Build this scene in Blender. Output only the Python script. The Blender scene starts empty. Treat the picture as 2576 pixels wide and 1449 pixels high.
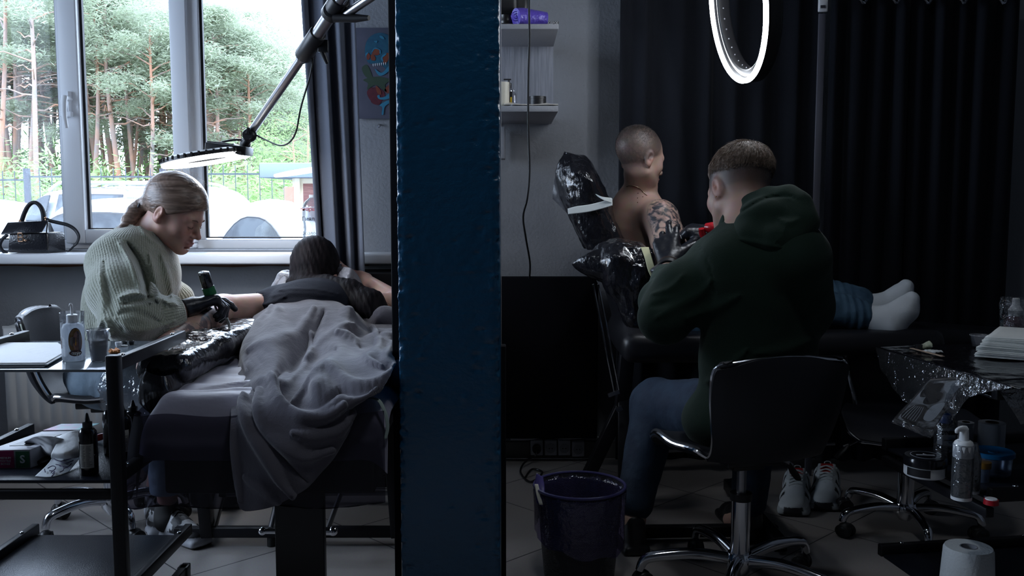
import bpy, math, random
import numpy as np
from mathutils import Vector, Matrix, Euler, Quaternion
PI = math.pi
R = math.radians
sc = bpy.context.scene
COL = sc.collection
F = 2400.0; CX, CY = 1288.0, 724.5; H = 1.08; PITCH = R(5.57)
_cp, _sp = math.cos(PITCH), math.sin(PITCH)
def _ray(px, py):
    a = (px - CX) / F; b = (CY - py) / F
    return Vector((a, _cp + b * _sp, -_sp + b * _cp))
def P(px, py, Y):
    d = _ray(px, py); return Vector((0, 0, H)) + d * (Y / d.y)
def G(px, py, z=0.0):
    d = _ray(px, py); return Vector((0, 0, H)) + d * ((z - H) / d.z)
def V(*a): return Vector(a)

# ---------------------------------------------------------------- materials
_M = {}
def mat(name, color=(.5,.5,.5), rough=.5, metal=0.0, bump=None, spec=None, trans=0.0, emit=None, es=1.0,
        alpha=1.0, coat=0.0, sheen=0.0, vary=None, sss=0.0, ior=None, wave=None, attr=False):
    """bump=(scale,strength[,detail[,stretch xyz]]) noise bump; vary=(scale,color2,lo,hi) noise colour mix; wave=(scale,strength,axis)"""
    if name in _M: return _M[name]
    m = bpy.data.materials.new(name); m.use_nodes = True; _M[name] = m
    nt = m.node_tree; N = nt.nodes; L = nt.links
    b = N['Principled BSDF']
    b.inputs['Base Color'].default_value = (*color, 1)
    b.inputs['Roughness'].default_value = rough
    b.inputs['Metallic'].default_value = metal
    if spec is not None: b.inputs['Specular IOR Level'].default_value = spec
    if trans: b.inputs['Transmission Weight'].default_value = trans
    if ior: b.inputs['IOR'].default_value = ior
    if coat: b.inputs['Coat Weight'].default_value = coat; b.inputs['Coat Roughness'].default_value = .08
    if sheen: b.inputs['Sheen Weight'].default_value = sheen; b.inputs['Sheen Roughness'].default_value = .4
    if sss: b.inputs['Subsurface Weight'].default_value = sss; b.inputs['Subsurface Scale'].default_value = .01
    if emit: b.inputs['Emission Color'].default_value = (*emit, 1); b.inputs['Emission Strength'].default_value = es
    if alpha < 1: b.inputs['Alpha'].default_value = alpha
    tc = N.new('ShaderNodeTexCoord')
    if attr:
        at = N.new('ShaderNodeAttribute'); at.attribute_name = 'Col'
        L.new(at.outputs['Color'], b.inputs['Base Color'])
    if vary:
        s, c2, lo, hi = vary[:4]
        n = N.new('ShaderNodeTexNoise'); n.inputs['Scale'].default_value = s; n.inputs['Detail'].default_value = 5
        if len(vary) > 4:
            mp = N.new('ShaderNodeMapping'); mp.inputs['Scale'].default_value = vary[4]
            L.new(tc.outputs['Object'], mp.inputs['Vector']); L.new(mp.outputs[0], n.inputs['Vector'])
        else: L.new(tc.outputs['Object'], n.inputs['Vector'])
        r = N.new('ShaderNodeMapRange'); r.inputs[1].default_value = lo; r.inputs[2].default_value = hi
        L.new(n.outputs['Fac'], r.inputs[0])
        mx = N.new('ShaderNodeMix'); mx.data_type = 'RGBA'
        L.new(r.outputs[0], mx.inputs[0]); mx.inputs[6].default_value = (*color, 1); mx.inputs[7].default_value = (*c2, 1)
        if attr: L.new(at.outputs['Color'], mx.inputs[6])
        L.new(mx.outputs[2], b.inputs['Base Color'])
    last = None
    if bump:
        bl = bump if isinstance(bump, list) else [bump]
        for bb in bl:
            n = N.new('ShaderNodeTexNoise'); n.inputs['Scale'].default_value = bb[0]
            n.inputs['Detail'].default_value = bb[2] if len(bb) > 2 else 3
            if len(bb) > 3:
                mp = N.new('ShaderNodeMapping'); mp.inputs['Scale'].default_value = bb[3]
                L.new(tc.outputs['Object'], mp.inputs['Vector']); L.new(mp.outputs[0], n.inputs['Vector'])
            else: L.new(tc.outputs['Object'], n.inputs['Vector'])
            bp = N.new('ShaderNodeBump'); bp.inputs['Strength'].default_value = bb[1]; bp.inputs['Distance'].default_value = bb[4] if len(bb) > 4 else .01
            L.new(n.outputs['Fac'], bp.inputs['Height'])
            if last: L.new(last.outputs[0], bp.inputs['Normal'])
            last = bp
    if wave:
        n = N.new('ShaderNodeTexWave'); n.inputs['Scale'].default_value = wave[0]; n.bands_direction = wave[2]
        n.inputs['Distortion'].default_value = wave[3] if len(wave) > 3 else .6
        n.inputs['Detail Scale'].default_value = 2
        L.new(tc.outputs['Object'], n.inputs['Vector'])
        bp = N.new('ShaderNodeBump'); bp.inputs['Strength'].default_value = wave[1]; bp.inputs['Distance'].default_value = .004
        L.new(n.outputs['Fac'], bp.inputs['Height'])
        if last: L.new(last.outputs[0], bp.inputs['Normal'])
        last = bp
    if last: L.new(last.outputs[0], b.inputs['Normal'])
    return m
def thin(name, tint=(1,1,1), refl=.08, rough=.02, opac=0.0, body=(.8,.8,.85), bump=None, fres=True):
    """thin clear film / pane: transparent + mirror reflection (+ some diffuse body)"""
    if name in _M: return _M[name]
    m = bpy.data.materials.new(name); m.use_nodes = True; _M[name] = m
    N = m.node_tree.nodes; L = m.node_tree.links; N.clear()
    o = N.new('ShaderNodeOutputMaterial'); t = N.new('ShaderNodeBsdfTransparent'); t.inputs[0].default_value = (*tint, 1)
    g = N.new('ShaderNodeBsdfGlossy'); g.inputs['Roughness'].default_value = rough
    x = N.new('ShaderNodeMixShader')
    if fres:
        lw = N.new('ShaderNodeLayerWeight'); lw.inputs[0].default_value = .25
        mr = N.new('ShaderNodeMapRange'); mr.inputs[3].default_value = refl; mr.inputs[4].default_value = .9
        L.new(lw.outputs['Fresnel'], mr.inputs[0]); L.new(mr.outputs[0], x.inputs[0])
    else: x.inputs[0].default_value = refl
    src = t
    if opac:
        d = N.new('ShaderNodeBsdfDiffuse'); d.inputs[0].default_value = (*body, 1)
        y = N.new('ShaderNodeMixShader'); y.inputs[0].default_value = opac
        L.new(t.outputs[0], y.inputs[1]); L.new(d.outputs[0], y.inputs[2]); src = y
    if bump:
        tc = N.new('ShaderNodeTexCoord'); n = N.new('ShaderNodeTexNoise'); n.inputs['Scale'].default_value = bump[0]; n.inputs['Detail'].default_value = 3
        L.new(tc.outputs['Object'], n.inputs['Vector'])
        bp = N.new('ShaderNodeBump'); bp.inputs['Strength'].default_value = bump[1]; bp.inputs['Distance'].default_value = .01
        L.new(n.outputs['Fac'], bp.inputs['Height']); L.new(bp.outputs[0], g.inputs['Normal'])
    L.new(src.outputs[0], x.inputs[1]); L.new(g.outputs[0], x.inputs[2]); L.new(x.outputs[0], o.inputs['Surface'])
    return m

def translucent(m, c, f):
    N = m.node_tree.nodes; L = m.node_tree.links
    t = N.new('ShaderNodeBsdfTranslucent'); t.inputs[0].default_value = (*c, 1); x = N.new('ShaderNodeMixShader'); x.inputs[0].default_value = f
    L.new(N['Principled BSDF'].outputs[0], x.inputs[1]); L.new(t.outputs[0], x.inputs[2]); L.new(x.outputs[0], N['Material Output'].inputs['Surface']); return m
# ---------------------------------------------------------------- object helpers
ORG = {}
def tag(o, label=None, cat=None, group=None, kind=None):
    if label: o['label'] = label
    if cat: o['category'] = cat
    if group: o['group'] = group
    if kind: o['kind'] = kind
    return o
def thing(name, label, cat, loc=(0,0,0), group=None):
    o = bpy.data.objects.new(name, None); COL.objects.link(o); o.empty_display_size = .05
    o.location = loc; ORG[o.name] = Vector(loc)
    return tag(o, label, cat, group)
def link(name, me, m, parent, verts_np, label=None, mods=None):
    o = bpy.data.objects.new(name, me)
    COL.objects.link(o)
    if parent is None:
        org = Vector(((verts_np[:,0].min()+verts_np[:,0].max())/2, (verts_np[:,1].min()+verts_np[:,1].max())/2, verts_np[:,2].min()))
        o.location = org
    else:
        org = ORG[parent.name]; o.parent = parent
    ORG[o.name] = org
    v = verts_np - np.array(org)
    me.vertices.foreach_set('co', v.astype(np.float32).ravel())
    for x in (m if isinstance(m, (list, tuple)) else [m]):
        if x: me.materials.append(x)
    if label: o['label'] = label
    me.update()
    return o
def npmesh(name, v, f, m, parent=None, smooth=True, col=None, label=None):
    """v Nx3, f Mx4 or Mx3 numpy or list"""
    v = np.asarray(v, dtype=np.float64)
    me = bpy.data.meshes.new(name)
    if isinstance(f, np.ndarray):
        k = f.shape[1]; n = len(f)
        me.vertices.add(len(v)); me.loops.add(n*k); me.polygons.add(n)
        me.loops.foreach_set('vertex_index', f.astype(np.int32).ravel())
        me.polygons.foreach_set('loop_start', np.arange(0, n*k, k, dtype=np.int32))
        me.update(calc_edges=True)
    else:
        me.from_pydata([tuple(x) for x in v], [], f)
    me.polygons.foreach_set('use_smooth', [bool(smooth)]*len(me.polygons))
    if col is not None:
        a = me.color_attributes.new('Col', 'FLOAT_COLOR', 'POINT')
        c = np.ones((len(v), 4), np.float32); c[:, :col.shape[1]] = col
        if col.shape[1] == 3: c[:, 3] = 0
        a.data.foreach_set('color', c.ravel())
    return link(name, me, m, parent, v, label)

class MB:
    """collects primitives as one mesh"""
    def __init__(s): s.v = []; s.f = []; s.mi = []; s.cur = 0
    def add(s, vs, fs):
        o = len(s.v); s.v += [tuple(x) for x in vs]; s.f += [tuple(i+o for i in f) for f in fs]; s.mi += [s.cur]*len(fs); return s
    def box(s, c, d, rot=None, taper=1.0):
        c = Vector(c); hx, hy, hz = d[0]/2, d[1]/2, d[2]/2
        q = []
        for z in (-1, 1):
            t = taper if z > 0 else 1
            for x, y in ((-1,-1),(1,-1),(1,1),(-1,1)):
                p = Vector((x*hx*t, y*hy*t, z*hz))
                if rot is not None: p = rot @ p
                q.append(c+p)
        return s.add(q, [(3,2,1,0),(4,5,6,7),(0,1,5,4),(1,2,6,5),(2,3,7,6),(3,0,4,7)])
    def bar(s, a, b, w, h=None, up=(0,0,1)):
        a, b = Vector(a), Vector(b); h = h or w
        d = (b-a); L = d.length; d.normalize(); u = Vector(up)
        if abs(d.dot(u)) > .97: u = Vector((0,1,0))
        x = d.cross(u).normalized(); z = x.cross(d)
        rot = Matrix((x, d, z)).transposed()
        return s.box((a+b)/2, (w, L, h), rot)
    def rings(s, rings, cap=True, close=False):
        n = len(rings[0]); vs = [p for r in rings for p in r]; fs = []
        m = len(rings)
        for i in range(m if close else m-1):
            a = i*n; b = ((i+1) % m)*n
            for j in range(n):
                k = (j+1) % n; fs.append((a+j, a+k, b+k, b+j))
        if cap and not close:
            fs.append(tuple(reversed(range(n)))); fs.append(tuple(range((m-1)*n, m*n)))
        return s.add(vs, fs)
    def tube(s, pts, r, n=12, closed=False, smooth=0, flat=None):
        pts = [Vector(p) for p in pts]
        rr = list(r) if isinstance(r, (list, tuple)) else [r]*len(pts)
        if smooth:
            pts, rr = crspline(pts, rr, smooth, closed)
        m = len(pts); rings = []; prev = None
        for i in range(m):
            if closed: t = pts[(i+1) % m]-pts[i-1]
            else: t = pts[min(i+1, m-1)]-pts[max(i-1, 0)]
            if t.length < 1e-9: t = Vector((0,0,1))
            t.normalize()
            if prev is None:
                u = Vector((0,0,1)) if abs(t.z) < .9 else Vector((1,0,0))
                x = t.cross(u).normalized()
            else:
                x = (prev - t*prev.dot(t)).normalized()
            prev = x; y = t.cross(x)
            fy = flat or 1.0
            rings.append([pts[i]+x*math.cos(2*PI*j/n)*rr[i]+y*math.sin(2*PI*j/n)*rr[i]*fy for j in range(n)])
        return s.rings(rings, close=closed)
    def lathe(s, prof, c=(0,0,0), axis=None, n=32, cap=True):
        """prof list of (r,z)"""
        c = Vector(c); q = Vector((0,0,1)).rotation_difference(Vector(axis).normalized()) if axis is not None else Quaternion()
        rings = [[c+q @ Vector((r*math.cos(2*PI*j/n), r*math.sin(2*PI*j/n), z)) for j in range(n)] for r, z in prof]
        return s.rings(rings, cap=cap)
    def cyl(s, a, b, r, n=20, r2=None): return s.tube([a, b], [r, r if r2 is None else r2], n)
    def sph(s, c, r, n=16, m=10, rot=None):
        r = (r, r, r) if not isinstance(r, (tuple, list)) else r
        rings = []
        for i in range(m+1):
            th = PI*i/m; th = min(max(th, .02), PI-.02)
            ring = []
            for j in range(n):
                p = Vector((r[0]*math.sin(th)*math.cos(2*PI*j/n), r[1]*math.sin(th)*math.sin(2*PI*j/n), -r[2]*math.cos(th)))
                ring.append(Vector(c)+(rot @ p if rot is not None else p))
            rings.append(ring)
        return s.rings(rings)
    def prism(s, poly, vec):
        """extrude polygon (list of 3D pts) along vec"""
        vec = Vector(vec); n = len(poly); a = [Vector(p) for p in poly]
        vs = a+[p+vec for p in a]
        fs = [tuple(reversed(range(n))), tuple(range(n, 2*n))]+[(i, (i+1) % n, (i+1) % n+n, i+n) for i in range(n)]
        return s.add(vs, fs)
    def build(s, name, m, parent=None, smooth=True, bevel=0, seg=2, label=None, sub=0, ang=40):
        me = bpy.data.meshes.new(name); me.from_pydata(s.v, [], s.f)
        v = np.array(s.v, dtype=np.float64)
        if any(s.mi): me.polygons.foreach_set('material_index', s.mi)
        import bmesh as bm_
        bm = bm_.new(); bm.from_mesh(me); bm_.ops.recalc_face_normals(bm, faces=bm.faces); bm.to_mesh(me); bm.free()
        o = link(name, me, m, parent, v, label)
        if bevel:
            b = o.modifiers.new('b', 'BEVEL'); b.width = bevel; b.segments = seg; b.limit_method = 'ANGLE'; b.angle_limit = R(35); b.harden_normals = False
        if sub:
            b = o.modifiers.new('s', 'SUBSURF'); b.levels = sub; b.render_levels = sub
        if smooth:
            if bevel or sub or ang >= 180: me.polygons.foreach_set('use_smooth', [True]*len(me.polygons))
            else: me.shade_smooth() if hasattr(me, 'shade_smooth') else None; me.set_sharp_from_angle(angle=R(ang))
        return o
def crspline(pts, rr, k, closed=False):
    out = []; ro = []; m = len(pts)
    seg = m if closed else m-1
    for i in range(seg):
        g = (lambda j: pts[j % m]) if closed else (lambda j: pts[min(max(j, 0), m-1)])
        gr = (lambda j: rr[j % m]) if closed else (lambda j: rr[min(max(j, 0), m-1)])
        p0, p1, p2, p3 = g(i-1), g(i), g(i+1), g(i+2)
        for a in range(k):
            t = a/k
            out.append(.5*((2*p1)+(p2-p0)*t+(2*p0-5*p1+4*p2-p3)*t*t+(3*p1-p0-3*p2+p3)*t**3))
            ro.append(gr(i)+(gr(i+1)-gr(i))*t)
    if not closed: out.append(pts[-1]); ro.append(rr[-1])
    return out, ro
def _crm(n, k):
    """catmull-rom matrix from n controls to (n-1)*k+1 samples"""
    M = np.zeros(((n-1)*k+1, n))
    for s_ in range(M.shape[0]):
        i = min(s_//k, n-2); t = s_/k-i
        w = [.5*(-t+2*t*t-t**3), .5*(2-5*t*t+3*t**3), .5*(t+4*t*t-3*t**3), .5*(-t*t+t**3)]
        for j, ww in zip((i-1, i, i+1, i+2), w): M[s_, min(max(j, 0), n-1)] += ww
    return M
def patch(name, rows, m, parent=None, k=8, thick=0.0, disp=None, label=None, smooth=True, wrap=False):
    """surface through a net of 3D control points; optional normal displacement disp(p,u,v)->metres"""
    A = np.array([[tuple(p) for p in r] for r in rows], dtype=float)
    if wrap: A = np.concatenate([A, A[:, :1]], 1)
    Mu, Mv = _crm(A.shape[0], k), _crm(A.shape[1], k)
    S = np.einsum('ai,bj,ijc->abc', Mu, Mv, A)
    nu, nv = S.shape[:2]
    if disp is not None:
        du = np.gradient(S, axis=0); dv = np.gradient(S, axis=1); nn = np.cross(du, dv); nn /= (np.linalg.norm(nn, axis=2, keepdims=True)+1e-9)
        U, W = np.meshgrid(np.linspace(0, 1, nu), np.linspace(0, 1, nv), indexing='ij')
        S = S+nn*disp(S, U, W)[..., None]
    idx = np.arange(nu*nv).reshape(nu, nv)
    f = np.stack([idx[:-1, :-1], idx[1:, :-1], idx[1:, 1:], idx[:-1, 1:]], -1).reshape(-1, 4)
    o = npmesh(name, S.reshape(-1, 3), f, m, parent, smooth, label=label)
    if thick:
        b = o.modifiers.new('t', 'SOLIDIFY'); b.thickness = thick; b.offset = 0
    return o
def copytree(o, parent=None, loc=None, rotz=None, label=None, group=None):
    c = o.copy(); COL.objects.link(c); c.parent = parent
    ORG[c.name] = ORG.get(o.name, Vector())
    for ch in list(o.children): copytree(ch, c)
    if loc is not None: c.location = loc
    if rotz is not None: c.rotation_euler = (0, 0, rotz)
    if label: c['label'] = label
    if group: c['group'] = group
    return c
_FC = {}
def text_mesh(name, s, size, m, parent, org, xd, up, depth=.0006, bold=False, align='CENTER', label=None, sx=1.0):
    """real raised lettering: org = anchor point, xd = reading direction, up = letter up"""
    cu = bpy.data.curves.new('t', 'FONT'); cu.body = s; cu.size = size; cu.align_x = align; cu.align_y = 'CENTER'; cu.extrude = depth; cu.resolution_u = 2
    if bold: cu.offset = size*.02
    to = bpy.data.objects.new('t', cu); COL.objects.link(to)
    bpy.context.view_layer.update()
    me = bpy.data.meshes.new_from_object(to.evaluated_get(bpy.context.evaluated_depsgraph_get()))
    bpy.data.objects.remove(to); bpy.data.curves.remove(cu)
    x = Vector(xd).normalized(); z = x.cross(Vector(up)).normalized(); y = z.cross(x)
    v = np.empty(len(me.vertices)*3); me.vertices.foreach_get('co', v); v = v.reshape(-1, 3)
    w = np.array(org)+v[:, :1]*np.array(x)*sx+v[:, 1:2]*np.array(y)+v[:, 2:]*np.array(z)
    return link(name, me, m, parent, w, label)

# ---------------------------------------------------------------- implicit modelling
def fbm(p, s, seed=0, oct=3):
    """cheap smooth pseudo noise from summed sines, -1..1"""
    rs = np.random.RandomState(seed); out = 0; amp = 1; tot = 0
    for o in range(oct):
        for _ in range(3):
            k = rs.normal(size=3); k /= np.linalg.norm(k); ph = rs.rand()*6.28
            k2 = rs.normal(size=3); k2 /= np.linalg.norm(k2)
            out = out+amp*np.sin(p @ (k*s)+ph+1.3*np.sin(p @ (k2*s*.7)+ph*2))
        tot += 3*amp; amp *= .5; s *= 2.1
    return out/tot*1.6
class SDF:
    def __init__(s): s.pr = []
    def cap(s, a, b, ra, rb=None, k=.02, sub=False, flat=None):
        """round cone a->b; flat=(axis vec, factor) widens the section along axis"""
        a = np.array(a, float); b = np.array(b, float); rb = ra if rb is None else rb
        fx = 1 if flat is None else max(1, flat[1])
        lo = np.minimum(a-ra*fx, b-rb*fx); hi = np.maximum(a+ra*fx, b+rb*fx)
        def f(p):
            q = p-a; ba = b-a
            if flat is not None:
                ax = np.array(flat[0], float); ax = ax/np.linalg.norm(ax)
                c = (1/flat[1]-1); q = q+(q @ ax)[..., None]*c*ax; ba = ba+(ba @ ax)*c*ax
            L = max((ba*ba).sum(), 1e-12)
            h = np.clip((q @ ba)/L, 0, 1)
            return np.linalg.norm(q-h[..., None]*ba, axis=-1)-(ra+(rb-ra)*h)
        s.pr.append((f, lo, hi, k, sub)); return s
    def chain(s, pts, rs, k=.02, flat=None):
        for i in range(len(pts)-1): s.cap(pts[i], pts[i+1], rs[i], rs[i+1], k, flat=flat)
        return s
    def ell(s, c, r, rot=None, k=.02, sub=False):
        c = np.array(c, float); r = np.array(r, float)
        M = np.eye(3) if rot is None else np.array(rot)
        rm = np.abs(M) @ r
        def f(p):
            q = (p-c) @ M
            k0 = np.linalg.norm(q/r, axis=-1); k1 = np.linalg.norm(q/(r*r), axis=-1)
            return k0*(k0-1)/(k1+1e-9)
        s.pr.append((f, c-rm, c+rm, k, sub)); return s
    def box(s, c, h, rot=None, rd=.01, k=.01, sub=False):
        c = np.array(c, float); h = np.array(h, float)-rd
        M = np.eye(3) if rot is None else np.array(rot)
        rm = np.abs(M) @ (h+rd)
        def f(p):
            q = np.abs((p-c) @ M)-h
            return np.linalg.norm(np.maximum(q, 0), axis=-1)+np.minimum(q.max(-1), 0)-rd
        s.pr.append((f, c-rm, c+rm, k, sub)); return s
    def func(s, f, lo, hi, k=.01, sub=False):
        s.pr.append((f, np.array(lo, float), np.array(hi, float), k, sub)); return s
    def cut(s, point, normal, k=.004):
        """remove everything on the +normal side"""
        pt = np.array(point, float); n = np.array(normal, float); n /= np.linalg.norm(n)
        s.pr.append((lambda p: -((p-pt) @ n), None, None, k, True)); return s
    def ev(s, p):
        d = np.full(p.shape[:-1], .2)
        for f, l_, h_, k, sub in s.pr:
            v = f(p)
            if sub: v = -v; hh = np.maximum(k-np.abs(d-v), 0)/max(k, 1e-6); d = np.maximum(d, v)+hh*hh*k*.25
            else: hh = np.maximum(k-np.abs(d-v), 0)/max(k, 1e-6); d = np.minimum(d, v)-hh*hh*k*.25
        return d
    def hit(s, px, py, y0=2.0, y1=4.0, lift=.001):
        ts = np.linspace(y0, y1, 1200); r = _ray(px, py); p = np.array([0, 0, H])+np.outer(ts/r.y, np.array(r)); i = int(np.argmax(s.ev(p) < lift))
        return Vector(p[i])
    def mesh(s, h=.006, disp=None, B=36):
        add = [p for p in s.pr if p[1] is not None and not p[4]]
        lo = np.min([p[1] for p in add], 0)-4*h; hi = np.max([p[2] for p in add], 0)+4*h
        n = np.ceil((hi-lo)/h).astype(int)+1
        far = max(.05, 5*h)
        D = np.full(tuple(n), far, dtype=np.float32)
        for bx in range(0, n[0], B):
            for by in range(0, n[1], B):
                for bz in range(0, n[2], B):
                    e = np.minimum([bx+B, by+B, bz+B], n)
                    c0 = lo+np.array([bx, by, bz])*h; c1 = lo+e*h
                    use = []
                    for p in s.pr:
                        if p[1] is None: use.append(p); continue
                        m = p[3]+(.02 if not p[4] else 0)+2*h
                        if (p[1]-m < c1).all() and (p[2]+m > c0).all(): use.append(p)
                    if not any(p[1] is not None and not p[4] for p in use): continue
                    g = np.stack(np.meshgrid(*[lo[i]+np.arange((bx, by, bz)[i], e[i])*h for i in range(3)], indexing='ij'), -1)
                    d = np.full(g.shape[:3], far)
                    for f, l_, h_, k, sub in use:
                        v = f(g)
                        if sub:
                            v = -v; hh = np.maximum(k-np.abs(d-v), 0)/max(k, 1e-6); d = np.maximum(d, v)+hh*hh*k*.25
                        else:
                            hh = np.maximum(k-np.abs(d-v), 0)/max(k, 1e-6); d = np.minimum(d, v)-hh*hh*k*.25
                    if disp is not None:
                        mk = np.abs(d) < .04
                        if mk.any(): d[mk] = d[mk]-disp(g[mk])
                    D[bx:e[0], by:e[1], bz:e[2]] = d
        D[0] = D[-1] = far; D[:, 0] = D[:, -1] = far; D[:, :, 0] = D[:, :, -1] = far
        return nets(D, lo, h)
def nets(D, lo, h):
    ins = D < 0; nx, ny, nz = D.shape
    cnt = np.zeros((nx-1, ny-1, nz-1), np.int8)
    for dx in (0, 1):
        for dy in (0, 1):
            for dz in (0, 1): cnt += ins[dx:nx-1+dx, dy:ny-1+dy, dz:nz-1+dz]
    act = (cnt > 0) & (cnt < 8)
    ci = np.argwhere(act); idx = -np.ones(act.shape, np.int64); idx[act] = np.arange(len(ci))
    acc = np.zeros((len(ci), 3)); num = np.zeros(len(ci))
    for ax in range(3):
        o = [a for a in range(3) if a != ax]
        for a in (0, 1):
            for b in (0, 1):
                p = ci.copy(); p[:, o[0]] += a; p[:, o[1]] += b
                q = p.copy(); q[:, ax] += 1
                d0 = D[tuple(p.T)]; d1 = D[tuple(q.T)]
                m = (d0 < 0) != (d1 < 0)
                t = np.where(m, d0/(d0-d1+1e-12), 0)
                pt = p.astype(float); pt[:, ax] += t
                acc[m] += pt[m]; num[m] += 1
    v = acc/num[:, None]*h+lo
    fs = []
    for ax in range(3):
        o = [(ax+1) % 3, (ax+2) % 3]
        s0 = [slice(None)]*3; s1 = [slice(None)]*3; s0[ax] = slice(0, -1); s1[ax] = slice(1, None)
        e = ins[tuple(s0)] != ins[tuple(s1)]
        p = np.argwhere(e)
        p = p[(p[:, o[0]] > 0) & (p[:, o[1]] > 0) & (p[:, o[0]] < D.shape[o[0]]-1) & (p[:, o[1]] < D.shape[o[1]]-1)]
        fl = ins[tuple(p.T)]
        c = []
        for a, b in ((1, 1), (0, 1), (0, 0), (1, 0)):
            q = p.copy(); q[:, o[0]] -= a; q[:, o[1]] -= b; c.append(idx[tuple(q.T)])
        c = np.stack(c, -1)
        c[~fl] = c[~fl][:, ::-1]
        fs.append(c)
    return v, np.concatenate(fs)
def smesh(name, sdf, m, parent=None, h=.006, disp=None, col=None, label=None):
    v, f = sdf.mesh(h, disp)
    c = col(v) if col is not None else None
    return npmesh(name, v, f, m, parent, True, col=c, label=label)
def frame(fwd, up):
    """columns: right, forward, up"""
    f = Vector(fwd).normalized(); u = Vector(up); r = f.cross(u).normalized(); u = r.cross(f).normalized()
    return np.array([list(r), list(f), list(u)]).T

def pxof(p):
    dz = p[..., 2]-H; dep = p[..., 1]*_cp-dz*_sp; up = p[..., 1]*_sp+dz*_cp
    return CX+F*p[..., 0]/dep, CY-F*up/dep
def creases(RIDS):
    """relief folds along polylines given in the photograph's frame, applied to a surface already standing in the room"""
    pre = []
    for pl_, am, w in RIDS:
        q, _ = crspline([V(x, y, 0) for x, y in pl_], [0]*len(pl_), 4); pre.append(([(a.x, a.y) for a in q], am, w))
    def f(p):
        px, py = pxof(p); d = np.zeros_like(px)
        for q, am, w in pre:
            xs_ = [a[0] for a in q]; ys_ = [a[1] for a in q]
            m = (px > min(xs_)-3*w) & (px < max(xs_)+3*w) & (py > min(ys_)-3*w) & (py < max(ys_)+3*w)
            if not m.any(): continue
            X, Y_ = px[m], py[m]; best = np.full(X.shape, 1e9); n = len(q)
            for i in range(n-1):
                ax, ay = q[i]; bx, by = q[i+1]; L2 = (bx-ax)**2+(by-ay)**2+1e-9
                t = np.clip(((X-ax)*(bx-ax)+(Y_-ay)*(by-ay))/L2, 0, 1); fade = math.sin(PI*min(1, (i+.5)/(n-1))*.92+.12)
                best = np.minimum(best, np.hypot(X-ax-t*(bx-ax), Y_-ay-t*(by-ay))/max(.35, fade))
            d[m] += am*np.exp(-(best/w)**2)
        return d
    return f
EXPO = 0.0; SKY = 14; LED = 30; LEDR = 60; FILL = 30; TILE_ROT = -44.3; TILE_OFF = (-.382, -1.715); TILE = .555
# ================================================================= camera, light, room
cam = bpy.data.cameras.new('camera'); co = bpy.data.objects.new('camera', cam); COL.objects.link(co)
cam.sensor_width = 36; cam.lens = 36*F/2576; cam.clip_start = .05; cam.clip_end = 200
co.location = (0, 0, H); co.rotation_euler = (PI/2-PITCH, 0, 0); sc.camera = co
sc.view_settings.view_transform = 'Standard'; sc.view_settings.look = 'None'; sc.view_settings.gamma = 1
sc.view_settings.exposure = EXPO; sc.view_settings.use_curve_mapping = False
sc.cycles.use_denoising = True; sc.cycles.adaptive_threshold = .02
sc.cycles.max_bounces = 7; sc.cycles.transparent_max_bounces = 16; sc.cycles.diffuse_bounces = 4
sc.cycles.sample_clamp_indirect = 6; sc.cycles.caustics_reflective = False; sc.cycles.caustics_refractive = False
w = bpy.data.worlds.new('sky'); sc.world = w; w.use_nodes = True
nt = w.node_tree; bg = nt.nodes['Background']
tc = nt.nodes.new('ShaderNodeTexCoord'); nz = nt.nodes.new('ShaderNodeTexNoise'); nz.inputs['Scale'].default_value = 2.2; nz.inputs['Detail'].default_value = 4
cr = nt.nodes.new('ShaderNodeMix'); cr.data_type = 'RGBA'
cr.inputs[6].default_value = (.52, .68, 1, 1); cr.inputs[7].default_value = (.78, .86, 1, 1)
nt.links.new(tc.outputs['Generated'], nz.inputs['Vector']); nt.links.new(nz.outputs['Fac'], cr.inputs[0]); nt.links.new(cr.outputs[2], bg.inputs['Color'])
bg.inputs['Strength'].default_value = SKY

YW = 3.85
m_wall = mat('grey_wall_paint', (.25, .26, .285), .75, bump=[(90, .25, 4), (9, .15, 3)], vary=(3, (.22, .23, .25), .35, .7))
m_dark = mat('room_dark_paint', (.10, .10, .11), .8)
m_ceil = mat('ceiling_paint', (.12, .12, .13), .8)
XL, XR, YR, ZC = -2.75, 2.75, -1.6, 2.75
def structure(name, mb, m, bevel=0, parent=None):
    o = mb.build(name, m, parent, smooth=bevel > 0, bevel=bevel)
    if parent is None: o['kind'] = 'structure'
    return o
# floor with diagonal tiles
mf = bpy.data.materials.new('floor_tiles'); mf.use_nodes = True; _M['floor_tiles'] = mf
N_, L_ = mf.node_tree.nodes, mf.node_tree.links; b = N_['Principled BSDF']
tcn = N_.new('ShaderNodeTexCoord'); mp = N_.new('ShaderNodeMapping'); mp.inputs['Rotation'].default_value = (0, 0, R(TILE_ROT)); mp.inputs['Location'].default_value = (*TILE_OFF, 0)
bt = N_.new('ShaderNodeTexBrick'); bt.offset = 0; bt.inputs['Scale'].default_value = 1; bt.inputs['Mortar Size'].default_value = .0022
bt.inputs['Brick Width'].default_value = TILE; bt.inputs['Row Height'].default_value = TILE; bt.inputs['Mortar Smooth'].default_value = 0
bt.inputs['Color1'].default_value = (.40, .37, .35, 1); bt.inputs['Color2'].default_value = (.38, .35, .335, 1); bt.inputs['Mortar'].default_value = (.05, .05, .055, 1)
L_.new(tcn.outputs['Object'], mp.inputs[0]); L_.new(mp.outputs[0], bt.inputs['Vector'])
nzf = N_.new('ShaderNodeTexNoise'); nzf.inputs['Scale'].default_value = 260; nzf.inputs['Detail'].default_value = 2
mxf = N_.new('ShaderNodeMix'); mxf.data_type = 'RGBA'; mxf.blend_type = 'MULTIPLY'; mxf.inputs[0].default_value = .35
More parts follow.
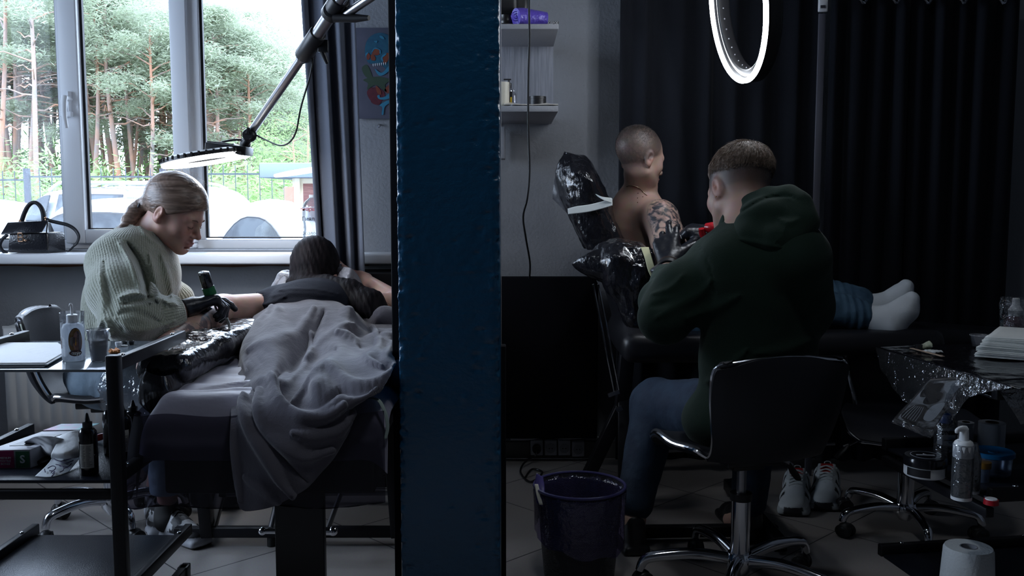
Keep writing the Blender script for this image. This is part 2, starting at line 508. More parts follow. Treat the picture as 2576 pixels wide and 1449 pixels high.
L_.new(tcn.outputs['Object'], nzf.inputs[0]); L_.new(bt.outputs['Color'], mxf.inputs[6]); L_.new(nzf.outputs['Color'], mxf.inputs[7]); L_.new(mxf.outputs[2], b.inputs['Base Color'])
b.inputs['Roughness'].default_value = .42
bpn = N_.new('ShaderNodeBump'); bpn.inputs['Strength'].default_value = .3; bpn.inputs['Distance'].default_value = .002; bpn.invert = True
L_.new(bt.outputs['Fac'], bpn.inputs['Height']); L_.new(bpn.outputs[0], b.inputs['Normal'])
structure('floor', MB().box(((XL+XR)/2, (YR+YW)/2, -.05), (XR-XL+.3, YW-YR+.3, .1)), mf)
structure('ceiling', MB().box(((XL+XR)/2, (YR+YW)/2, ZC+.05), (XR-XL+.3, YW-YR+.3, .1)), m_ceil)
LW0, LW1, LZ0, LZ1 = 1.9, 3.3, .9, 2.4
mb = MB()
mb.box((XL-.075, (YR+YW)/2, LZ0/2), (.15, YW-YR, LZ0)).box((XL-.075, (YR+YW)/2, (LZ1+ZC)/2), (.15, YW-YR, ZC-LZ1))
mb.box((XL-.075, (YR+LW0)/2, (LZ0+LZ1)/2), (.15, LW0-YR, LZ1-LZ0)).box((XL-.075, (LW1+YW)/2, (LZ0+LZ1)/2), (.15, YW-LW1, LZ1-LZ0))
structure('wall_left', mb, m_wall)
structure('wall_right', MB().box((XR+.075, (YR+YW)/2, ZC/2), (.15, YW-YR, ZC)), m_wall)
structure('wall_front', MB().box(((XL+XR)/2, YR-.075, ZC/2), (XR-XL+.3, .15, ZC)), m_dark)
# back wall with the window opening
WX0, WX1, WZ0, WZ1 = XL+.12, -.62, .86, 2.5
mb = MB(); T = .32
mb.box(((XL+XR)/2, YW+T/2, WZ0/2), (XR-XL+.3, T, WZ0))
mb.box(((XL+XR)/2, YW+T/2, (WZ1+ZC)/2), (XR-XL+.3, T, ZC-WZ1))
mb.box(((WX1+XR+.15)/2, YW+T/2, (WZ0+WZ1)/2), (XR+.15-WX1, T, WZ1-WZ0))
mb.box(((XL-.15+WX0)/2, YW+T/2, (WZ0+WZ1)/2), (WX0-XL+.15, T, WZ1-WZ0))
structure('wall_back', mb, m_wall)
# baseboard
mbb = mat('tile_baseboard', (.16, .155, .15), .4)
structure('baseboard_back', MB().box(((XL+XR)/2, YW-.006, .035), (XR-XL, .012, .07)), mbb, bevel=.002)
# sill
m_pvc = mat('white_pvc', (.80, .82, .86), .32)
m_pvc2 = mat('white_sill_laminate', (.82, .84, .88), .35)
ZS = P(100, 637, 3.76).z
structure('trim_1', MB().box(((WX0+WX1)/2+.06, (3.70+YW+.16)/2, ZS-.02), (WX1-WX0+.30, YW+.16-3.70, .04)), m_pvc2, bevel=.008)
m_foam = mat('brown_mounting_foam', (.10, .045, .022), .9, bump=(60, .8))
structure('trim_2', MB().tube([(WX0+.05*i, YW-.004-.004*math.sin(i*1.7), ZS-.047-.003*math.sin(i*.9)) for i in range(int((WX1-WX0)/.05)+2)], .012, 8), m_foam)
# ---- window: frame > sashes, panes, handle, hinge
WY = 3.97
win = bpy.data.objects.new('window_1', None); COL.objects.link(win); win.location = ((WX0+WX1)/2, WY+.03, WZ0); win['kind'] = 'structure'; ORG['window_1'] = Vector(win.location)
def wx(px): return P(px, 300, WY).x
def wz(py): return P(300, py, WY).z
zb0, zb1 = ZS, wz(603)
mb = MB()
def rect(mb, x0, x1, z0, z1, y0, y1): return mb.box(((x0+x1)/2, (y0+y1)/2, (z0+z1)/2), (x1-x0, y1-y0, z1-z0))
rect(mb, WX0, WX1, zb0-.02, zb1, WY, WY+.07)
rect(mb, WX0, WX1, WZ1-.06, WZ1, WY, WY+.07)
for a, c in ((WX0, WX0+.05), (wx(147), wx(176)), (wx(468), wx(507)), (WX1-.05, WX1)): rect(mb, a, c, zb1, WZ1-.06, WY, WY+.07)
mb.build('window_frame', m_pvc, win, bevel=.006)
# opening sash round pane two
sx0, sx1, sz0 = wx(158), wx(480), wz(612)
mb = MB(); y0, y1 = WY-.022, WY+.05
rect(mb, sx0, wx(207), sz0, WZ1-.05, y0, y1); rect(mb, wx(437), sx1, sz0, WZ1-.05, y0, y1)
rect(mb, wx(207), wx(437), sz0, wz(577), y0, y1); rect(mb, wx(207), wx(437), WZ1-.13, WZ1-.05, y0, y1)
sash = mb.build('window_sash', m_pvc, win, bevel=.006)
m_gas = mat('black_rubber_gasket', (.01, .01, .013), .6)
mb = MB()
for (a, c, z0) in ((wx(207), wx(437), wz(577)), (wx(507), WX1-.05, wz(599)), (WX0+.05, wx(147), zb1)):
    w_ = .011
    rect(mb, a, a+w_, z0, WZ1-.06, WY+.012, WY+.03); rect(mb, a+w_, c, z0, z0+.005, WY+.012, WY+.03); rect(mb, c-.004, c, z0, WZ1-.06, WY+.012, WY+.03)
mb.build('gasket', m_gas, win, smooth=False)
m_glass = thin('window_glass', (.97, .99, .985), .045, 0.0)
for (a, c, z0) in ((wx(207), wx(437), wz(577)), (wx(507), WX1-.05, wz(599)), (WX0+.05, wx(147), zb1)):
    MB().box(((a+c)/2, WY+.035, (z0+WZ1-.06)/2), (c-a, .004, WZ1-.06-z0)).build('pane', m_glass, win, smooth=False)
# handle
hb = P(177, 262, WY-.022)
hd = MB(); hd.tube([hb+V(0, -.004, .05), hb+V(0, -.004, -.05)], .016, 16, flat=.45)
hd.cyl(hb+V(0, 0, .02), hb+V(0, -.045, .02), .011); hd.tube([hb+V(0, -.045, .028), hb+V(-.002, -.052, 0), hb+V(-.004, -.05, -.05), hb+V(.0, -.046, -.10)], [.012, .012, .011, .009], 14, smooth=5)
hd.build('window_handle', m_pvc, win, ang=60)
lk = P(163, 288, WY-.022); MB().box(lk+V(.012, -.012, 0), (.05, .022, .022)).box(lk+V(0, -.006, .01), (.02, .012, .05)).build('latch', m_pvc, win, bevel=.004)
hg = P(491, 590, WY-.022); MB().box(hg+V(0, -.006, .01), (.022, .02, .085)).box(hg+V(.003, -.01, -.045), (.02, .015, .02)).build('hinge', m_pvc, win, bevel=.004)
# portal: a sampling aid for the sky light, gives off nothing itself
pl = bpy.data.lights.new('window_daylight_portal', 'AREA'); pl.shape = 'RECTANGLE'; pl.size = WX1-WX0; pl.size_y = WZ1-WZ0; pl.cycles.is_portal = True
po = bpy.data.objects.new('window_daylight_portal', pl); COL.objects.link(po); po.location = ((WX0+WX1)/2, YW+.5, (WZ0+WZ1)/2); po.rotation_euler = (-PI/2, 0, 0)

# ---------------- blue pillar and the dark partition behind it
m_blue = mat('glossy_blue_paint', (.0025, .064, .145), .30, bump=[(7, .25, 4, (1, 1, 1), .02), (38, .45, 5, (1, 1, 1.6), .008), (150, .25, 2, (1, 1, 1), .003)], coat=.5)
px0, px1 = P(995, 300, 2.3).x, P(1257.5, 300, 2.3).x
rs = np.random.RandomState(4)
nu, nzr = 40, 760
per = []
hw = (px1-px0)/2; cxp = (px0+px1)/2; yf, yb = 2.3, 2.5
for t in np.linspace(px0, px1, 76): per.append((t, yf))
for t in np.linspace(yf, yb, 14)[1:]: per.append((px1, t))
for t in np.linspace(px1, px0, 8)[1:]: per.append((t, yb))
for t in np.linspace(yb, yf, 14)[1:-1]: per.append((px0, t))
per = np.array(per); nper = len(per)
zz = np.linspace(0, ZC, nzr)
X = np.repeat(per[None, :, :], nzr, 0); Zc = np.repeat(zz[:, None], nper, 1)
pts = np.concatenate([X, Zc[..., None]], -1).reshape(-1, 3)
n1 = fbm(pts, 60, 3, 3); n2 = fbm(pts*np.array([1, 1, 1.2]), 190, 5, 2); n3 = fbm(pts, 12, 9, 2)
dcor = np.minimum(np.abs(pts[:, 0]-px0), np.abs(pts[:, 0]-px1))+np.abs(pts[:, 1]-yf)
edge = np.exp(-(dcor/.010)**2); near = np.exp(-(dcor/.03)**2)
cen = np.array([cxp, (yf+yb)/2]); dirc = pts[:, :2]-cen; dirc /= np.linalg.norm(dirc, axis=1, keepdims=True)
amt = -(edge*(.0035+.0045*np.clip(n1, -.3, 1)+.003*n2))+near*.0012*n1
pts[:, :2] += dirc*amt[:, None]
rp = np.random.RandomState(9)
for i in range(150):
    s_ = rp.rand(); xx = (px0+rp.rand()**2.2*.06) if s_ < .35 else ((px1-rp.rand()**2.2*.06) if s_ < .8 else px0+rp.rand()*(px1-px0)); zz0 = .1+1.6*rp.rand(); rr0 = .0025+.005*rp.rand()
    m_ = (pts[:, 1] < yf+.03); d2 = ((pts[:, 0]-xx)/(1+rp.rand()))**2+(pts[:, 2]-zz0)**2
    pts[:, 1] += np.where(m_, (.0028 if rp.rand() < .7 else -.002)*np.exp(-d2/rr0**2), 0)
pts[:, 1] += np.where(pts[:, 1] < yf+.02, -.0006*n3-.0005*n1*near, 0)
idx = np.arange(nzr*nper).reshape(nzr, nper)
nx_ = np.roll(idx, -1, 1)
f = np.stack([idx[:-1], nx_[:-1], nx_[1:], idx[1:]], -1).reshape(-1, 4)
pil = npmesh('pillar', pts, f, m_blue); tag(pil, 'thick concrete pillar painted glossy dark blue with rough chipped edges', 'pillar')
m_blk = mat('matt_black', (.005, .005, .007), .7, spec=.15)
a, c = P(980.5, 300, 2.52).x, P(1258, 300, 2.52).x
tag(MB().box(((a+c)/2, 2.525, ZC/2), (c-a, .03, ZC)).build('partition_board', m_blk, bevel=.003), 'tall black board standing against the back of the blue pillar', 'board')
a, c = P(1150, 1100, 2.58).x, P(1273, 1100, 2.58).x
zt = P(1200, 868, 2.58).z
tag(MB().box(((a+c)/2, 2.58, zt/2), (c-a, .04, zt)).build('side_cabinet', m_blk, bevel=.003), 'narrow low black cabinet end peeking out right of the blue pillar', 'cabinet')
m_gtrim = mat('pale_grey_edge', (.30, .31, .34), .6)
a = P(1261, 300, 2.58).x
tag(MB().box((a-.02, 2.58, (zt+ZC)/2), (.04, .03, ZC-zt)).build('corner_strip', m_gtrim, bevel=.002), 'thin pale grey vertical strip along the right edge of the blue pillar', 'trim strip')
# plaster chips in the pillar face

# second window, in the left wall out of view: the daylight that reaches the faces of things turned to the room
w2 = bpy.data.objects.new('window_2', None); COL.objects.link(w2); w2.location = (XL-.08, (LW0+LW1)/2, LZ0); w2['kind'] = 'structure'; ORG['window_2'] = Vector(w2.location)
mb = MB()
for y in (LW0+.03, (LW0+LW1)/2, LW1-.03): mb.box((XL-.08, y, (LZ0+LZ1)/2), (.07, .06, LZ1-LZ0))
for z in (LZ0+.03, LZ1-.03): mb.box((XL-.08, (LW0+LW1)/2, z), (.07, LW1-LW0-.06, .06))
mb.build('window_frame', m_pvc, w2, bevel=.004)
MB().box((XL-.08, (LW0+LW1)/2, (LZ0+LZ1)/2), (.004, LW1-LW0-.1, LZ1-LZ0-.1)).build('pane', m_glass, w2, smooth=False)
pl2 = bpy.data.lights.new('left_window_portal', 'AREA'); pl2.shape = 'RECTANGLE'; pl2.size = LZ1-LZ0; pl2.size_y = LW1-LW0; pl2.cycles.is_portal = True
po2 = bpy.data.objects.new('left_window_portal', pl2); COL.objects.link(po2); po2.location = (XL-.2, (LW0+LW1)/2, (LZ0+LZ1)/2); po2.rotation_euler = (0, -PI/2, 0)
# ================================================================= outside the window
m_asph = mat('asphalt', (.17, .165, .16), .9, bump=(40, .4))
m_soil = mat('forest_soil', (.14, .15, .07), .95, vary=(1.5, (.20, .15, .09), .4, .6))
GZ = -.35
structure('trim_3', MB().box((-3, YW+.32+9, GZ-.06), (40, 17.8, .1)), m_asph)
structure('trim_4', MB().box((-6, 38, GZ-.05), (90, 50, .1)), m_soil)
bpy.data.objects['trim_3']['label'] = 'grey asphalt car park outside'
bpy.data.objects['trim_4']['label'] = 'forest ground beyond the fence'
def carpaint(n, c): return mat(n, c, .25, coat=1)
m_cwhite = carpaint('white_car_paint', (.45, .50, .56)); m_csilver = carpaint('silver_car_paint', (.20, .22, .25))
m_cgl = mat('car_window_glass', (.015, .02, .028), .25, spec=.35, vary=(6, (.05, .06, .07), .45, .6))
m_cbl = mat('car_black_trim', (.02, .02, .024), .5); m_rim = mat('car_wheel_rim', (.5, .52, .55), .3, metal=.8)
def car(label, x0, x1, yc, prof, belt, glass, paint, wid=1.7, flip=False, rails=False, group=None):
    """prof: [(t, ztop)] over 0..1, belt: window line height, glass: [(t0,t1)]"""
    Lc = x1-x0; t0 = thing('car', label, 'car', ((x0+x1)/2, yc, GZ), group)
    ts = np.linspace(0, 1, 49); zt = np.interp(ts, [p[0] for p in prof], [p[1] for p in prof])
    k = np.ones(5)/5; zt = np.convolve(np.pad(zt, 2, 'edge'), k, 'valid')
    if flip: pass
    rings = []
    for t, z in zip(ts, zt):
        e = min(t, 1-t); wb = wid/2*min(1, .72+e*5); x = x0+t*Lc
        zb = belt+GZ; zt_ = z+GZ; roof = max(0, (z-belt)); wr = wb-.10-roof*.34 if roof > 0 else wb*.93
        zc = min(zb, zt_-.02); lo = GZ+.2
        h = [(wb-.06, lo), (wb, lo+.12), (wb+.01, (lo+zc)/2+.1), (wb-.02, zc), (wr+.06, zc+(zt_-zc)*.55 if roof > 0 else zt_-.012), (wr, zt_-.02), (wr*.55, zt_), (0, zt_+.01)]
        ring = [V(x, yc-a, b) for a, b in h]+[V(x, yc+a, b) for a, b in h[-2::-1]]
        rings.append(ring)
    MB().rings(rings).build('body', paint, t0, ang=180)
    # side windows follow the flank
    for (a, c) in glass:
        for sd in (-1, 1):
            vs = []
            n = 12
            for i in range(n+1):
                t = a+(c-a)*i/n; z = np.interp(t, ts, zt); roof = max(0.02, z-belt); wb = wid/2*min(1, .72+min(t, 1-t)*5); wr = wb-.10-roof*.34
                x = x0+t*Lc
                vs.append(V(x, yc+sd*(wb-.005), belt+GZ+.03)); f_ = .80
                vs.append(V(x, yc+sd*(wr+.075), belt+GZ+(z-belt)*f_))
            fs = [(2*i, 2*i+2, 2*i+3, 2*i+1) for i in range(n)]
            o = MB().add(vs, fs).build('window', m_cgl, t0, smooth=False)
            s = o.modifiers.new('t', 'SOLIDIFY'); s.thickness = .02; s.offset = 0
            MB().tube(vs[1::2], .012, 6).build('window_trim', m_cbl, t0)
    for fx in (.19, .80):
        for sd in (-1, 1):
            c = V(x0+fx*Lc, yc+sd*(wid/2-.09), GZ+.31)
            wh = MB().cyl(c+V(0, -.1, 0), c+V(0, .1, 0), .31, 28).build('wheel', m_cbl, t0, bevel=.02)
            MB().cyl(c+V(0, sd*.09, 0), c+V(0, sd*.112, 0), .2, 20).build('rim', m_rim, wh)
    if rails:
        for sd in (-1, 1):
            a_, b_ = rails; pts = []
            for i in range(9):
                t = a_+(b_-a_)*i/8; z = np.interp(t, ts, zt); up = .0 if i in (0, 8) else .055
                pts.append(V(x0+t*Lc, yc+sd*.52, GZ+z+up-.01))
            MB().tube(pts, .016, 8, smooth=3).build('roof_rail', m_rim, t0)
    return t0
def cz(py, Y): return P(300, py, Y).z-GZ
Y = 5.5
car('white hatchback nearest the window, dark side windows, behind the handbag', P(-150, 500, Y).x, P(520, 500, Y).x, 6.2,
    [(0, .62), (.10, .80), (.20, .95), (.36, cz(505, 6.0)), (.55, cz(500, 6.0)), (.75, cz(510, 6.0)), (.88, 1.02), (1, .8)], .98, [(.22, .46), (.50, .74)], m_cwhite, wid=1.35)
Y = 5.5
car('white sedan with pale reflecting side window right of the seated woman', P(440, 500, Y).x, P(1050, 500, Y).x, 6.5,
    [(0, .85), (.04, 1.0), (.16, cz(503, 6.0)), (.30, cz(508, 6.0)), (.44, 1.02), (.55, .84), (1, .66)], .86, [(.10, .42)], m_cwhite, wid=1.5)
car('silver estate car with roof rails parked in the second row', P(15, 500, 8.2).x, P(480, 500, 8.2).x, 8.9,
    [(0, .9), (.06, 1.25), (.14, cz(478, 8.4)), (.30, cz(472, 8.4)), (.62, cz(474, 8.4)), (.74, cz(488, 8.4)), (.86, 1.2), (1, .95)], 1.18, [(.10, .2), (.25, .6)], m_csilver, wid=1.4, rails=(.18, .62))
car('white van-like car with dark rails in the far row behind the sash', P(90, 470, 11).x, P(620, 470, 11).x, 11.8,
    [(0, 1.0), (.06, cz(480, 11)), (.16, cz(470, 11)), (.55, cz(467, 11)), (.8, cz(472, 11)), (.9, 1.2), (1, .9)], 1.22, [(.2, .5), (.55, .8)], m_cwhite, wid=1.6, rails=(.2, .75))
car('pale car at the far left edge beyond the handbag', P(-420, 500, 9).x, P(36, 500, 9).x, 9.7,
    [(0, .8), (.3, cz(500, 9)), (.6, cz(500, 9)), (.9, cz(520, 9)), (1, .9)], 1.0, [(.3, .6)], m_cwhite, wid=1.4)
# kiosk
m_cream = mat('cream_render', (.80, .74, .58), .8); m_kroof = mat('grey_blue_fascia', (.12, .15, .19), .7); m_kdoor = mat('maroon_louvre', (.16, .06, .06), .6, wave=(24, .8, 'Z', 0)); m_rust = mat('rusty_pole', (.30, .14, .10), .8)
kb = thing('kiosk', 'small cream kiosk with grey roof and maroon louvred door outside the window', 'building', (P(860, 500, 10.5).x, 11.2, GZ))
xk0 = P(736, 500, 10.5).x; xk1 = xk0+1.7
zk = P(740, 444, 10.5).z
MB().box(((xk0+xk1)/2, 11.3, (zk+GZ)/2), (xk1-xk0, 1.6, zk-GZ)).build('wall', m_cream, kb, bevel=.01)
MB().box(((xk0+xk1)/2-.1, 11.2, zk+.06), (xk1-xk0+.35, 2.0, .16)).build('roof', m_kroof, kb, bevel=.01)
dk0 = P(762, 500, 10.45).x
MB().box((dk0+.3, 10.49, (P(760, 462, 10.5).z+GZ)/2), (.6, .04, P(760, 462, 10.5).z-GZ)).build('door', m_kdoor, kb)
MB().box((dk0-.06, 10.48, (zk+GZ)/2), (.05, .05, zk-GZ)).build('trim_post', m_cream, kb)
tag(MB().cyl((P(727, 500, 10).x, 10, GZ), P(727, 470, 10), .05).build('rusty_post', m_rust), 'thin rusty post standing left of the cream kiosk', 'post')
tag(MB().box((P(545, 500, 9.4).x, 9.4, P(545, 500, 9.4).z/2+GZ/2), (.42, .3, P(545, 488, 9.4).z-GZ)).build('utility_box', m_cream, bevel=.01), 'pale box showing above the roof of the white sedan', 'box')
# metal fence: one run with posts and a mesh panel per bay
m_fence = mat('blue_grey_fence_metal', (.03, .035, .05), .6)
fe = thing('mesh_fence', 'blue grey wire mesh fence with square posts in front of the forest', 'fence', (-5, 13, GZ))
def fz(px): return P(px, 446-(px/790)*16, 13).z
posts = [-330, 68, 410, 775, 1130]
for i, px in enumerate(posts):
    b0 = P(px, 450, 13); MB().box((b0.x, 13, (b0.z+GZ+.1)/2), (.075, .05, b0.z-GZ+.18)).build('post', m_fence, fe)
    if i+1 < len(posts):
        q = posts[i+1]; mb = MB(); x0_, x1_ = b0.x, P(q, 450, 13).x
        n = int((x1_-x0_)/.155)
        for zz_ in (fz(px), fz(px)-.55, GZ+.15): mb.bar((x0_, 13, zz_), (x1_, 13, zz_), .022)
        for j in range(1, n):
            x = x0_+(x1_-x0_)*j/n; mb.bar((x, 13, GZ), (x, 13, fz(px)+.12), .009)
        mb.build('mesh_panel', m_fence, fe, smooth=False)
# pines
m_bark = mat('pine_bark', (.31, .155, .10), .9, vary=(2.2, (.17, .145, .14), .40, .62, (1, 1, .35)), bump=(14, .8, 4, (1, 1, .3), .03))
m_needle = mat('pine_needles', (.22, .25, .18), .7, vary=(.9, (.31, .34, .26), .35, .65))  # pale needle tones put the forest haze into the colour
m_leaf = mat('spring_leaves', (.20, .33, .12), .7, vary=(1.2, (.15, .26, .10), .35, .65))
for mm in (m_needle, m_leaf):
    N_, L_ = mm.node_tree.nodes, mm.node_tree.links
    tr = N_.new('ShaderNodeBsdfTranslucent'); mx_ = N_.new('ShaderNodeMixShader'); mx_.inputs[0].default_value = .55
    tr.inputs[0].default_value = (.32, .37, .25, 1) if mm is m_needle else (.28, .44, .16, 1)
    L_.new(N_['Principled BSDF'].outputs[0], mx_.inputs[1]); L_.new(tr.outputs[0], mx_.inputs[2]); L_.new(mx_.outputs[0], N_['Material Output'].inputs['Surface'])
def tufts(rs, cen, spread, n, size, flat=.45):
    """triangle needle sprays"""
    c = cen[rs.randint(len(cen), size=n)]+rs.normal(size=(n, 3))*spread*np.array([1, 1, flat])
    d1 = rs.normal(size=(n, 3)); d1[:, 2] *= .5; d1 /= np.linalg.norm(d1, axis=1, keepdims=True)
    d2 = np.cross(d1, rs.normal(size=(n, 3))); d2 /= np.linalg.norm(d2, axis=1, keepdims=True)
    s = size*(.6+rs.rand(n, 1)*.9)
    v = np.stack([c-d1*s, c+d2*s*.17, c+d1*s, c-d2*s*.17], 1).reshape(-1, 3)
    f = np.arange(n*4).reshape(n, 4)
    return v, f
def make_pine(seed, h, crown0, lean, ntuft):
    rs = np.random.RandomState(seed); random.seed(seed)
    root = thing('pine_tree', 'x', 'tree')
    bend = [V(lean*h*(t**1.5)+.12*math.sin(t*5+seed), .1*math.sin(t*4+seed*2), h*t) for t in np.linspace(0, 1, 9)]
    mb = MB(); mb.tube(bend, [.080*(1-.7*t)+.008 for t in np.linspace(0, 1, 9)], 10, smooth=3)
    cen = []
    nb = 20
    for i in range(nb):
        t = crown0*.72+(1-crown0*.72)*(i/nb); j = min(int(t*8), 7); p = bend[j].lerp(bend[j+1], t*8-j)
        a = rs.rand()*6.28; ln = (.4+1.25*math.sin(min(1, (1-t)/(1-crown0*.7)+.12)*PI*.8))*(.6+.6*rs.rand())
        bare = t < crown0
        pts = [p]
        for q in range(1, 5):
            pts.append(p+V(math.cos(a)*ln*q/4, math.sin(a)*ln*q/4, (.10 if bare else .25)*ln*math.sin(q/4*2.2)+.05*rs.randn()))
        mb.tube(pts, [.028, .022, .017, .012, .006], 5)
        if not bare or rs.rand() < .08:
            for q in (2, 3, 4, 4):
                cen.append(list(pts[q]+V(*(rs.randn(3)*.12))))
    mb.build('trunk', m_bark, root)
    cen.append(list(bend[-1])); cen = np.array(cen)
    v, f = tufts(rs, cen, .26, int(ntuft*3.4), .075)
    npmesh('foliage', v, f, m_needle, root, False)
    return root
protos = [make_pine(11, 8.0, .66, .03, 3600), make_pine(23, 9.0, .70, -.02, 3400), make_pine(37, 7.0, .60, .06, 3000), make_pine(51, 8.5, .56, -.05, 4000), make_pine(67, 6.5, .70, .01, 2400)]
rs = np.random.RandomState(7)
spots = []
PH_ = (8.0, 9.0, 7.0, 8.5, 6.5)
def top_y(px): return np.interp(px, [-500, 120, 210, 300, 370, 430, 520, 600, 650, 700, 760, 900], [-160, -120, -70, -30, 40, 20, 50, 60, 90, 190, 270, 330])
def trees_at(px, Y, k, dy=0): spots.append((P(px, 400, Y).x, Y, k, (P(px, float(top_y(px))+dy, Y).z-GZ)/PH_[k]))
for px, Y, k, dy in [(100, 21, 1, -60), (232, 24, 0, 0), (8, 22, 3, -40), (290, 24, 4, 20), (362, 23, 2, 30), (330, 25, 1, 0), (545, 27, 0, 20), (612, 26, 4, 10), (640, 28, 2, 20), (690, 29, 1, 10)]:
    trees_at(px, Y, k, dy)
for i in range(175):
    px = -420+rs.rand()*1200; Y = 24+rs.rand()*20
    trees_at(px, Y, rs.randint(5), rs.rand()*110-20)
lab = {0: 'tall pine with reddish trunk', 1: 'slender tall pine with high crown', 2: 'leaning pine with open crown', 3: 'bushy grey green pine', 4: 'thin pine with sparse top'}
used_p = set()
spots.sort(key=lambda s: s[1])
for i, (x, Y, k, s) in enumerate(spots):
    L_ = lab[k]+' in the forest beyond the car park fence'
    if k not in used_p: o = protos[k]; used_p.add(k)
    else: o = copytree(protos[k])
    o.location = (x, Y, GZ); o.rotation_euler = (0, 0, (i*2.39) % 6.28 if k != 2 else (i*.7) % .8-.4); o.scale = (s, s, s)
    o['label'] = L_; o['group'] = 'pines of the forest: '+lab[k]
# bright undergrowth
rs = np.random.RandomState(3)
cen = []
for i in range(420):
    px = -500+rs.rand()*1450; Y = 14.2+rs.rand()*13
    hmax = .90+.25*math.sin(px*.013)+.4*rs.rand()+(Y-14)*.042
    for q in range(4): cen.append((P(px, 400, Y).x+rs.randn()*.2, Y+rs.randn()*.2, GZ+hmax*rs.rand()*1.2))
v, f = tufts(rs, np.array(cen), .34, 42000, .09, .9)
o = npmesh('undergrowth', v, f, m_leaf, None, False); tag(o, 'bright green leafy undergrowth between the pine trunks behind the fence', 'bushes', kind='stuff')
cen = []
rs = np.random.RandomState(5)
for i in range(700):
    px = -700+rs.rand()*1750; Y = 30+rs.rand()*14; top = P(px, 410-50*rs.rand(), Y).z
    cen.append((P(px, 400, Y).x, Y, GZ+(top-GZ)*rs.rand()))
v, f = tufts(rs, np.array(cen), .6, 30000, .16, .9)
o = npmesh('thicket', v, f, m_leaf, None, False); tag(o, 'pale green thicket deep in the forest behind the pines', 'bushes', kind='stuff')
# lighter broadleaf trees, right part of the view
def make_leafy(seed, h):
    rs = np.random.RandomState(seed); root = thing('leafy_tree', 'x', 'tree'); mb = MB()
    mb.tube([V(0, 0, 0), V(.05, 0, h*.4), V(-.03, 0, h)], [.09, .06, .02], 8, smooth=4); cen = []
    for i in range(16):
        t = .25+.75*i/16; a = rs.rand()*6.28; ln = 1.0*math.sin(PI*(.15+.8*(t-.25)))+.2
        p = V(0, 0, h*t); q = p+V(math.cos(a)*ln, math.sin(a)*ln, .35); mb.tube([p, p.lerp(q, .5)+V(0, 0, .08), q], [.02, .014, .006], 5)
        cen += [list(p.lerp(q, .5)), list(q), list(q+V(*(rs.randn(3)*.2)))]
    mb.build('trunk', m_bark, root); v, f = tufts(rs, np.array(cen), .26, 6500, .05, .9); npmesh('foliage', v, f, m_leaf, root, False)
    return root
lp = make_leafy(5, 4.2)
for i, (px, Y, s) in enumerate([(740, 19, .62), (655, 21, .5), (775, 21, .7), (240, 22, .45), (560, 23, .5), (-100, 19, .5)]):
    o = lp if i == 0 else copytree(lp)
    o.location = (P(px, 400, Y).x, Y, GZ); o.rotation_euler = (0, 0, i*1.9); o.scale = (s, s, s)
    tag(o, 'light green young leafy tree among the pines', 'tree', 'young leafy trees among the pines')
# ================================================================= left half furniture
m_chrome = mat('chrome', (.75, .76, .80), .12, metal=1)
m_steel = mat('brushed_steel', (.36, .36, .38), .32, metal=1)
m_black = mat('black_plastic', (.012, .012, .014), .42)
m_blackm = mat('black_powder_coat', (.012, .012, .015), .4, spec=.25)
m_leather = mat('black_leatherette', (.012, .013, .018), .5, spec=.35, bump=[(260, .05, 2)])
m_rubber = mat('black_rubber', (.01, .01, .01), .6)
m_white = mat('white_plastic', (.80, .81, .83), .35)
m_paper = mat('white_paper', (.78, .79, .80), .8, bump=(55, .25))
# curtain left of the pillar
m_cur = mat('grey_curtain_cloth', (.12, .135, .175), .9, sheen=.1, bump=(500, .2))
def curtain(name, x0f, x1f, Y, z0, z1, folds, amp, m, label, seed=0, thick=.004):
    rs = np.random.RandomState(seed); nu, nv = folds*16, 26
    ph = rs.rand(6)*6; v = []
    for j in range(nv+1):
        t = j/nv; z = z0+(z1-z0)*t; x0, x1 = x0f(z), x1f(z)
        for i in range(nu+1):
            s = i/nu; w = s*folds*2*PI
            s2 = s+.012*math.sin(w*.37+ph[0]+t*.8)
            y = Y+amp*(.75*math.sin(w+ph[1]+.5*math.sin(t*2+s*9)+.4*math.sin(s*23+ph[3]))+.25*math.sin(w*.53+ph[2]+t*1.5))*(1-.25*t)
            v.append((x0+(x1-x0)*s2+.25*amp*math.cos(w+ph[4]), y, z))
    n = nu+1; f = [(j*n+i, j*n+i+1, (j+1)*n+i+1, (j+1)*n+i) for j in range(nv) for i in range(nu)]
    o = npmesh(name, np.array(v), np.array(f), m, None, True)
    s = o.modifiers.new('t', 'SOLIDIFY'); s.thickness = thick
    return tag(o, label, 'curtain')
Yc = 3.62
def lin(pxt, pxb, yt=0, yb=625):
    a, c = P(pxt, yt, Yc), P(pxb, yb, Yc)
    return lambda z: c.x+(a.x-c.x)*(z-c.z)/(a.z-c.z) if z > c.z-.3 else c.x
curtain('curtain', lin(757, 797), lin(890, 915), Yc, .12, 2.62, 3, .035, m_cur, 'long grey curtain drawn to the right side of the bright window', 3)
tag(MB().cyl((-1.5, Yc, 2.66), (-.35, Yc, 2.66), .014).build('curtain_rod', m_steel), 'steel curtain rod above the left window', 'curtain rod')
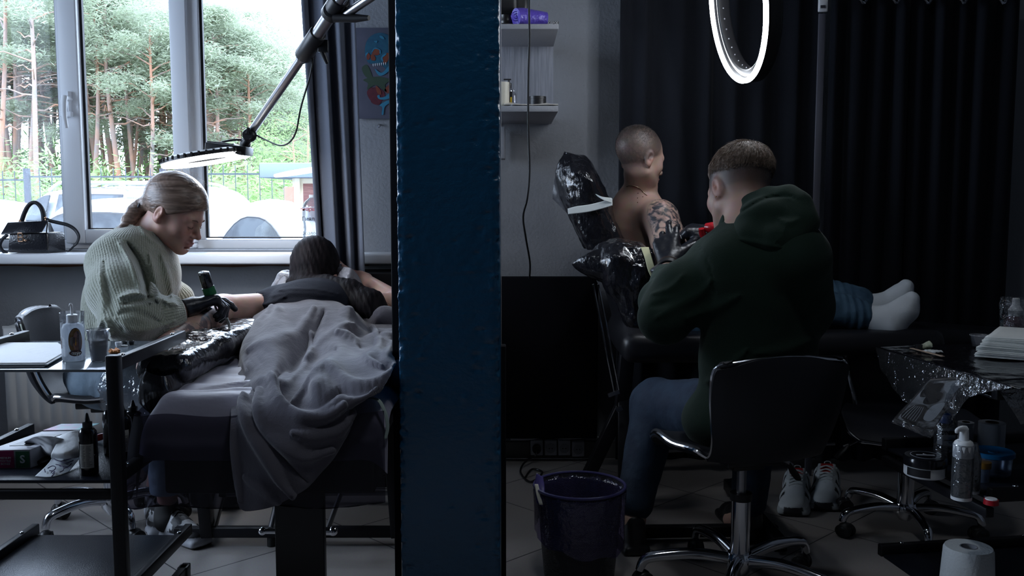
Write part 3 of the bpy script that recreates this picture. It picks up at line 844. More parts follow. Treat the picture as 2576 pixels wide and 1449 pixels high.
# poster with painted skull (flat print)
m_pbg = mat('poster_ground', (.075, .078, .115), .55, vary=(9, (.05, .055, .085), .35, .65)); m_teal = mat('poster_teal', (.012, .09, .15), .5, vary=(60, (.01, .07, .13), .4, .6)); m_org = mat('poster_orange', (.17, .045, .02), .5, vary=(50, (.15, .03, .02), .4, .6))
m_red = mat('poster_red', (.10, .014, .025), .5, vary=(50, (.07, .01, .02), .4, .6)); m_grn = mat('poster_green', (.03, .055, .035), .5); m_cy = mat('poster_light_blue', (.025, .17, .28), .5); m_wht = mat('poster_white', (.55, .6, .65), .5)
YP = YW-.012
po_ = thing('poster', 'dark unframed poster of a teal skull over red and orange flowers on the grey wall', 'poster', P(945, 297, YP))
pp = lambda x, y, k=0: P(860+x/5.17, 40+y/5.175, YP-.002-.0006*k)
def shape(pts, m, k, nm='print', n=5):
    q = [pp(x, y, k) for x, y in pts]; q, _ = crspline(q, [0]*len(q), n, True)
    MB().prism(q, (0, -.0004, 0)).build(nm, m, po_, smooth=False)
c0, c1 = P(893, 70, YP), P(1004, 297, YP)
MB().box(((c0.x+c1.x)/2, YP, (c0.z+c1.z)/2), (c1.x-c0.x, .003, c0.z-c1.z)).build('sheet', m_pbg, po_, smooth=False)
MB().box(((c0.x+c1.x)/2, YP-.002, c1.z), (c1.x-c0.x, .006, .006)).build('bottom_fold', m_pbg, po_)
shape([(300, 420), (340, 300), (440, 230), (560, 230), (700, 330), (730, 480), (700, 640), (600, 700), (480, 620), (360, 620), (310, 540)], m_teal, 1)
shape([(395, 470), (430, 425), (485, 440), (495, 490), (450, 515), (405, 500)], m_org, 3); shape([(318, 520), (345, 485), (368, 520), (350, 570), (322, 560)], m_org, 3)
shape([(375, 520), (400, 495), (435, 540), (430, 580), (385, 575)], m_org, 3); shape([(540, 520), (600, 480), (615, 540), (570, 620), (530, 600)], m_org, 3)
for a in ([(385, 470), (425, 415), (500, 440), (505, 495), (490, 485), (485, 445), (428, 430), (398, 470)], [(430, 690), (520, 740), (620, 640), (640, 680), (560, 760), (480, 775)], [(490, 260), (530, 265), (555, 300), (530, 300), (500, 285)], [(415, 330), (460, 325), (450, 350)], [(305, 500), (330, 475), (345, 478), (318, 520), (322, 570)], [(505, 560), (530, 510), (580, 490), (560, 520), (530, 545), (540, 600)]): shape(a, m_cy, 4)
for i in range(7): x = 400+i*27; yy = 640-i*3; shape([(x, yy-14), (x+12, yy-16), (x+9, yy+16), (x+4, yy+14)], m_wht, 5)
shape([(260, 680), (330, 640), (400, 800), (380, 830), (300, 780)], m_grn, 1); shape([(280, 830), (460, 790), (620, 830), (560, 900), (580, 990), (440, 900), (330, 960), (340, 880)], m_grn, 2)
shape([(330, 980), (400, 930), (520, 960), (560, 1040), (500, 1130), (470, 1160), (400, 1130), (340, 1050)], m_red, 1); shape([(440, 910), (500, 960), (510, 1020), (460, 1000)], m_org, 3); shape([(560, 950), (640, 880), (690, 930), (620, 1000), (570, 995)], m_org, 2)
shape([(460, 1040), (490, 1030), (500, 1060), (560, 1050), (620, 1010), (640, 1060), (560, 1090), (480, 1080)], m_cy, 4); shape([(490, 1160), (600, 1100), (640, 1120), (560, 1180), (540, 1280), (518, 1280), (525, 1190)], m_cy, 4); shape([(380, 1110), (500, 1120), (480, 1160), (410, 1145)], m_red, 2)
hk = P(954, 314, YW-.004); tag(MB().cyl(hk+V(0, .004, 0), hk+V(0, -.012, 0), .003).tube([hk+V(0, -.012, 0), hk+V(.006, -.014, -.006), hk+V(0, -.016, -.012), hk+V(-.006, -.014, -.006)], .0016, 6, smooth=3).build('wall_hook', m_chrome), 'tiny metal hook in the wall under the poster', 'hook')
# black panel beside head of the bed
a, c = P(893, 683, 3.7), P(990, 683, 3.7)
tag(MB().box(((a.x+c.x)/2+.05, 3.72, a.z/2), (c.x-a.x+.1, .2, a.z)).build('black_cabinet', m_blk, bevel=.006), 'low black cabinet against the wall below the skull poster', 'cabinet')
# radiator
m_rad = mat('radiator_enamel', (.62, .63, .64), .35)
r0, r1 = P(12, 900, 3.72), P(430, 900, 3.72); zt, zb = P(100, 826, 3.72).z, P(100, 1088, 3.72).z
rd = thing('radiator', 'white ribbed panel radiator under the window sill', 'radiator', ((r0.x+r1.x)/2, 3.76, zb))
mb = MB(); nr = int((r1.x-r0.x)/.0425); nvz = [(zb, .0), (zb+.045, .0), (zb+.065, .011), (zt-.065, .011), (zt-.045, .0), (zt, .0)]
vs = []; fs = []; nuu = nr*8
for i in range(nuu+1):
    x = r0.x+(r1.x-r0.x)*i/nuu; ph = (i % 8)/8; g = (1-math.cos(ph*2*PI))/2; g = g**.6
    for z, d in nvz: vs.append(V(x, 3.72-d*g, z))
k = len(nvz)
for i in range(nuu):
    for j in range(k-1): fs.append((i*k+j, (i+1)*k+j, (i+1)*k+j+1, i*k+j+1))
o = MB().add(vs, fs).build('front_panel', m_rad, rd, ang=60)
s = o.modifiers.new('t', 'SOLIDIFY'); s.thickness = .004
MB().box(((r0.x+r1.x)/2, 3.765, zb+.004), (r1.x-r0.x, .09, .008)).box((r0.x, 3.765, (zb+zt)/2), (.006, .09, zt-zb)).box((r1.x, 3.765, (zb+zt)/2), (.006, .09, zt-zb)).build('casing', m_rad, rd, bevel=.002)
mb = MB()
for i in range(40): x = r0.x+(r1.x-r0.x)*(i+.5)/40; mb.box((x, 3.765, zt+.003), (.012, .085, .004))
mb.box(((r0.x+r1.x)/2, 3.722, zt+.003), (r1.x-r0.x+.006, .008, .012)); mb.build('top_grille', m_rad, rd, smooth=False)
MB().cyl((r0.x+.1, 3.8, zb+.03), (r0.x+.1, 3.8, 0.0), .009).cyl((r0.x+.16, 3.8, zb+.03), (r0.x+.16, 3.8, 0.0), .009).build('pipe', m_rad, rd)

# handbag on the sill
m_croc = mat('black_croc_leather', (.012, .013, .018), .22, bump=[(1, 0, 0)], coat=.3)
N_, L_ = m_croc.node_tree.nodes, m_croc.node_tree.links
vo = N_.new('ShaderNodeTexVoronoi'); vo.inputs['Scale'].default_value = 95; vo.feature = 'DISTANCE_TO_EDGE'; tcx = N_.new('ShaderNodeTexCoord'); L_.new(tcx.outputs['Object'], vo.inputs['Vector'])
bpx = N_.new('ShaderNodeBump'); bpx.inputs['Strength'].default_value = .5; bpx.inputs['Distance'].default_value = .0016; L_.new(vo.outputs['Distance'], bpx.inputs['Height']); L_.new(bpx.outputs[0], N_['Principled BSDF'].inputs['Normal'])
m_gold = mat('gold_metal', (.75, .45, .28), .25, metal=1)
YB = 3.80
bg0 = thing('handbag', 'small black crocodile pattern handbag with arched handle on the window sill', 'handbag', (P(82, 640, YB).x, YB, ZS))
bp = lambda x, y, Y=YB-.045: P(x, y, Y)
prof = [(bp(18, 640), .0), (bp(23, 588), .004)]
front = [bp(18, 640), bp(22, 585), bp(118, 585), bp(122, 640)]
back = [p+V(.03, .09, 0) for p in front]
for p in front+back: p.z = max(p.z, ZS+.002)
front[0].z = front[3].z = back[0].z = back[3].z = ZS+.002
MB().add([front[0], front[3], back[3], back[0], front[1], front[2], back[2], back[1]], [(0, 3, 2, 1), (4, 5, 6, 7), (0, 1, 5, 4), (1, 2, 6, 5), (2, 3, 7, 6), (3, 0, 4, 7)]).build('body', m_croc, bg0, bevel=.008, seg=3)
# flap with angular overhang
f0 = [bp(2, 588, YB-.052), bp(108, 583, YB-.052), bp(122, 557, YB-.01), bp(140, 580, YB+.045), bp(120, 560, YB+.03), bp(20, 562, YB-.01)]
top = [bp(20, 562, YB-.02), bp(122, 557, YB-.02), bp(126, 557, YB+.03), bp(26, 561, YB+.03)]
fr = [bp(3, 591, YB-.056), bp(106, 585, YB-.056)]
mb = MB(); T_ = V(0, -.004, .004)
vv = [fr[0], fr[1], top[1], top[0], top[2], top[3]]
mb.add(vv+[p+T_ for p in vv], [(0, 1, 2, 3), (3, 2, 4, 5), (9, 8, 7, 6), (11, 10, 8, 9), (0, 6, 7, 1), (1, 7, 8, 2), (2, 8, 10, 4), (4, 10, 11, 5), (5, 11, 9, 3), (3, 9, 6, 0)])
mb.build('flap', m_croc, bg0, bevel=.002)
# side gusset rising to the flap corner
sp = [bp(118, 590, YB-.04), bp(122, 640, YB-.04), bp(144, 634, YB+.045), bp(136, 580, YB+.045), bp(126, 558, YB+.03), bp(121, 560, YB-.015)]
MB().prism(sp, (-.006, 0, 0)).build('gusset', m_croc, bg0, bevel=.002)
hp = [bp(54, 558, YB), bp(62, 535, YB), bp(72, 517, YB), bp(86, 509, YB), bp(99, 516, YB), bp(108, 533, YB), bp(111, 556, YB)]
MB().tube(hp, [.009, .009, .0085, .008, .0085, .0095, .01], 12, smooth=5).build('handle', m_leather, bg0)
MB().sph(bp(50, 556, YB-.008), .006).sph(bp(116, 553, YB-.008), .006).sph(bp(114, 548, YB-.01), .005).build('stud', m_gold, bg0)
bb = MB(); c_ = bp(52, 597, YB-.06)
for a, b_ in (((-.010, .016), (-.010, -.016)), ((-.010, .016), (.006, .016)), ((.008, .013), (.008, .003)), ((-.010, 0), (.008, 0)), ((.010, -.003), (.010, -.014)), ((-.010, -.016), (.008, -.016))): bb.tube([c_+V(a[0], 0, a[1]), c_+V(b_[0], 0, b_[1])], .0024, 8)
bb.sph(c_+V(.017, 0, -.012), (.005, .002, .004)); bb.build('clasp', m_gold, bg0)
st = [bp(116, 551, YB-.01), bp(128, 556, YB-.01), bp(150, 561, YB-.01), bp(170, 566, YB-.01), bp(188, 577, YB-.01), bp(198, 594, YB-.02), bp(194, 610, YB-.03), bp(186, 618, YB-.03)]
MB().tube(st, .0035, 8, smooth=5, flat=2.0).tube([bp(186, 618, YB-.03), bp(178, 628, YB-.04), bp(170, 633, YB-.05)], [.006, .009, .006], 8, smooth=3, flat=.5).build('strap', m_leather, bg0)
MB().tube([bp(20, 590, YB-.03), bp(6, 602, YB-.03), bp(0, 618, YB-.03), bp(8, 632, YB-.03), bp(19, 637, YB-.03)], .0035, 8, smooth=5, flat=2).build('strap', m_leather, bg0)

# water bottle on the sill, half behind the curtain
m_pet = thin('clear_pet', (.93, .96, .98), .12, .05, .12, (.8, .85, .9)); m_lbl = thin('bottle_label_film', (.9, .93, .97), .05, .2, .45, (.82, .86, .92))
YB2 = 3.80; bc = P(791, 632, YB2); bc.z = ZS
wb = thing('water_bottle', 'clear plastic water bottle on the sill half hidden by the grey curtain', 'bottle', bc)
zq = lambda y: P(791, y, YB2).z
MB().lathe([(.001, ZS), (.040, ZS), (.045, ZS+.01), (.045, zq(590)), (.041, zq(578)), (.041, zq(566)), (.045, zq(552)), (.044, zq(520)), (.036, zq(508)), (.018, zq(498)), (.016, zq(494))], (bc.x, bc.y, 0), cap=False).build('bottle_body', m_pet, wb, ang=180)
MB().lathe([(.0455, zq(556)), (.0455, zq(520))], (bc.x, bc.y, 0), cap=False).build('label_sleeve', m_lbl, wb, ang=180)
MB().lathe([(.0, zq(490)), (.017, zq(490)), (.017, zq(498)), (0, zq(498))], (bc.x, bc.y, 0), cap=False).build('cap', m_white, wb)
m_rdp = mat('red_print', (.55, .05, .06), .5); m_bdp = mat('dark_print', (.03, .035, .05), .5)
text_mesh('lettering', '•норшин', .021, m_rdp, wb, P(783, 526, YB2-.047), (1, 0, 0), (0, 0, 1)); text_mesh('lettering', 'Гиялмо', .022, m_bdp, wb, P(785, 551, YB2-.047), (1, 0, 0), (0, 0, 1)); text_mesh('lettering', 'Зоологія', .018, m_bdp, wb, P(784, 587, YB2-.047), (1, 0, 0), (0, 0, 1))

# ---------------- LED ring lamp on a telescopic arm
m_led = mat('white_led', (1, 1, 1), .5, emit=(.93, .96, 1), es=LED)
YL = 3.25; lc = P(521, 402, YL)
lamp = thing('ring_lamp', 'lit white LED ring lamp on a long grey telescopic arm above the seated woman', 'lamp', P(860, 0, 2.5))
nrm = V(-.17, .0, 1).normalized(); RL = .149
q = V(0, 0, 1).rotation_difference(nrm)
def ringprof(c, axis, pr, n=64):
    mb = MB(); qq = V(0, 0, 1).rotation_difference(Vector(axis).normalized())
    rings = [[Vector(c)+qq @ V(r*math.cos(2*PI*j/n), r*math.sin(2*PI*j/n), z) for r, z in pr] for j in range(n)]
    mb.rings(rings, close=True); return mb
ringprof(lc, nrm, [(RL-.001, .006), (RL, -.004), (RL-.004, -.007), (RL-.045, -.007), (RL-.048, -.004), (RL-.047, .006)]).build('diffuser', m_led, lamp, ang=50)
ringprof(lc, nrm, [(RL+.002, .004), (RL+.001, .016), (RL-.01, .022), (RL-.04, .022), (RL-.05, .016), (RL-.05, .004)]).build('housing', m_black, lamp, ang=50)
mb = MB()
for i in range(40):
    a = 2*PI*i/40; p = lc+q @ V((RL+.001)*math.cos(a), (RL+.001)*math.sin(a), .014); mb.box(p, (.006, .006, .012))
mb.build('cooling_rib', m_black, lamp)
hc = P(577, 376, YL-.03)
MB().box(hc, (.135, .10, .03), Matrix.Rotation(R(6), 3, 'Y')).box(hc+V(-.02, 0, .018), (.09, .07, .008), Matrix.Rotation(R(6), 3, 'Y')).build('control_box', m_black, lamp, bevel=.008, seg=3)
MB().bar(P(560, 386, YL), P(600, 384, YL-.1), .02, .008).bar(P(620, 385, YL), P(612, 378, YL), .03, .01).build('bracket', m_black, lamp, bevel=.002)
jl = P(628, 340, 3.2)
MB().sph(P(617, 362, 3.22), .018).cyl(P(612, 372, 3.22), jl, .014).sph(jl, .024).cyl(jl+V(0, -.03, 0), jl+V(0, .03, 0), .016).tube([jl+V(-.0, -.03, .0), P(625, 322, 3.18)], [.009, .005], 8).build('swivel_joint', m_black, lamp)
a0, a1, a2, a3 = P(636, 326, 3.2), P(768, 133, 2.9), P(835, 30, 2.76), P(905, -75, 2.62)
MB().cyl(a0, a1, .0135).build('inner_tube', m_steel, lamp); MB().cyl(a1.lerp(a2, -.15), a3, .0185).build('outer_tube', m_steel, lamp)
dr = (a2-a1).normalized()
MB().cyl(a1-dr*.015, a1+dr*.10, .027, 20, .025).box(a1+dr*.06+V(.03, 0, -.015), (.03, .02, .035)).tube([a1+dr*.05+V(.03, -.01, -.02), a1+dr*.03+V(.055, -.01, -.05)], [.009, .006], 8).cyl(a2-dr*.015, a2+dr*.06, .028).cyl(a2+V(0, -.03, 0), a2+V(0, .03, 0), .02).build('clamp_collar', m_black, lamp, bevel=.002)
MB().tube([a2+V(.01, -.02, -.02), P(895, 46, 2.72), P(928, 45, 2.7)], [.013, .012, .007], 12).build('lever', m_black, lamp)
MB().cyl(P(868, 38, 2.74), P(990, -45, 2.6), .012).build('stay_rod', m_steel, lamp)
e1 = P(905, -75, 2.62); MB().cyl(e1, V(e1.x+.1, e1.y-.05, ZC), .0185).cyl(V(e1.x+.1, e1.y-.05, ZC-.02), V(e1.x+.1, e1.y-.05, ZC), .05).build('ceiling_mount', m_black, lamp)
MB().tube([P(787, 145, 2.9), P(780, 190, 2.9), P(757, 270, 2.95), P(745, 330, 3.0), P(728, 358, 3.05), P(705, 366, 3.1), P(675, 355, 3.15), P(645, 340, 3.2)], .0028, 8, smooth=6).tube([P(615, 352, 3.22), P(585, 352, 3.22), P(552, 359, 3.23)], .0035, 8, smooth=4).build('cable', m_black, lamp)
MB().box(P(548, 362, 3.23), (.035, .025, .014)).build('plug', m_black, lamp, bevel=.003)

# ---------------- swivel stools
def star_base(root, c, r, hub, seat_z, ang0=0.0, colr=.026, caster_ang=None, narm=5):
    """five-star chrome base with casters: the column is part of the stool"""
    MB().lathe([(.012, .045), (colr*.7, .045), (colr*1.35, .07), (colr*1.45, .10), (colr*1.2, .115), (colr*1.0, .115)], c).build('hub', m_chrome, root)
    zc_ = .115+(seat_z-.115)*.52
    MB().lathe([(colr, .10), (colr, zc_), (colr*.9, zc_+.003), (0.005, zc_+.003)], c).build('column', m_chrome, root)
    MB().lathe([(colr*1.12, zc_-.012), (colr*1.12, zc_+.008), (.01, zc_+.008)], c).build('collar', m_black, root)
    MB().cyl(Vector(c)+V(0, 0, zc_), Vector(c)+V(0, 0, seat_z-.03), colr*.5).build('piston', m_steel, root)
    MB().box(Vector(c)+V(0, 0, seat_z-.035), (.16, .16, .02)).box(Vector(c)+V(0, 0, seat_z-.05), (.09, .09, .03)).build('mounting_plate', m_black, root, bevel=.004)
    for i in range(narm):
        a = ang0+2*PI*i/narm; d = V(math.cos(a), math.sin(a), 0); c_ = Vector(c)
        MB().tube([c_+d*.02+V(0, 0, .095), c_+d*r*.45+V(0, 0, .108), c_+d*r*.8+V(0, 0, .10), c_+d*r*.95+V(0, 0, .088), c_+d*r+V(0, 0, .058)], [.017, .016, .015, .014, .012], 12, smooth=5).build('base_arm', m_chrome, root)
        ca = a+1.1+i*.9; e = V(math.cos(ca), math.sin(ca), 0); s_ = V(-e.y, e.x, 0); wc = c_+d*r+e*.012+V(0, 0, .026)
        cs = MB().cyl(wc-s_*.021, wc-s_*.005, .026, 20).cyl(wc+s_*.005, wc+s_*.021, .026, 20).build('caster', m_rubber, root, bevel=.003)
        MB().sph(wc+V(0, 0, .008), (.024, .024, .024), 14, 8).build('caster_hood', m_black, cs)
SH = [(-.228, .268, .148, .006), (-.235, .240, .176, .020), (-.238, .17, .176, .035), (-.232, .10, .166, .040), (-.215, .045, .155, .040), (-.175, .004, .155, .03), (-.10, -.012, .185, .012), (-.01, -.018, .205, .0), (.09, -.014, .208, -.004), (.165, -.02, .195, -.01), (.205, -.045, .165, -.015)]
def shell_stool(name, label, loc, face, seat_z, r=.27, ang0=0.2, quilt=True, mrim=None):
    """one-piece moulded seat: padded shell with a chrome rim, seat faces +Y turned by face"""
    root = thing(name, label, 'chair', (0, 0, 0))
    rows = []
    for y, z, hw, wrap in SH:
        row = []
        for t in (-1, -.8, -.4, 0, .4, .8, 1):
            e = abs(t)**2.2
            if y < -.16: row.append(V(hw*t, y+wrap*e*1.4, seat_z+z-(.018*e if z > .24 else 0)))
            else: row.append(V(hw*t, y-.01*e, seat_z+z+.03*e*(1 if y < .12 else .3)))
        rows.append(row)
    def dq(S, u, v):
        if not quilt: return 0*u
        a = np.abs(((u*5+v*3) % 1)-.5); b_ = np.abs(((u*5-v*3) % 1)-.5)
        return -.0035*(np.exp(-((.5-a)/.035)**2)+np.exp(-((.5-b_)/.035)**2))
    pad = patch('seat_shell', rows, m_leather, root, k=12, thick=.024, disp=dq)
    pad.modifiers['t'].offset = 0
    edge = [r_[0] for r_ in rows[1:]]+rows[-1][1:]+[r_[-1] for r_ in rows[-2:0:-1]]+[rows[0][5], rows[0][3], rows[0][1]]
    MB().tube([e+V(0, -.0, -.0) for e in edge], .006, 8, closed=True, smooth=4).build('chrome_rim', m_chrome, root)
    star_base(root, (0, -.01, 0), r, .1, seat_z, ang0)
    lv = MB().tube([V(.05, .02, seat_z-.05), V(.15, .06, seat_z-.07), V(.20, .08, seat_z-.10)], .006, 8).build('lever_rod', m_steel, root)
    MB().tube([V(.185, .075, seat_z-.09), V(.21, .083, seat_z-.125), V(.225, .088, seat_z-.145)], [.008, .016, .012], 12, flat=.5, smooth=3).build('lever_grip', m_black, lv)
    root.location = loc; root.rotation_euler = (0, 0, face)
    return root
wcx = P(262, 1000, 2.95)
shell_stool('swivel_chair', 'black quilted swivel chair with chrome rim under the woman in the green sweater', (wcx.x-.01, 3.03, 0), R(-82), .455, r=.225, ang0=R(-44), quilt=False)

# ---------------- trolleys
m_tray = mat('black_textured_tray', (.012, .014, .022), .32, spec=.3, bump=[(320, .10, 2)])
def trolley(label, o, ux, uy, W, Dp, zs=(.69, .435, .155), posty=.0, ext=.03, clearglass=True):
    """o: floor point of the front left corner, ux across, uy depth (rails run along uy)"""
    ux = Vector(ux).normalized(); uy = Vector(uy).normalized(); o = Vector(o)
    c = o+ux*W/2+uy*Dp/2
    root = thing('trolley', label, 'trolley', (c.x, c.y, 0))
    rot = Matrix((ux, uy, V(0, 0, 1))).transposed()
    def bx(p, d): return MB().box(p, d, rot)
    for s_ in (0, 1):
        e = o+ux*(W*s_)
        MB().box(e+uy*posty+V(0, 0, (zs[0]+.035)/2+.03), (.028, .028, zs[0]+.035-.06), rot).build('post', m_blackm, root, bevel=.003)
        for z in zs:
            rl = MB().box(e+uy*(Dp/2+.01)+V(0, 0, z+.012), (.020, Dp+ext, .03), rot).build('side_rail', m_blackm, root, bevel=.003)
            for t in (.12, .88): MB().sph(e+uy*(Dp*t)+V(0, 0, z+.0285), (.006, .006, .003), 10, 6).build('screw', m_chrome, rl)
        for t in (.06, .94):
            w_ = e+uy*(Dp*t)+V(0, 0, .026)
            cs = MB().cyl(w_-ux*.011, w_+ux*.011, .026, 18).build('caster', m_rubber, root, bevel=.003)
            MB().box(w_+V(0, 0, .03), (.028, .03, .05), rot).build('caster_fork', m_black, cs, bevel=.003)
        MB().box(e+uy*(Dp/2)+V(0, 0, .07), (.022, Dp, .022), rot).build('base_rail', m_blackm, root, bevel=.003)
    for i, z in enumerate(zs):
        if i == 0:
            MB().box(c+V(0, 0, z-.001), (W-.02, Dp, .006), rot).build('glass_shelf', m_tglass if clearglass else m_tray, root, bevel=.001)
        else:
            MB().box(c+V(0, 0, z), (W-.02, Dp, .008), rot).build('shelf', m_tray, root, bevel=.003)
        if i == 1: MB().box(o+ux*W/2+uy*.0+V(0, 0, z-.028), (W, .02, .022), rot).build('cross_bar', m_blackm, root, bevel=.003)
    return root
m_tglass = mat('smoked_glass_shelf', (.16, .19, .22), .08, spec=.8, bump=[(25, .12, 2, (1, 8, 1), .004)])
to = G(287, 932, .69); to = V(to.x, to.y, 0)
tre = G(385, 868, .70)
W1 = .42; L_to = V(to.x-W1, to.y, 0)
trolley('black metal trolley with glass top in the left foreground', L_to, (1, 0, 0), (0, 1, 0), W1, .42)
ZG = .692; ZL = .439
def on(px, py, z): return G(px, py, z)
# squeeze bottle
m_milk = translucent(mat('translucent_white_plastic', (.86, .89, .93), .3), (.9, .93, .97), .6); m_bag = thin('thin_clear_bag', (.96, .98, 1), .10, .08, .03, bump=(30, .6))
c_ = on(186, 906, ZG); s_ = .001*c_.y/2.4*1.0; u = c_.y/2400
sb = thing('squeeze_bottle', 'white squeeze bottle with orange and brown face label on the glass trolley top', 'bottle', c_)
MB().lathe([(.001, 0), (24*u, 0), (27*u, 3*u), (27*u, 62*u), (26*u, 82*u), (22*u, 92*u), (13*u, 97*u), (13*u, 98*u)], c_).build('bottle_body', m_milk, sb, ang=60)
MB().lathe([(.001, 96*u), (13.5*u, 96*u), (13.5*u, 116*u), (10*u, 118*u), (.001, 118*u)], c_).build('cap', m_white, sb)
MB().tube([c_+V(0, 0, 116*u), c_+V(0, 0, 134*u), c_+V(-2*u, 0, 144*u), c_+V(-5*u, 0, 138*u)], [3.4*u, 3.2*u, 3*u, 2*u], 10, smooth=4).build('nozzle', m_white, sb)
m_lo = mat('orange_label', (.62, .30, .05), .5); m_lb = mat('brown_label', (.09, .045, .04), .5); m_sk = mat('label_face', (.36, .22, .19), .5, vary=(120, (.2, .11, .1), .45, .6))
def curved(mb, pts, rad, c, off=0):
    """flat outline wrapped on a cylinder facing the camera"""
    q = [Vector(c)+V(rad*math.sin(a), -rad*math.cos(a), z) for a, z in pts]; n = len(q); m_ = sum(q, V(0, 0, 0))/n
    d = V(0, 0, 0); a0_ = sum(a for a, z in pts)/n; m_ = Vector(c)+V(rad*math.sin(a0_), -rad*math.cos(a0_), sum(z for a, z in pts)/n)
    mb.add(q+[m_], [(i, (i+1) % n, n) for i in range(n)]); return mb
def lblob(name, m, a0_, z0_, ra, rz, rad, n=22, ka=1):
    pts = [(a0_+ra*math.cos(2*PI*i/n), z0_+rz*math.sin(2*PI*i/n)) for i in range(n)]
    curved(MB(), pts, rad, c_).build(name, m, sb, smooth=False)
lblob('label_oval', m_lb, .66, 52*u, .64, 34*u, 27.3*u); lblob('label_oval', m_lo, .67, 52*u, .60, 32*u, 27.6*u); lblob('label_portrait', m_sk, .82, 50*u, .40, 28*u, 27.9*u); lblob('label_banner', m_lb, .62, 22*u, .55, 8*u, 28.1*u)
lblob('label_text_patch', m_lb, -.95, 46*u, .20, 16*u, 27.5*u)
text_mesh('lettering', 'Kozyr', 13*u, m_white, sb, c_+V(14*u, -25.5*u, 22*u), (1, 0, 0), (0, 0, 1), bold=True)
bgm = MB().lathe([(28*u, 2*u), (29*u, 60*u), (29*u, 100*u), (30*u, 122*u), (29.5*u, 124*u)], c_, cap=False, n=10); bgm.build('clear_sleeve', m_bag, sb, ang=30)
# plastic cup with dark ink
m_cup = thin('ribbed_clear_cup', (.80, .82, .88), .10, .12, .30, (.75, .77, .85)); m_ink = mat('dark_blue_ink', (.012, .012, .022), .2)
c_ = on(249, 908, ZG); u = c_.y/2400
cp = thing('plastic_cup', 'clear ribbed plastic cup half filled with dark ink beside the squeeze bottle', 'cup', c_)
pr = [(17*u, 0), (18*u, 2*u)]
for i in range(9): z = 4+i*4.6; rr_ = 18.2+i*.55; pr += [((rr_+.5)*u, z*u), ((rr_-.3)*u, (z+2.3)*u)]
pr += [(23*u, 50*u), (24*u, 56*u), (26.5*u, 78*u), (29*u, 80*u), (29*u, 82*u), (27*u, 82.5*u)]
MB().lathe([(.0005, 1*u)]+pr, c_, cap=False, n=40).build('cup_wall', m_cup, cp, ang=180)
MB().lathe([(.0005, 2*u), (16.5*u, 2*u), (20.5*u, 44*u), (22.5*u, 54*u), (.0005, 54*u)], c_, cap=False, n=32).build('ink', m_ink, cp, ang=60)
# towels on the glass: one folded pile
tw0 = thing('paper_towels', 'flat pile of white paper towels on the glass trolley top', 'paper towels', on(60, 905, ZG))
cc = [on(-60, 925, ZG), on(120, 924, ZG), on(172, 893, ZG), on(150, 872, ZG), on(-60, 872, ZG)]
for i in range(4):
    q_ = [p+V((i*.37 % 1-.5)*.012, (i*.53 % 1-.5)*.01, .0015+i*.0025) for p in cc]
    MB().prism(q_, (0, 0, .0018)).build('sheet', m_paper, tw0, smooth=False)
# small things on the glass
def inkcap(name, px, py, r, h, m, label, cat='ink cap', mfill=m_ink):
    c = on(px, py, ZG); o = thing(name, label, cat, c)
    MB().lathe([(.0005, 0), (r*.7, 0), (r*.9, h*.3), (r, h), (r*.9, h), (r*.6, h*.45), (.0005, h*.45)], c, cap=False, n=20).build('cup', m, o); return o
inkcap('ink_cap', 298, 872, .008, .012, m_white, 'tiny white ink cap just right of the plastic cup', mfill=m_white)
inkcap('ink_cap', 313, 868, .007, .010, m_black, 'tiny black ink cap on a dab of paste, left one of the black pair')
inkcap('ink_cap', 331, 867, .007, .010, m_black, 'tiny black ink cap nearest the rail end, right one of the black pair')
m_dab = mat('white_paste', (.75, .77, .78), .4)
for px, py, l in ((313, 871, 'white dab of paste behind the crumpled foil'), (305, 893, 'white dab of paste beside the trolley rail')):
    tag(MB().sph(on(px, py, ZG)+V(0, 0, .001), (.010, .006, .003)).build('paste_dab', m_dab), l, 'paste')
m_foil = mat('amber_foil', (.45, .17, .05), .25, metal=.6, bump=(300, .8))
s = SDF(); c = on(287, 889, ZG); s.ell(c+V(0, 0, .005), (.014, .010, .006)); tag(smesh('crumpled_foil', s, m_foil, None, .002, disp=lambda p: .0035*fbm(p, 400, 3)), 'crumpled amber foil wrapper on the glass top right of the cup', 'wrapper')
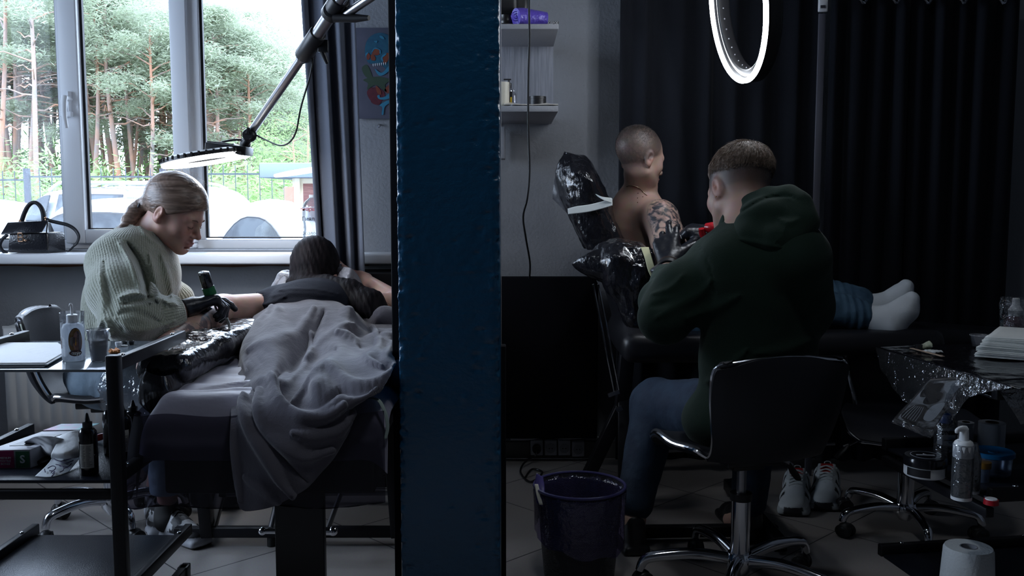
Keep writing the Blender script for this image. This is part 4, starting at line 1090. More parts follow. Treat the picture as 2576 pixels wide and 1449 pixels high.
# lower tray
m_bbot = mat('black_glossy_bottle', (.006, .005, .006), .12, coat=.5); m_label = mat('cream_label', (.50, .50, .46), .6); m_gprint = mat('grey_print', (.12, .12, .12), .6)
def bottle(label, px, py, hpx, wpx, z, lab=True, clear_tip=False, name='bottle', lang=0.0):
    c = on(px, py, z); u = c.y/2400; o = thing(name, label, 'bottle', c); w = wpx/2*u; h = hpx*u
    MB().lathe([(.0005, 0), (w*.94, 0), (w, .004), (w, h*.63), (w*.93, h*.70), (w*.65, h*.755), (w*.45, h*.77), (w*.45, h*.78)], c, n=32).build('bottle_body', m_bbot, o, ang=60)
    MB().lathe([(w*.52, h*.765), (w*.52, h*.85), (w*.34, h*.86), (w*.30, h*.87), (w*.12, h*.99), (.0005, h)], c, n=24).build('flip_cap', m_black if not clear_tip else m_black, o)
    if lab:
        n = 14; a0_, a1_ = -.55+lang, .95+lang; vs = []
        for i in range(n+1):
            a = a0_+(a1_-a0_)*i/n
            for z_ in (h*.13, h*.52): vs.append(c+V((w+.0006)*math.sin(a), -(w+.0006)*math.cos(a), z_))
        l_ = MB().add(vs, [(2*i, 2*i+2, 2*i+3, 2*i+1) for i in range(n)]).build('label', m_label, o, ang=180)
        mbp = MB(); rr = random.Random(px)
        for k in range(15):
            z_ = h*(.16+.34*k/15)
            for a_, b_ in ((a0_+.12, a0_+.12+.3+.25*rr.random()), (a0_+.72, a0_+.72+.3+.3*rr.random())):
                p = [c+V((w+.0012)*math.sin(t), -(w+.0012)*math.cos(t), z_+dz) for t, dz in ((a_, 0), ((a_+b_)/2, 0), (b_, 0), (b_, h*.008), ((a_+b_)/2, h*.008), (a_, h*.008))]
                mbp.add(p, [(0, 1, 4, 5), (1, 2, 3, 4)])
        mbp.build('small_print', m_gprint, o, smooth=False)
    return o
bottle('tall black bottle with cream label standing foremost on the lower trolley tray', 225, 1192, 160, 46, ZL)
bottle('black bottle just left of the trolley post on the lower tray', 282, 1140, 150, 40, ZL, lab=False)
bottle('black bottle with cream label just right of the trolley post', 312, 1150, 145, 44, ZL, lang=.1)
bottle('wide shouldered black bottle with clear tip, rightmost on the lower tray', 338, 1120, 118, 46, ZL, lab=False, clear_tip=True)
# glove box
m_gb = mat('glove_box_grey', (.42, .42, .45), .45); m_gbm = mat('glove_box_magenta', (.42, .02, .14), .45); m_gbg = mat('glove_box_green', (.02, .16, .07), .45)
A, B = on(-30, 1180, ZL), on(78, 1178, ZL); Dd = V(.04, .18, 0)
gb = thing('glove_box', 'box of disposable gloves with magenta and green panels on the lower trolley tray', 'box', (A+B)/2)
hh = .045
MB().prism([A, B, B+Dd, A+Dd], (0, 0, hh)).build('box_body', m_gb, gb, bevel=.001)
F0 = V(0, -.0008, 0)
def panel(nm, t0, t1, z0, z1, m): a_, b_ = A.lerp(B, t0)+F0, A.lerp(B, t1)+F0; MB().prism([a_+V(0, 0, z0), b_+V(0, 0, z0), b_+V(0, 0, z1), a_+V(0, 0, z1)], (0, -.0006, 0)).build(nm, m, gb, smooth=False)
panel('magenta_panel', 0, .62, .002, hh-.002, m_gbm); panel('green_panel', .66, .98, .002, hh-.004, m_gbg)
text_mesh('lettering', 'S', .026, m_white, gb, A.lerp(B, .82)+V(0, -.002, hh*.48), B-A, (0, 0, 1), bold=True); text_mesh('lettering', 'MEDIUM\nTEXTILE\nBOXES', .007, m_white, gb, A.lerp(B, .42)+V(0, -.002, hh*.42), B-A, (0, 0, 1))
tp = [A.lerp(B, .25)+Dd*.2, B.lerp(A, .25)+Dd*.2, B.lerp(A, .25)+Dd*.8, A.lerp(B, .25)+Dd*.8]
MB().prism([p+V(0, 0, hh+.0004) for p in tp], (0, 0, .0006)).build('opening', m_black, gb, smooth=False)
MB().prism([p+V(0, 0, hh+.0003) for p in (B.lerp(A, .2)+Dd*.1, B+Dd*.1, B+Dd*.9, B.lerp(A, .2)+Dd*.9)], (0, 0, .0005)).build('side_strip', mat('glove_box_white', (.7, .7, .74), .3), gb, smooth=False)
MB().prism([p+V(0, 0, hh+.001) for p in (A+Dd*1.02, B+Dd*1.02, B+Dd*1.4, A+Dd*1.4)], (0, 0, .001)).build('colour_flap', mat('rainbow_print', (.35, .12, .25), .4, vary=(14, (.05, .30, .32), .4, .6)), gb, smooth=False)
# crumpled towel + stencil sheets
m_emb = mat('embossed_towel', (.70, .71, .74), .85, bump=[(1, 0)])
N_, L_ = m_emb.node_tree.nodes, m_emb.node_tree.links
wv = N_.new('ShaderNodeTexWave'); wv.wave_type = 'RINGS'; wv.inputs['Scale'].default_value = 22; wv.inputs['Distortion'].default_value = 2.5; tcx = N_.new('ShaderNodeTexCoord'); L_.new(tcx.outputs['Object'], wv.inputs['Vector'])
bpx = N_.new('ShaderNodeBump'); bpx.inputs['Strength'].default_value = .5; bpx.inputs['Distance'].default_value = .006; L_.new(wv.outputs['Fac'], bpx.inputs['Height']); L_.new(bpx.outputs[0], N_['Principled BSDF'].inputs['Normal'])
def sheet(name, rows, m, label, cat, thick=.0008, k=8, disp=None):
    o = patch(name, [[on(x, y, ZL+h) for x, y, h in r] for r in rows], m, None, k, thick, disp); return tag(o, label, cat)
sheet('paper_towel', [[(60, 1112, .05), (90, 1098, .07), (130, 1098, .075), (165, 1105, .06)], [(85, 1125, .03), (105, 1118, .05), (135, 1118, .055), (165, 1118, .045)], [(105, 1138, .015), (118, 1140, .03), (138, 1142, .032), (160, 1140, .02)], [(122, 1148, .006), (130, 1150, .01), (145, 1152, .01), (160, 1150, .006)]], m_emb, 'crumpled embossed white paper towel between the glove box and the stencil sheets', 'paper towel')
sheet('stencil_paper', [[(155, 1095, .06), (180, 1085, .07), (205, 1083, .06), (240, 1088, .03)], [(140, 1120, .055), (170, 1112, .06), (205, 1108, .055), (246, 1110, .02)], [(130, 1140, .04), (165, 1138, .05), (205, 1132, .045), (240, 1132, .012)], [(128, 1152, .02), (165, 1154, .03), (200, 1150, .025), (225, 1140, .01)]], m_paper, 'translucent blank stencil sheet leaning up behind the foremost black bottle', 'paper')
m_sten = mat('stencil_sheet', (.62, .66, .70), .7)
rows = [[(132, 1150, .02), (165, 1152, .025), (205, 1142, .02)], [(118, 1170, .012), (155, 1170, .012), (195, 1160, .01)], [(88, 1198, .001), (130, 1200, .001), (172, 1188, .001)]]
o = sheet('stencil_drawing', rows, m_sten, 'pale sheet with purple floral line drawing at the front of the lower tray', 'paper', thick=.0006)
m_lin = mat('purple_ink_lines', (.06, .05, .12), .7)
def onp(x, y, dz=.0): return on(x, y, ZL)+V(0, 0, dz)
lines = [[(136, 1154), (150, 1160), (170, 1156), (195, 1148)], [(150, 1160), (165, 1165), (185, 1158)], [(140, 1168), (155, 1172), (160, 1182), (150, 1188)], [(150, 1172), (170, 1174), (180, 1166)], [(120, 1178), (132, 1172), (140, 1176), (134, 1184), (124, 1184)], [(128, 1190), (134, 1184), (136, 1192), (130, 1198)], [(132, 1192), (138, 1186)], [(112, 1180), (114, 1188)], [(155, 1150), (175, 1152), (192, 1143)], [(160, 1178), (172, 1176), (178, 1180)]]
mb = MB()
for l in lines:
    pts = []
    for x, y in l:
        t = (y-1150)/48; hgt = .024*(1-t)**1.3+.002+.001; pts.append(on(x, y, ZL+hgt+.0015))
    mb.tube(pts, .0011, 5, smooth=4)
d_ = mb.build('drawing', m_lin, o)
d_.location = -Vector(o.location)+ORG[o.name]
# pens and small clutter
m_mag = mat('magenta_plastic', (.25, .02, .09), .4)
tag(MB().cyl(on(150, 1152, ZL)+V(0, .02, .008), on(102, 1148, ZL)+V(0, .0, .008), .006).build('marker_pen', m_mag), 'dark magenta marker pen beneath the stencil drawing', 'pen')
tag(MB().tube([on(98, 1172, ZL)+V(0, 0, .008), on(108, 1168, ZL)+V(0, 0, .008), on(128, 1160, ZL)+V(0, 0, .008)], [.005, .008, .008], 14).build('marker_pen', m_black), 'black marker pen beside the glove box', 'pen')
tag(MB().sph(on(252, 1113, ZL)+V(0, 0, .014), (.02, .009, .009), rot=Matrix.Rotation(R(-20), 3, 'Y')).build('red_cap', mat('red_plastic', (.45, .015, .012), .3)), 'glossy red cap behind the foremost black bottle', 'cap')
# ================================================================= massage bed, blanket
m_film = mat('black_stretch_film', (.008, .008, .011), .16, coat=.6, bump=[(9, .5, 3, (1, 1, 1), .03), (45, .6, 4, (1, 1, .5), .012)])
m_sheet = mat('grey_disposable_sheet', (.33, .32, .40), .55, sheen=.3, bump=[(3, .5, 4, (1, 2.5, 1), .02), (30, .2, 3, (1, 1, 1), .006)])
m_bedv = mat('black_bed_vinyl', (.010, .010, .013), .38)
ZB = .578; BX0, BX1, BY0, BY1 = -.862, -.312, 2.26, 3.62
bed = thing('massage_bed', 'black massage bed with grey sheet and metal base under the lying client', 'bed', ((BX0+BX1)/2, 2.95, 0))
MB().box(((BX0+BX1)/2, (BY0+BY1)/2, ZB-.045), (BX1-BX0, BY1-BY0, .085)).build('mattress', m_bedv, bed, bevel=.03, seg=4)
# sheet: a draped net over the mattress, hanging at the foot and the left side
def sh(x, y, z): return V(x, y, z)
xs = [BX0-.022, BX0-.018, BX0+.01, BX0+.09, BX0+.2, -.55, -.42, BX1-.03, BX1+.015]
def zc(i): return [-.10, -.035, .006, .009, .010, .010, .010, .004, -.03][i]
rows = []
for y, dz, dx in ((3.6, 0, 0), (3.3, .002, 0), (3.0, .0, 0), (2.75, .003, 0), (2.5, .0, 0), (2.36, .004, 0), (2.29, .0, 0), (2.245, -.03, -.006), (2.235, -.08, -.01), (2.225, -.13, -.015)):
    r_ = []
    for i, x in enumerate(xs):
        z = ZB+zc(i)+dz
        if dz < -.01: z = min(z, ZB+dz+(.0 if 1 < i < 8 else -.02))
        r_.append(V(x+(dx if i < 3 else 0), y+.004*math.sin(i*2.1), z))
    rows.append(r_)
def shd(S, u, v):
    x, y = S[..., 0], S[..., 1]
    d = .0035*np.sin(52*y+9*x+2*np.sin(14*x))*np.exp(-((x-BX0-.12)/.22)**2)
    for (ax, ay, bx, by, am, w) in ((-.80, 2.38, -.58, 2.47, .012, .014), (-.82, 2.33, -.55, 2.36, .009, .012), (-.70, 2.66, -.60, 2.55, .014, .016), (-.84, 2.62, -.60, 2.70, .010, .015), (-.86, 2.9, -.66, 2.8, .010, .012)):
        px_, py_ = x-ax, y-ay; L2 = (bx-ax)**2+(by-ay)**2; t = np.clip((px_*(bx-ax)+py_*(by-ay))/L2, 0, 1)
        dd = np.hypot(px_-t*(bx-ax), py_-t*(by-ay)); d = d+am*np.exp(-(dd/w)**2)*np.clip(1-np.abs(t-.5)*1.2, .3, 1)
    return d
so = patch('sheet', rows, m_sheet, bed, k=14, thick=.0015, disp=shd)
# translucent gauze skirt hanging below the sheet at the foot
m_gauze = thin('dark_gauze', (.30, .29, .36), .02, .5, .35, (.035, .035, .05), fres=False)
sk = []
for j, z in enumerate((ZB-.02, .50, .42, .345, .335)):
    r_ = [V(BX0-.045-.012*j, 2.42, z+.02), V(BX0-.05-.01*j, 2.30, z), V(BX0-.03-.012*j, 2.22, z), V(BX0+.05, 2.205, z+.01), V(BX0+.16, 2.215, z), V(-.58, 2.21, z+.01), V(-.45, 2.215, z), V(BX1+.01, 2.215, z+.015)]
    sk.append(r_)
patch('gauze_skirt', sk, m_gauze, bed, k=8, disp=lambda S, u, v: .006*np.sin(v*60+u*3)*u)
MB().box(((BX0+BX1)/2, 2.33, ZB-.15), (BX1-BX0-.04, .16, .14)).box(((BX0+BX1)/2, 2.95, ZB-.12), (BX1-BX0-.06, 1.3, .07)).build('under_frame', m_bedv, bed, bevel=.01)
# tape on both corners
m_tape = mat('white_masking_tape', (.72, .76, .76), .7); m_tapeg = mat('greenish_tape', (.42, .52, .48), .7)
patch('tape', [[P(398, 1016, 2.33), P(420, 1013, 2.33), P(438, 1016, 2.33)], [P(388, 1032, 2.285), P(410, 1027, 2.29), P(432, 1024, 2.30)]], m_tape, bed, k=4, thick=.002)
tp_ = [(930, 1004, 2.28), (952, 1010, 2.25), (966, 1035, 2.235), (973, 1060, 2.23), (974, 1085, 2.23), (968, 1108, 2.23)]
patch('tape', [[P(x-4, y-2, Y-.003), P(x+5, y-4, Y-.003)] for x, y, Y in tp_], m_tapeg, bed, k=4, thick=.002)
# base: front panel leg, bars, rods
a, c = P(690, 1300, 2.30), P(814, 1300, 2.30)
MB().box(((a.x+c.x)/2, 2.315, .265), (c.x-a.x, .03, .53)).build('front_panel', m_bedv, bed, bevel=.004)
g = lambda px, py, Y: P(px, py, Y)
def barp(nm, pts, w, m=m_blackm, h=None):
    mb = MB()
    for i in range(len(pts)-1): mb.bar(pts[i], pts[i+1], w, h or w)
    return mb.build(nm, m, bed, bevel=.002)
yb_ = 2.86
lz = lambda px, Y, z: V(P(px, 1300, Y).x, Y, z)
barp('leg', [lz(497, yb_, .50), lz(522, yb_, .03)], .038)
barp('leg', [lz(975, yb_, .50), lz(1000, yb_, .03)], .038)
barp('base_rail', [lz(440, yb_, .045), lz(1010, yb_, .045)], .03)
barp('brace', [lz(530, yb_, .05), lz(590, 3.25, .20)], .028)
barp('rear_rail', [lz(455, 3.25, .085), lz(1010, 3.25, .085)], .034); barp('rear_rail', [lz(455, 3.42, .06), lz(1010, 3.42, .06)], .02)
for px in (682, 1005): MB().cyl(lz(px, yb_, .03), lz(px, yb_, .0), .014).build('foot_pad', m_rubber, bed)
for px in (470, 1000): MB().cyl(lz(px, 3.25, .07), lz(px, 3.25, .0), .012).build('foot_pad', m_rubber, bed)
r_ = MB().cyl(g(556, 1243, 3.0), g(1000, 1240, 3.0), .008).build('cross_rod', m_steel, bed)
MB().cyl(g(553, 1243, 3.0), g(570, 1243, 3.0), .012).build('end_cap', m_black, r_)
MB().cyl(g(655, 1336, 2.7), g(845, 1336, 2.7), .008).sph(g(660, 1336, 2.7), .012).sph(g(838, 1336, 2.7), .014).cyl(g(815, 1336, 2.7), g(832, 1336, 2.7), .012).build('pivot_rod', m_chrome, bed)
MB().cyl(g(856, 1245, 2.98), g(824, 1332, 2.7), .008).cyl(g(700, 1245, 2.98), g(680, 1332, 2.7), .008).build('strut', m_steel, bed)
for px, t, b_ in ((838, 1165, 1230), (888, 1165, 1200)): MB().cyl(g(px, t-60, 2.5), g(px+4, b_, 2.5), .007).build('hanging_rod', m_chrome, bed)
MB().cyl(g(480, 1165, 2.95), g(440, 1180, 2.95), .006).build('power_lead', m_black, bed)
s = SDF(); s.box(g(560, 1185, 3.3), (.09, .12, .10), rd=.03)
mm = smesh('motor_box', s, m_bedv, bed, .012)
# ---------------- armrest wrapped in film
arm = thing('armrest', 'padded armrest wrapped in shiny black film left of the bed', 'armrest', (-.93, 2.75, 0))
pa, pb = P(415, 928, 2.46), P(612, 832, 3.05)
fw = (pb-pa).normalized()
s = SDF(); rt = frame(fw, (0, 0, 1)); mid = (pa+pb)/2
s.box(mid, (.075, (pb-pa).length/2+.03, .04), rt, rd=.035)
s.ell(pa.lerp(pb, .45)+V(-.0, 0, .012), (.085, .06, .045), rt, k=.03)
smesh('pad', s, m_film, arm, .007, disp=lambda p: .004*fbm(p*np.array([1, .5, 1]), 60, 2)+.002*fbm(p, 160, 7))
# loose film hanging from its near end
m_drape = mat('hanging_black_film', (.010, .010, .014), .2, coat=.4, bump=[(14, .6, 3, (1, 1, .4), .03)])
r0 = [P(395, 895, 2.47), P(372, 915, 2.42), P(372, 935, 2.38), P(420, 945, 2.38), P(480, 915, 2.55), P(540, 880, 2.75)]
r1 = [P(372, 925, 2.48), P(358, 950, 2.42), P(362, 975, 2.37), P(425, 990, 2.36), P(490, 965, 2.53), P(540, 925, 2.72)]
r2 = [P(362, 970, 2.48), P(356, 1000, 2.42), P(370, 1040, 2.36), P(420, 1050, 2.38), P(480, 1010, 2.52), P(540, 965, 2.72)]
patch('film_skirt', [r0, r1, r2], m_drape, arm, k=10, thick=.001, disp=lambda S, u, v: .008*np.sin(v*17+u*4)*u)
MB().cyl(V(-.84, 2.9, .12), V(-.90, 2.8, .64), .014).build('support_tube', m_blackm, arm)
patch('tape', [[P(566, 800, 2.88), P(574, 822, 2.86), P(572, 842, 2.82)], [P(573, 799, 2.87), P(581, 821, 2.85), P(578, 841, 2.81)]], m_tape, arm, k=4, thick=.0015)
# ---------------- blanket
m_flc = mat('grey_fleece', (.105, .099, .122), .95, sheen=.45, bump=[(260, .25, 3, (1, 1, 1), .004), (22, .35, 3, (1, 1, 1), .01)])
N = [
 [(642, 800, 3.10), (676, 778, 3.12), (728, 762, 3.13), (790, 757, 3.13), (850, 765, 3.13), (892, 790, 3.12), (918, 812, 3.10), (960, 800, 3.16), (1010, 808, 3.18)],
 [(622, 850, 2.96), (660, 815, 2.98), (720, 790, 3.0), (790, 780, 3.0), (855, 790, 3.0), (902, 818, 2.99), (930, 836, 2.97), (965, 826, 3.0), (1018, 830, 3.02)],
 [(608, 905, 2.78), (640, 870, 2.80), (700, 838, 2.82), (775, 838, 2.80), (845, 845, 2.80), (900, 856, 2.80), (940, 852, 2.78), (980, 850, 2.80), (1022, 850, 2.82)],
 [(596, 950, 2.60), (632, 930, 2.62), (690, 890, 2.64), (755, 905, 2.60), (820, 895, 2.64), (885, 890, 2.64), (935, 880, 2.62), (978, 878, 2.62), (1000, 880, 2.64)],
 [(590, 985, 2.44), (630, 968, 2.45), (690, 935, 2.48), (745, 955, 2.44), (805, 930, 2.48), (870, 922, 2.48), (925, 905, 2.47), (962, 898, 2.48), (990, 905, 2.50)],
 [(588, 1010, 2.34), (625, 990, 2.33), (680, 962, 2.33), (742, 985, 2.32), (805, 962, 2.34), (868, 955, 2.34), (925, 950, 2.34), (962, 936, 2.37), (992, 925, 2.42)],
 [(586, 1060, 2.215), (622, 1045, 2.20), (680, 1020, 2.19), (742, 1035, 2.18), (805, 1010, 2.19), (862, 1000, 2.20), (905, 992, 2.21), (940, 985, 2.22), (962, 975, 2.25)],
 [(584, 1125, 2.185), (622, 1120, 2.17), (678, 1100, 2.15), (735, 1100, 2.14), (790, 1080, 2.15), (838, 1060, 2.17), (870, 1040, 2.19), (885, 1025, 2.21), (893, 1012, 2.225)],
 [(590, 1195, 2.175), (622, 1195, 2.165), (672, 1180, 2.14), (722, 1170, 2.13), (770, 1150, 2.14), (815, 1125, 2.16), (850, 1095, 2.18), (875, 1065, 2.20), (892, 1035, 2.22)],
 [(597, 1240, 2.17), (620, 1248, 2.16), (662, 1238, 2.14), (710, 1222, 2.13), (752, 1205, 2.135), (790, 1182, 2.15), (822, 1155, 2.17), (850, 1120, 2.19), (880, 1075, 2.21)],
 [(604, 1276, 2.17), (620, 1285, 2.16), (652, 1282, 2.14), (698, 1268, 2.135), (742, 1245, 2.135), (778, 1218, 2.15), (808, 1185, 2.17), (835, 1150, 2.19), (868, 1100, 2.21)],
]
rows = [[P(*p) for p in r] for r in N]
RID = [
 ([(705, 800), (672, 860), (640, 930)], .030, 34), ([(868, 800), (862, 860), (830, 930), (800, 985)], .030, 34), ([(780, 845), (765, 870), (735, 930)], -.018, 24), ([(690, 790), (790, 772), (880, 800)], .012, 26),
 ([(690, 786), (648, 841), (624, 900), (628, 945)], .012, 11), ([(790, 786), (748, 841), (686, 876), (641, 900)], .013, 11),
 ([(783, 835), (776, 897), (748, 948), (707, 972), (662, 962), (621, 980)], .014, 10), ([(883, 834), (800, 869), (772, 910)], .012, 11),
 ([(848, 859), (897, 869), (945, 848), (997, 838)], .014, 10), ([(738, 1014), (807, 955), (835, 948), (890, 972), (959, 962), (993, 931)], .018, 10),
 ([(621, 1003), (614, 1031), (634, 1083), (670, 1140), (689, 1174), (710, 1212), (737, 1246)], .022, 11),
 ([(682, 960), (700, 1008), (752, 1045), (813, 1050), (865, 1019)], .018, 11), ([(655, 985), (650, 1040), (680, 1100), (760, 1150), (830, 1130)], .014, 14),
 ([(940, 830), (955, 875), (925, 905), (960, 930)], .014, 9), ([(985, 870), (970, 910), (1000, 935)], .012, 9), ([(740, 1090), (790, 1100), (850, 1080), (885, 1040)], .012, 12),
 ([(592, 1010), (585, 1080), (596, 1180), (606, 1260)], .006, 8), ([(620, 1200), (660, 1225), (700, 1262)], .008, 12),
 ([(814, 793), (773, 862), (731, 910), (690, 950)], -.018, 13), ([(849, 900), (800, 915), (780, 950)], -.012, 12), ([(640, 985), (632, 1030), (655, 1085), (720, 1160), (770, 1210)], -.014, 9),
 ([(700, 975), (735, 1020), (800, 1020), (850, 990)], -.014, 12), ([(870, 850), (905, 855), (940, 838)], -.008, 8), ([(850, 985), (905, 990), (960, 975)], -.012, 9), ([(905, 880), (930, 870), (955, 850)], -.012, 9), ([(800, 1075), (840, 1062), (880, 1030)], -.008, 9),
]
def folds(S, u, v):
    X, Yv, Z = S[..., 0], S[..., 1], S[..., 2]
    dz = Z-H; dep = Yv*_cp-dz*_sp; up = Yv*_sp+dz*_cp
    px = CX+F*X/dep; py = CY-F*up/dep
    d = np.zeros_like(px)
    for pl_, am, w in RID:
        best = np.full_like(px, 1e9)
        q, _ = crspline([V(x, y, 0) for x, y in pl_], [0]*len(pl_), 4)
        n = len(q)
        for i in range(n-1):
            ax, ay, bx, by = q[i].x, q[i].y, q[i+1].x, q[i+1].y; L2 = (bx-ax)**2+(by-ay)**2+1e-9
            t = np.clip(((px-ax)*(bx-ax)+(py-ay)*(by-ay))/L2, 0, 1)
            fade = math.sin(PI*min(1, max(0, (i+.5)/(n-1)))*.92+.12)
            dd = np.hypot(px-ax-t*(bx-ax), py-ay-t*(by-ay))/max(.35, fade); best = np.minimum(best, dd)
        d += .8*am*np.exp(-(best/(w*1.25))**2)
    d += .0015*np.sin(S[..., 0]*70+S[..., 1]*40)
    return -d*FOLDSIGN
FOLDSIGN = -1
bl = patch('blanket', rows, m_flc, None, k=26, thick=.009, disp=folds)
tag(bl, 'thick grey fleece blanket over the lying client, hanging off the foot of the bed', 'blanket')
# rolled end of the blanket beside the pillar
s = SDF()
for pts, r in (([P(930, 818, 3.15), P(965, 806, 3.1), P(1010, 812, 3.1)], .04), ([P(955, 850, 2.9), P(948, 880, 2.8), P(975, 905, 2.7), P(1000, 925, 2.6)], .03), ([P(1005, 850, 2.9), P(975, 865, 2.8), P(960, 880, 2.72)], .03), ([P(1020, 880, 2.7), P(1000, 900, 2.65), P(1005, 940, 2.5)], .035)):
    s.chain(pts, [r]*len(pts), k=.03)
smesh('blanket_roll', s, m_flc, bl, .009, disp=lambda p: .004*fbm(p, 40, 3))
# ================================================================= people: shared parts
def skinmat(name, ink_scale=26, ink=(.03, .035, .045), lo=.47, hi=.56, rough=.5):
    m = bpy.data.materials.new(name); m.use_nodes = True; N = m.node_tree.nodes; L = m.node_tree.links; b = N['Principled BSDF']
    at = N.new('ShaderNodeAttribute'); at.attribute_name = 'Col'
    tc = N.new('ShaderNodeTexCoord'); n = N.new('ShaderNodeTexNoise'); n.inputs['Scale'].default_value = ink_scale; n.inputs['Detail'].default_value = 6; n.inputs['Distortion'].default_value = 1.6
    L.new(tc.outputs['Object'], n.inputs['Vector'])
    r = N.new('ShaderNodeMapRange'); r.inputs[1].default_value = lo; r.inputs[2].default_value = hi; L.new(n.outputs['Fac'], r.inputs[0])
    mu = N.new('ShaderNodeMath'); mu.operation = 'MULTIPLY'; L.new(r.outputs[0], mu.inputs[0]); L.new(at.outputs['Alpha'], mu.inputs[1])
    x = N.new('ShaderNodeMix'); x.data_type = 'RGBA'; L.new(mu.outputs[0], x.inputs[0]); L.new(at.outputs['Color'], x.inputs[6]); x.inputs[7].default_value = (*ink, 1)
    n2 = N.new('ShaderNodeTexNoise'); n2.inputs['Scale'].default_value = 35; n2.inputs['Detail'].default_value = 4; L.new(tc.outputs['Object'], n2.inputs['Vector'])
    x2 = N.new('ShaderNodeMix'); x2.data_type = 'RGBA'; x2.blend_type = 'OVERLAY'; x2.inputs[0].default_value = .18; L.new(x.outputs[2], x2.inputs[6]); L.new(n2.outputs['Color'], x2.inputs[7])
    L.new(x2.outputs[2], b.inputs['Base Color']); b.inputs['Roughness'].default_value = rough; b.inputs['Subsurface Weight'].default_value = .15; b.inputs['Subsurface Scale'].default_value = .012
    bp = N.new('ShaderNodeBump'); bp.inputs['Strength'].default_value = .15; bp.inputs['Distance'].default_value = .001
    n3 = N.new('ShaderNodeTexNoise'); n3.inputs['Scale'].default_value = 450; L.new(tc.outputs['Object'], n3.inputs['Vector']); L.new(n3.outputs['Fac'], bp.inputs['Height']); L.new(bp.outputs[0], b.inputs['Normal'])
    return m
class Head:
    def __init__(s, M, sc_, c=None, ear=None, earw=None):
        """M columns right/forward/up; place by centre or by one ear's world position"""
        s.M = np.array(M); s.s = sc_
        if c is None: c = np.array(earw)-s.M @ (np.array(ear)*sc_)
        s.c = np.array(c, float)
    def w(s, x, y, z): return s.c+s.M @ (np.array([x, y, z])*s.s)
    def loc(s, p): return ((p-s.c) @ s.M)/s.s
    def r(s, *a): return tuple(np.array(a)*s.s)
    def add(s, D, female=False, stub=0):
        w, k = s.w, s.s
        e = lambda c, r, kk=.02, sub=False, rot=None: D.ell(w(*c), s.r(*r), s.M if rot is None else s.M @ rot, k=kk*k, sub=sub)
        cp = lambda a, b, ra, rb=None, kk=.015, sub=False: D.cap(w(*a), w(*b), ra*k, (ra if rb is None else rb)*k, kk*k, sub)
        e((0, -.012, .042), (.076, .092, .083)); e((0, .012, .02), (.070, .078, .080), .03)
        e((0, .038, -.030), (.056, .052, .078), .03)
        j = .048 if female else .054
        for sx in (-1, 1):
            cp((sx*j, .010, -.055), (sx*.018, .076, -.094), .020 if not female else .018, .016, .03)
            e((sx*.040, .062, -.024), (.022, .022, .022), .025)
            cp((sx*.010, .090, .018), (sx*.042, .078, .016), .010 if not female else .007, .008, .02)
            e((sx*.032, .101, -.001), (.018, .014, .0125), .012, True)
            D.ell(w(sx*.031, .0805, -.002), s.r(.0145, .0135, .0135), s.M, k=.004*k)
        e((0, .080, -.096), (.020, .016, .016), .02)
        e((0, .066, -.060), (.034, .034, .034), .02)
        cp((0, .090, .010), (0, .112, -.028), .0075, .0095, .012); e((0, .115, -.033), (.0105, .010, .0095), .008)
        for sx in (-1, 1): e((sx*.012, .103, -.038), (.008, .010, .007), .006)
        for sx in (-1, 1): e((sx*.006, .108, -.0425), (.0035, .004, .003), .002, True)
        e((0, .098, -.0625), (.023, .010, .0065), .005, rot=None); e((0, .0965, -.0725), (.020, .010, .0070), .005); e((0, .108, -.0672), (.026, .010, .0014), .002, True)
        e((0, .094, -.083), (.020, .008, .005), .008, True)
        for sx in (-1, 1):
            rt = np.array(Euler((R(-12), 0, sx*R(-22))).to_matrix())
            e((sx*.079, -.008, -.006), (.0065, .018, .031), .006, rot=rt); e((sx*.076, -.002, -.028), (.006, .009, .012), .006)
            e((sx*.086, -.006, -.002), (.006, .010, .019), .004, True, rot=rt); e((sx*.083, -.003, -.010), (.004, .006, .008), .003, rot=rt)
        return D
    def skin(s, v, base, lips=(.42, .17, .16), ear=(.52, .22, .17)):
        q = s.loc(v); c = np.tile(np.array(base, float), (len(v), 1))
        def mixc(mask, col): c[:] = c*(1-mask[:, None])+np.array(col)*mask[:, None]
        g = lambda cx, cy, cz, rx, ry, rz: np.exp(-(((q[:, 0]-cx)/rx)**2+((q[:, 1]-cy)/ry)**2+((q[:, 2]-cz)/rz)**2)**1.5)
        mixc(np.clip(g(0, .104, -.0675, .026, .02, .013)*1.4, 0, 1)*.75, lips)
        for sx in (-1, 1): mixc(g(sx*.084, -.006, -.004, .016, .026, .036)*.55, ear); mixc(g(sx*.045, .08, -.025, .025, .03, .022)*.25, ear)
        mixc(g(0, .118, -.034, .014, .014, .014)*.4, ear)
        return c
def brows_lashes(parent, hd, m, w=.0022, lid=True):
    for sx in (-1, 1):
        pts = [hd.w(sx*x, y, z) for x, y, z in ((.014, .099, .016), (.028, .098, .021), (.044, .086, .018))]
        MB().tube(pts, [w*1.1, w*1.3, w*.5], 6, smooth=5, flat=1.5).build('eyebrow', m, parent)
        pts = [hd.w(sx*x, y, z) for x, y, z in ((.018, .0925, -.006), (.026, .0955, -.0095), (.034, .0945, -.0095), (.0435, .087, -.006))]
        MB().tube(pts, [.0008, .0015, .0015, .0008], 6, smooth=4).build('eyelash_line', m, parent)
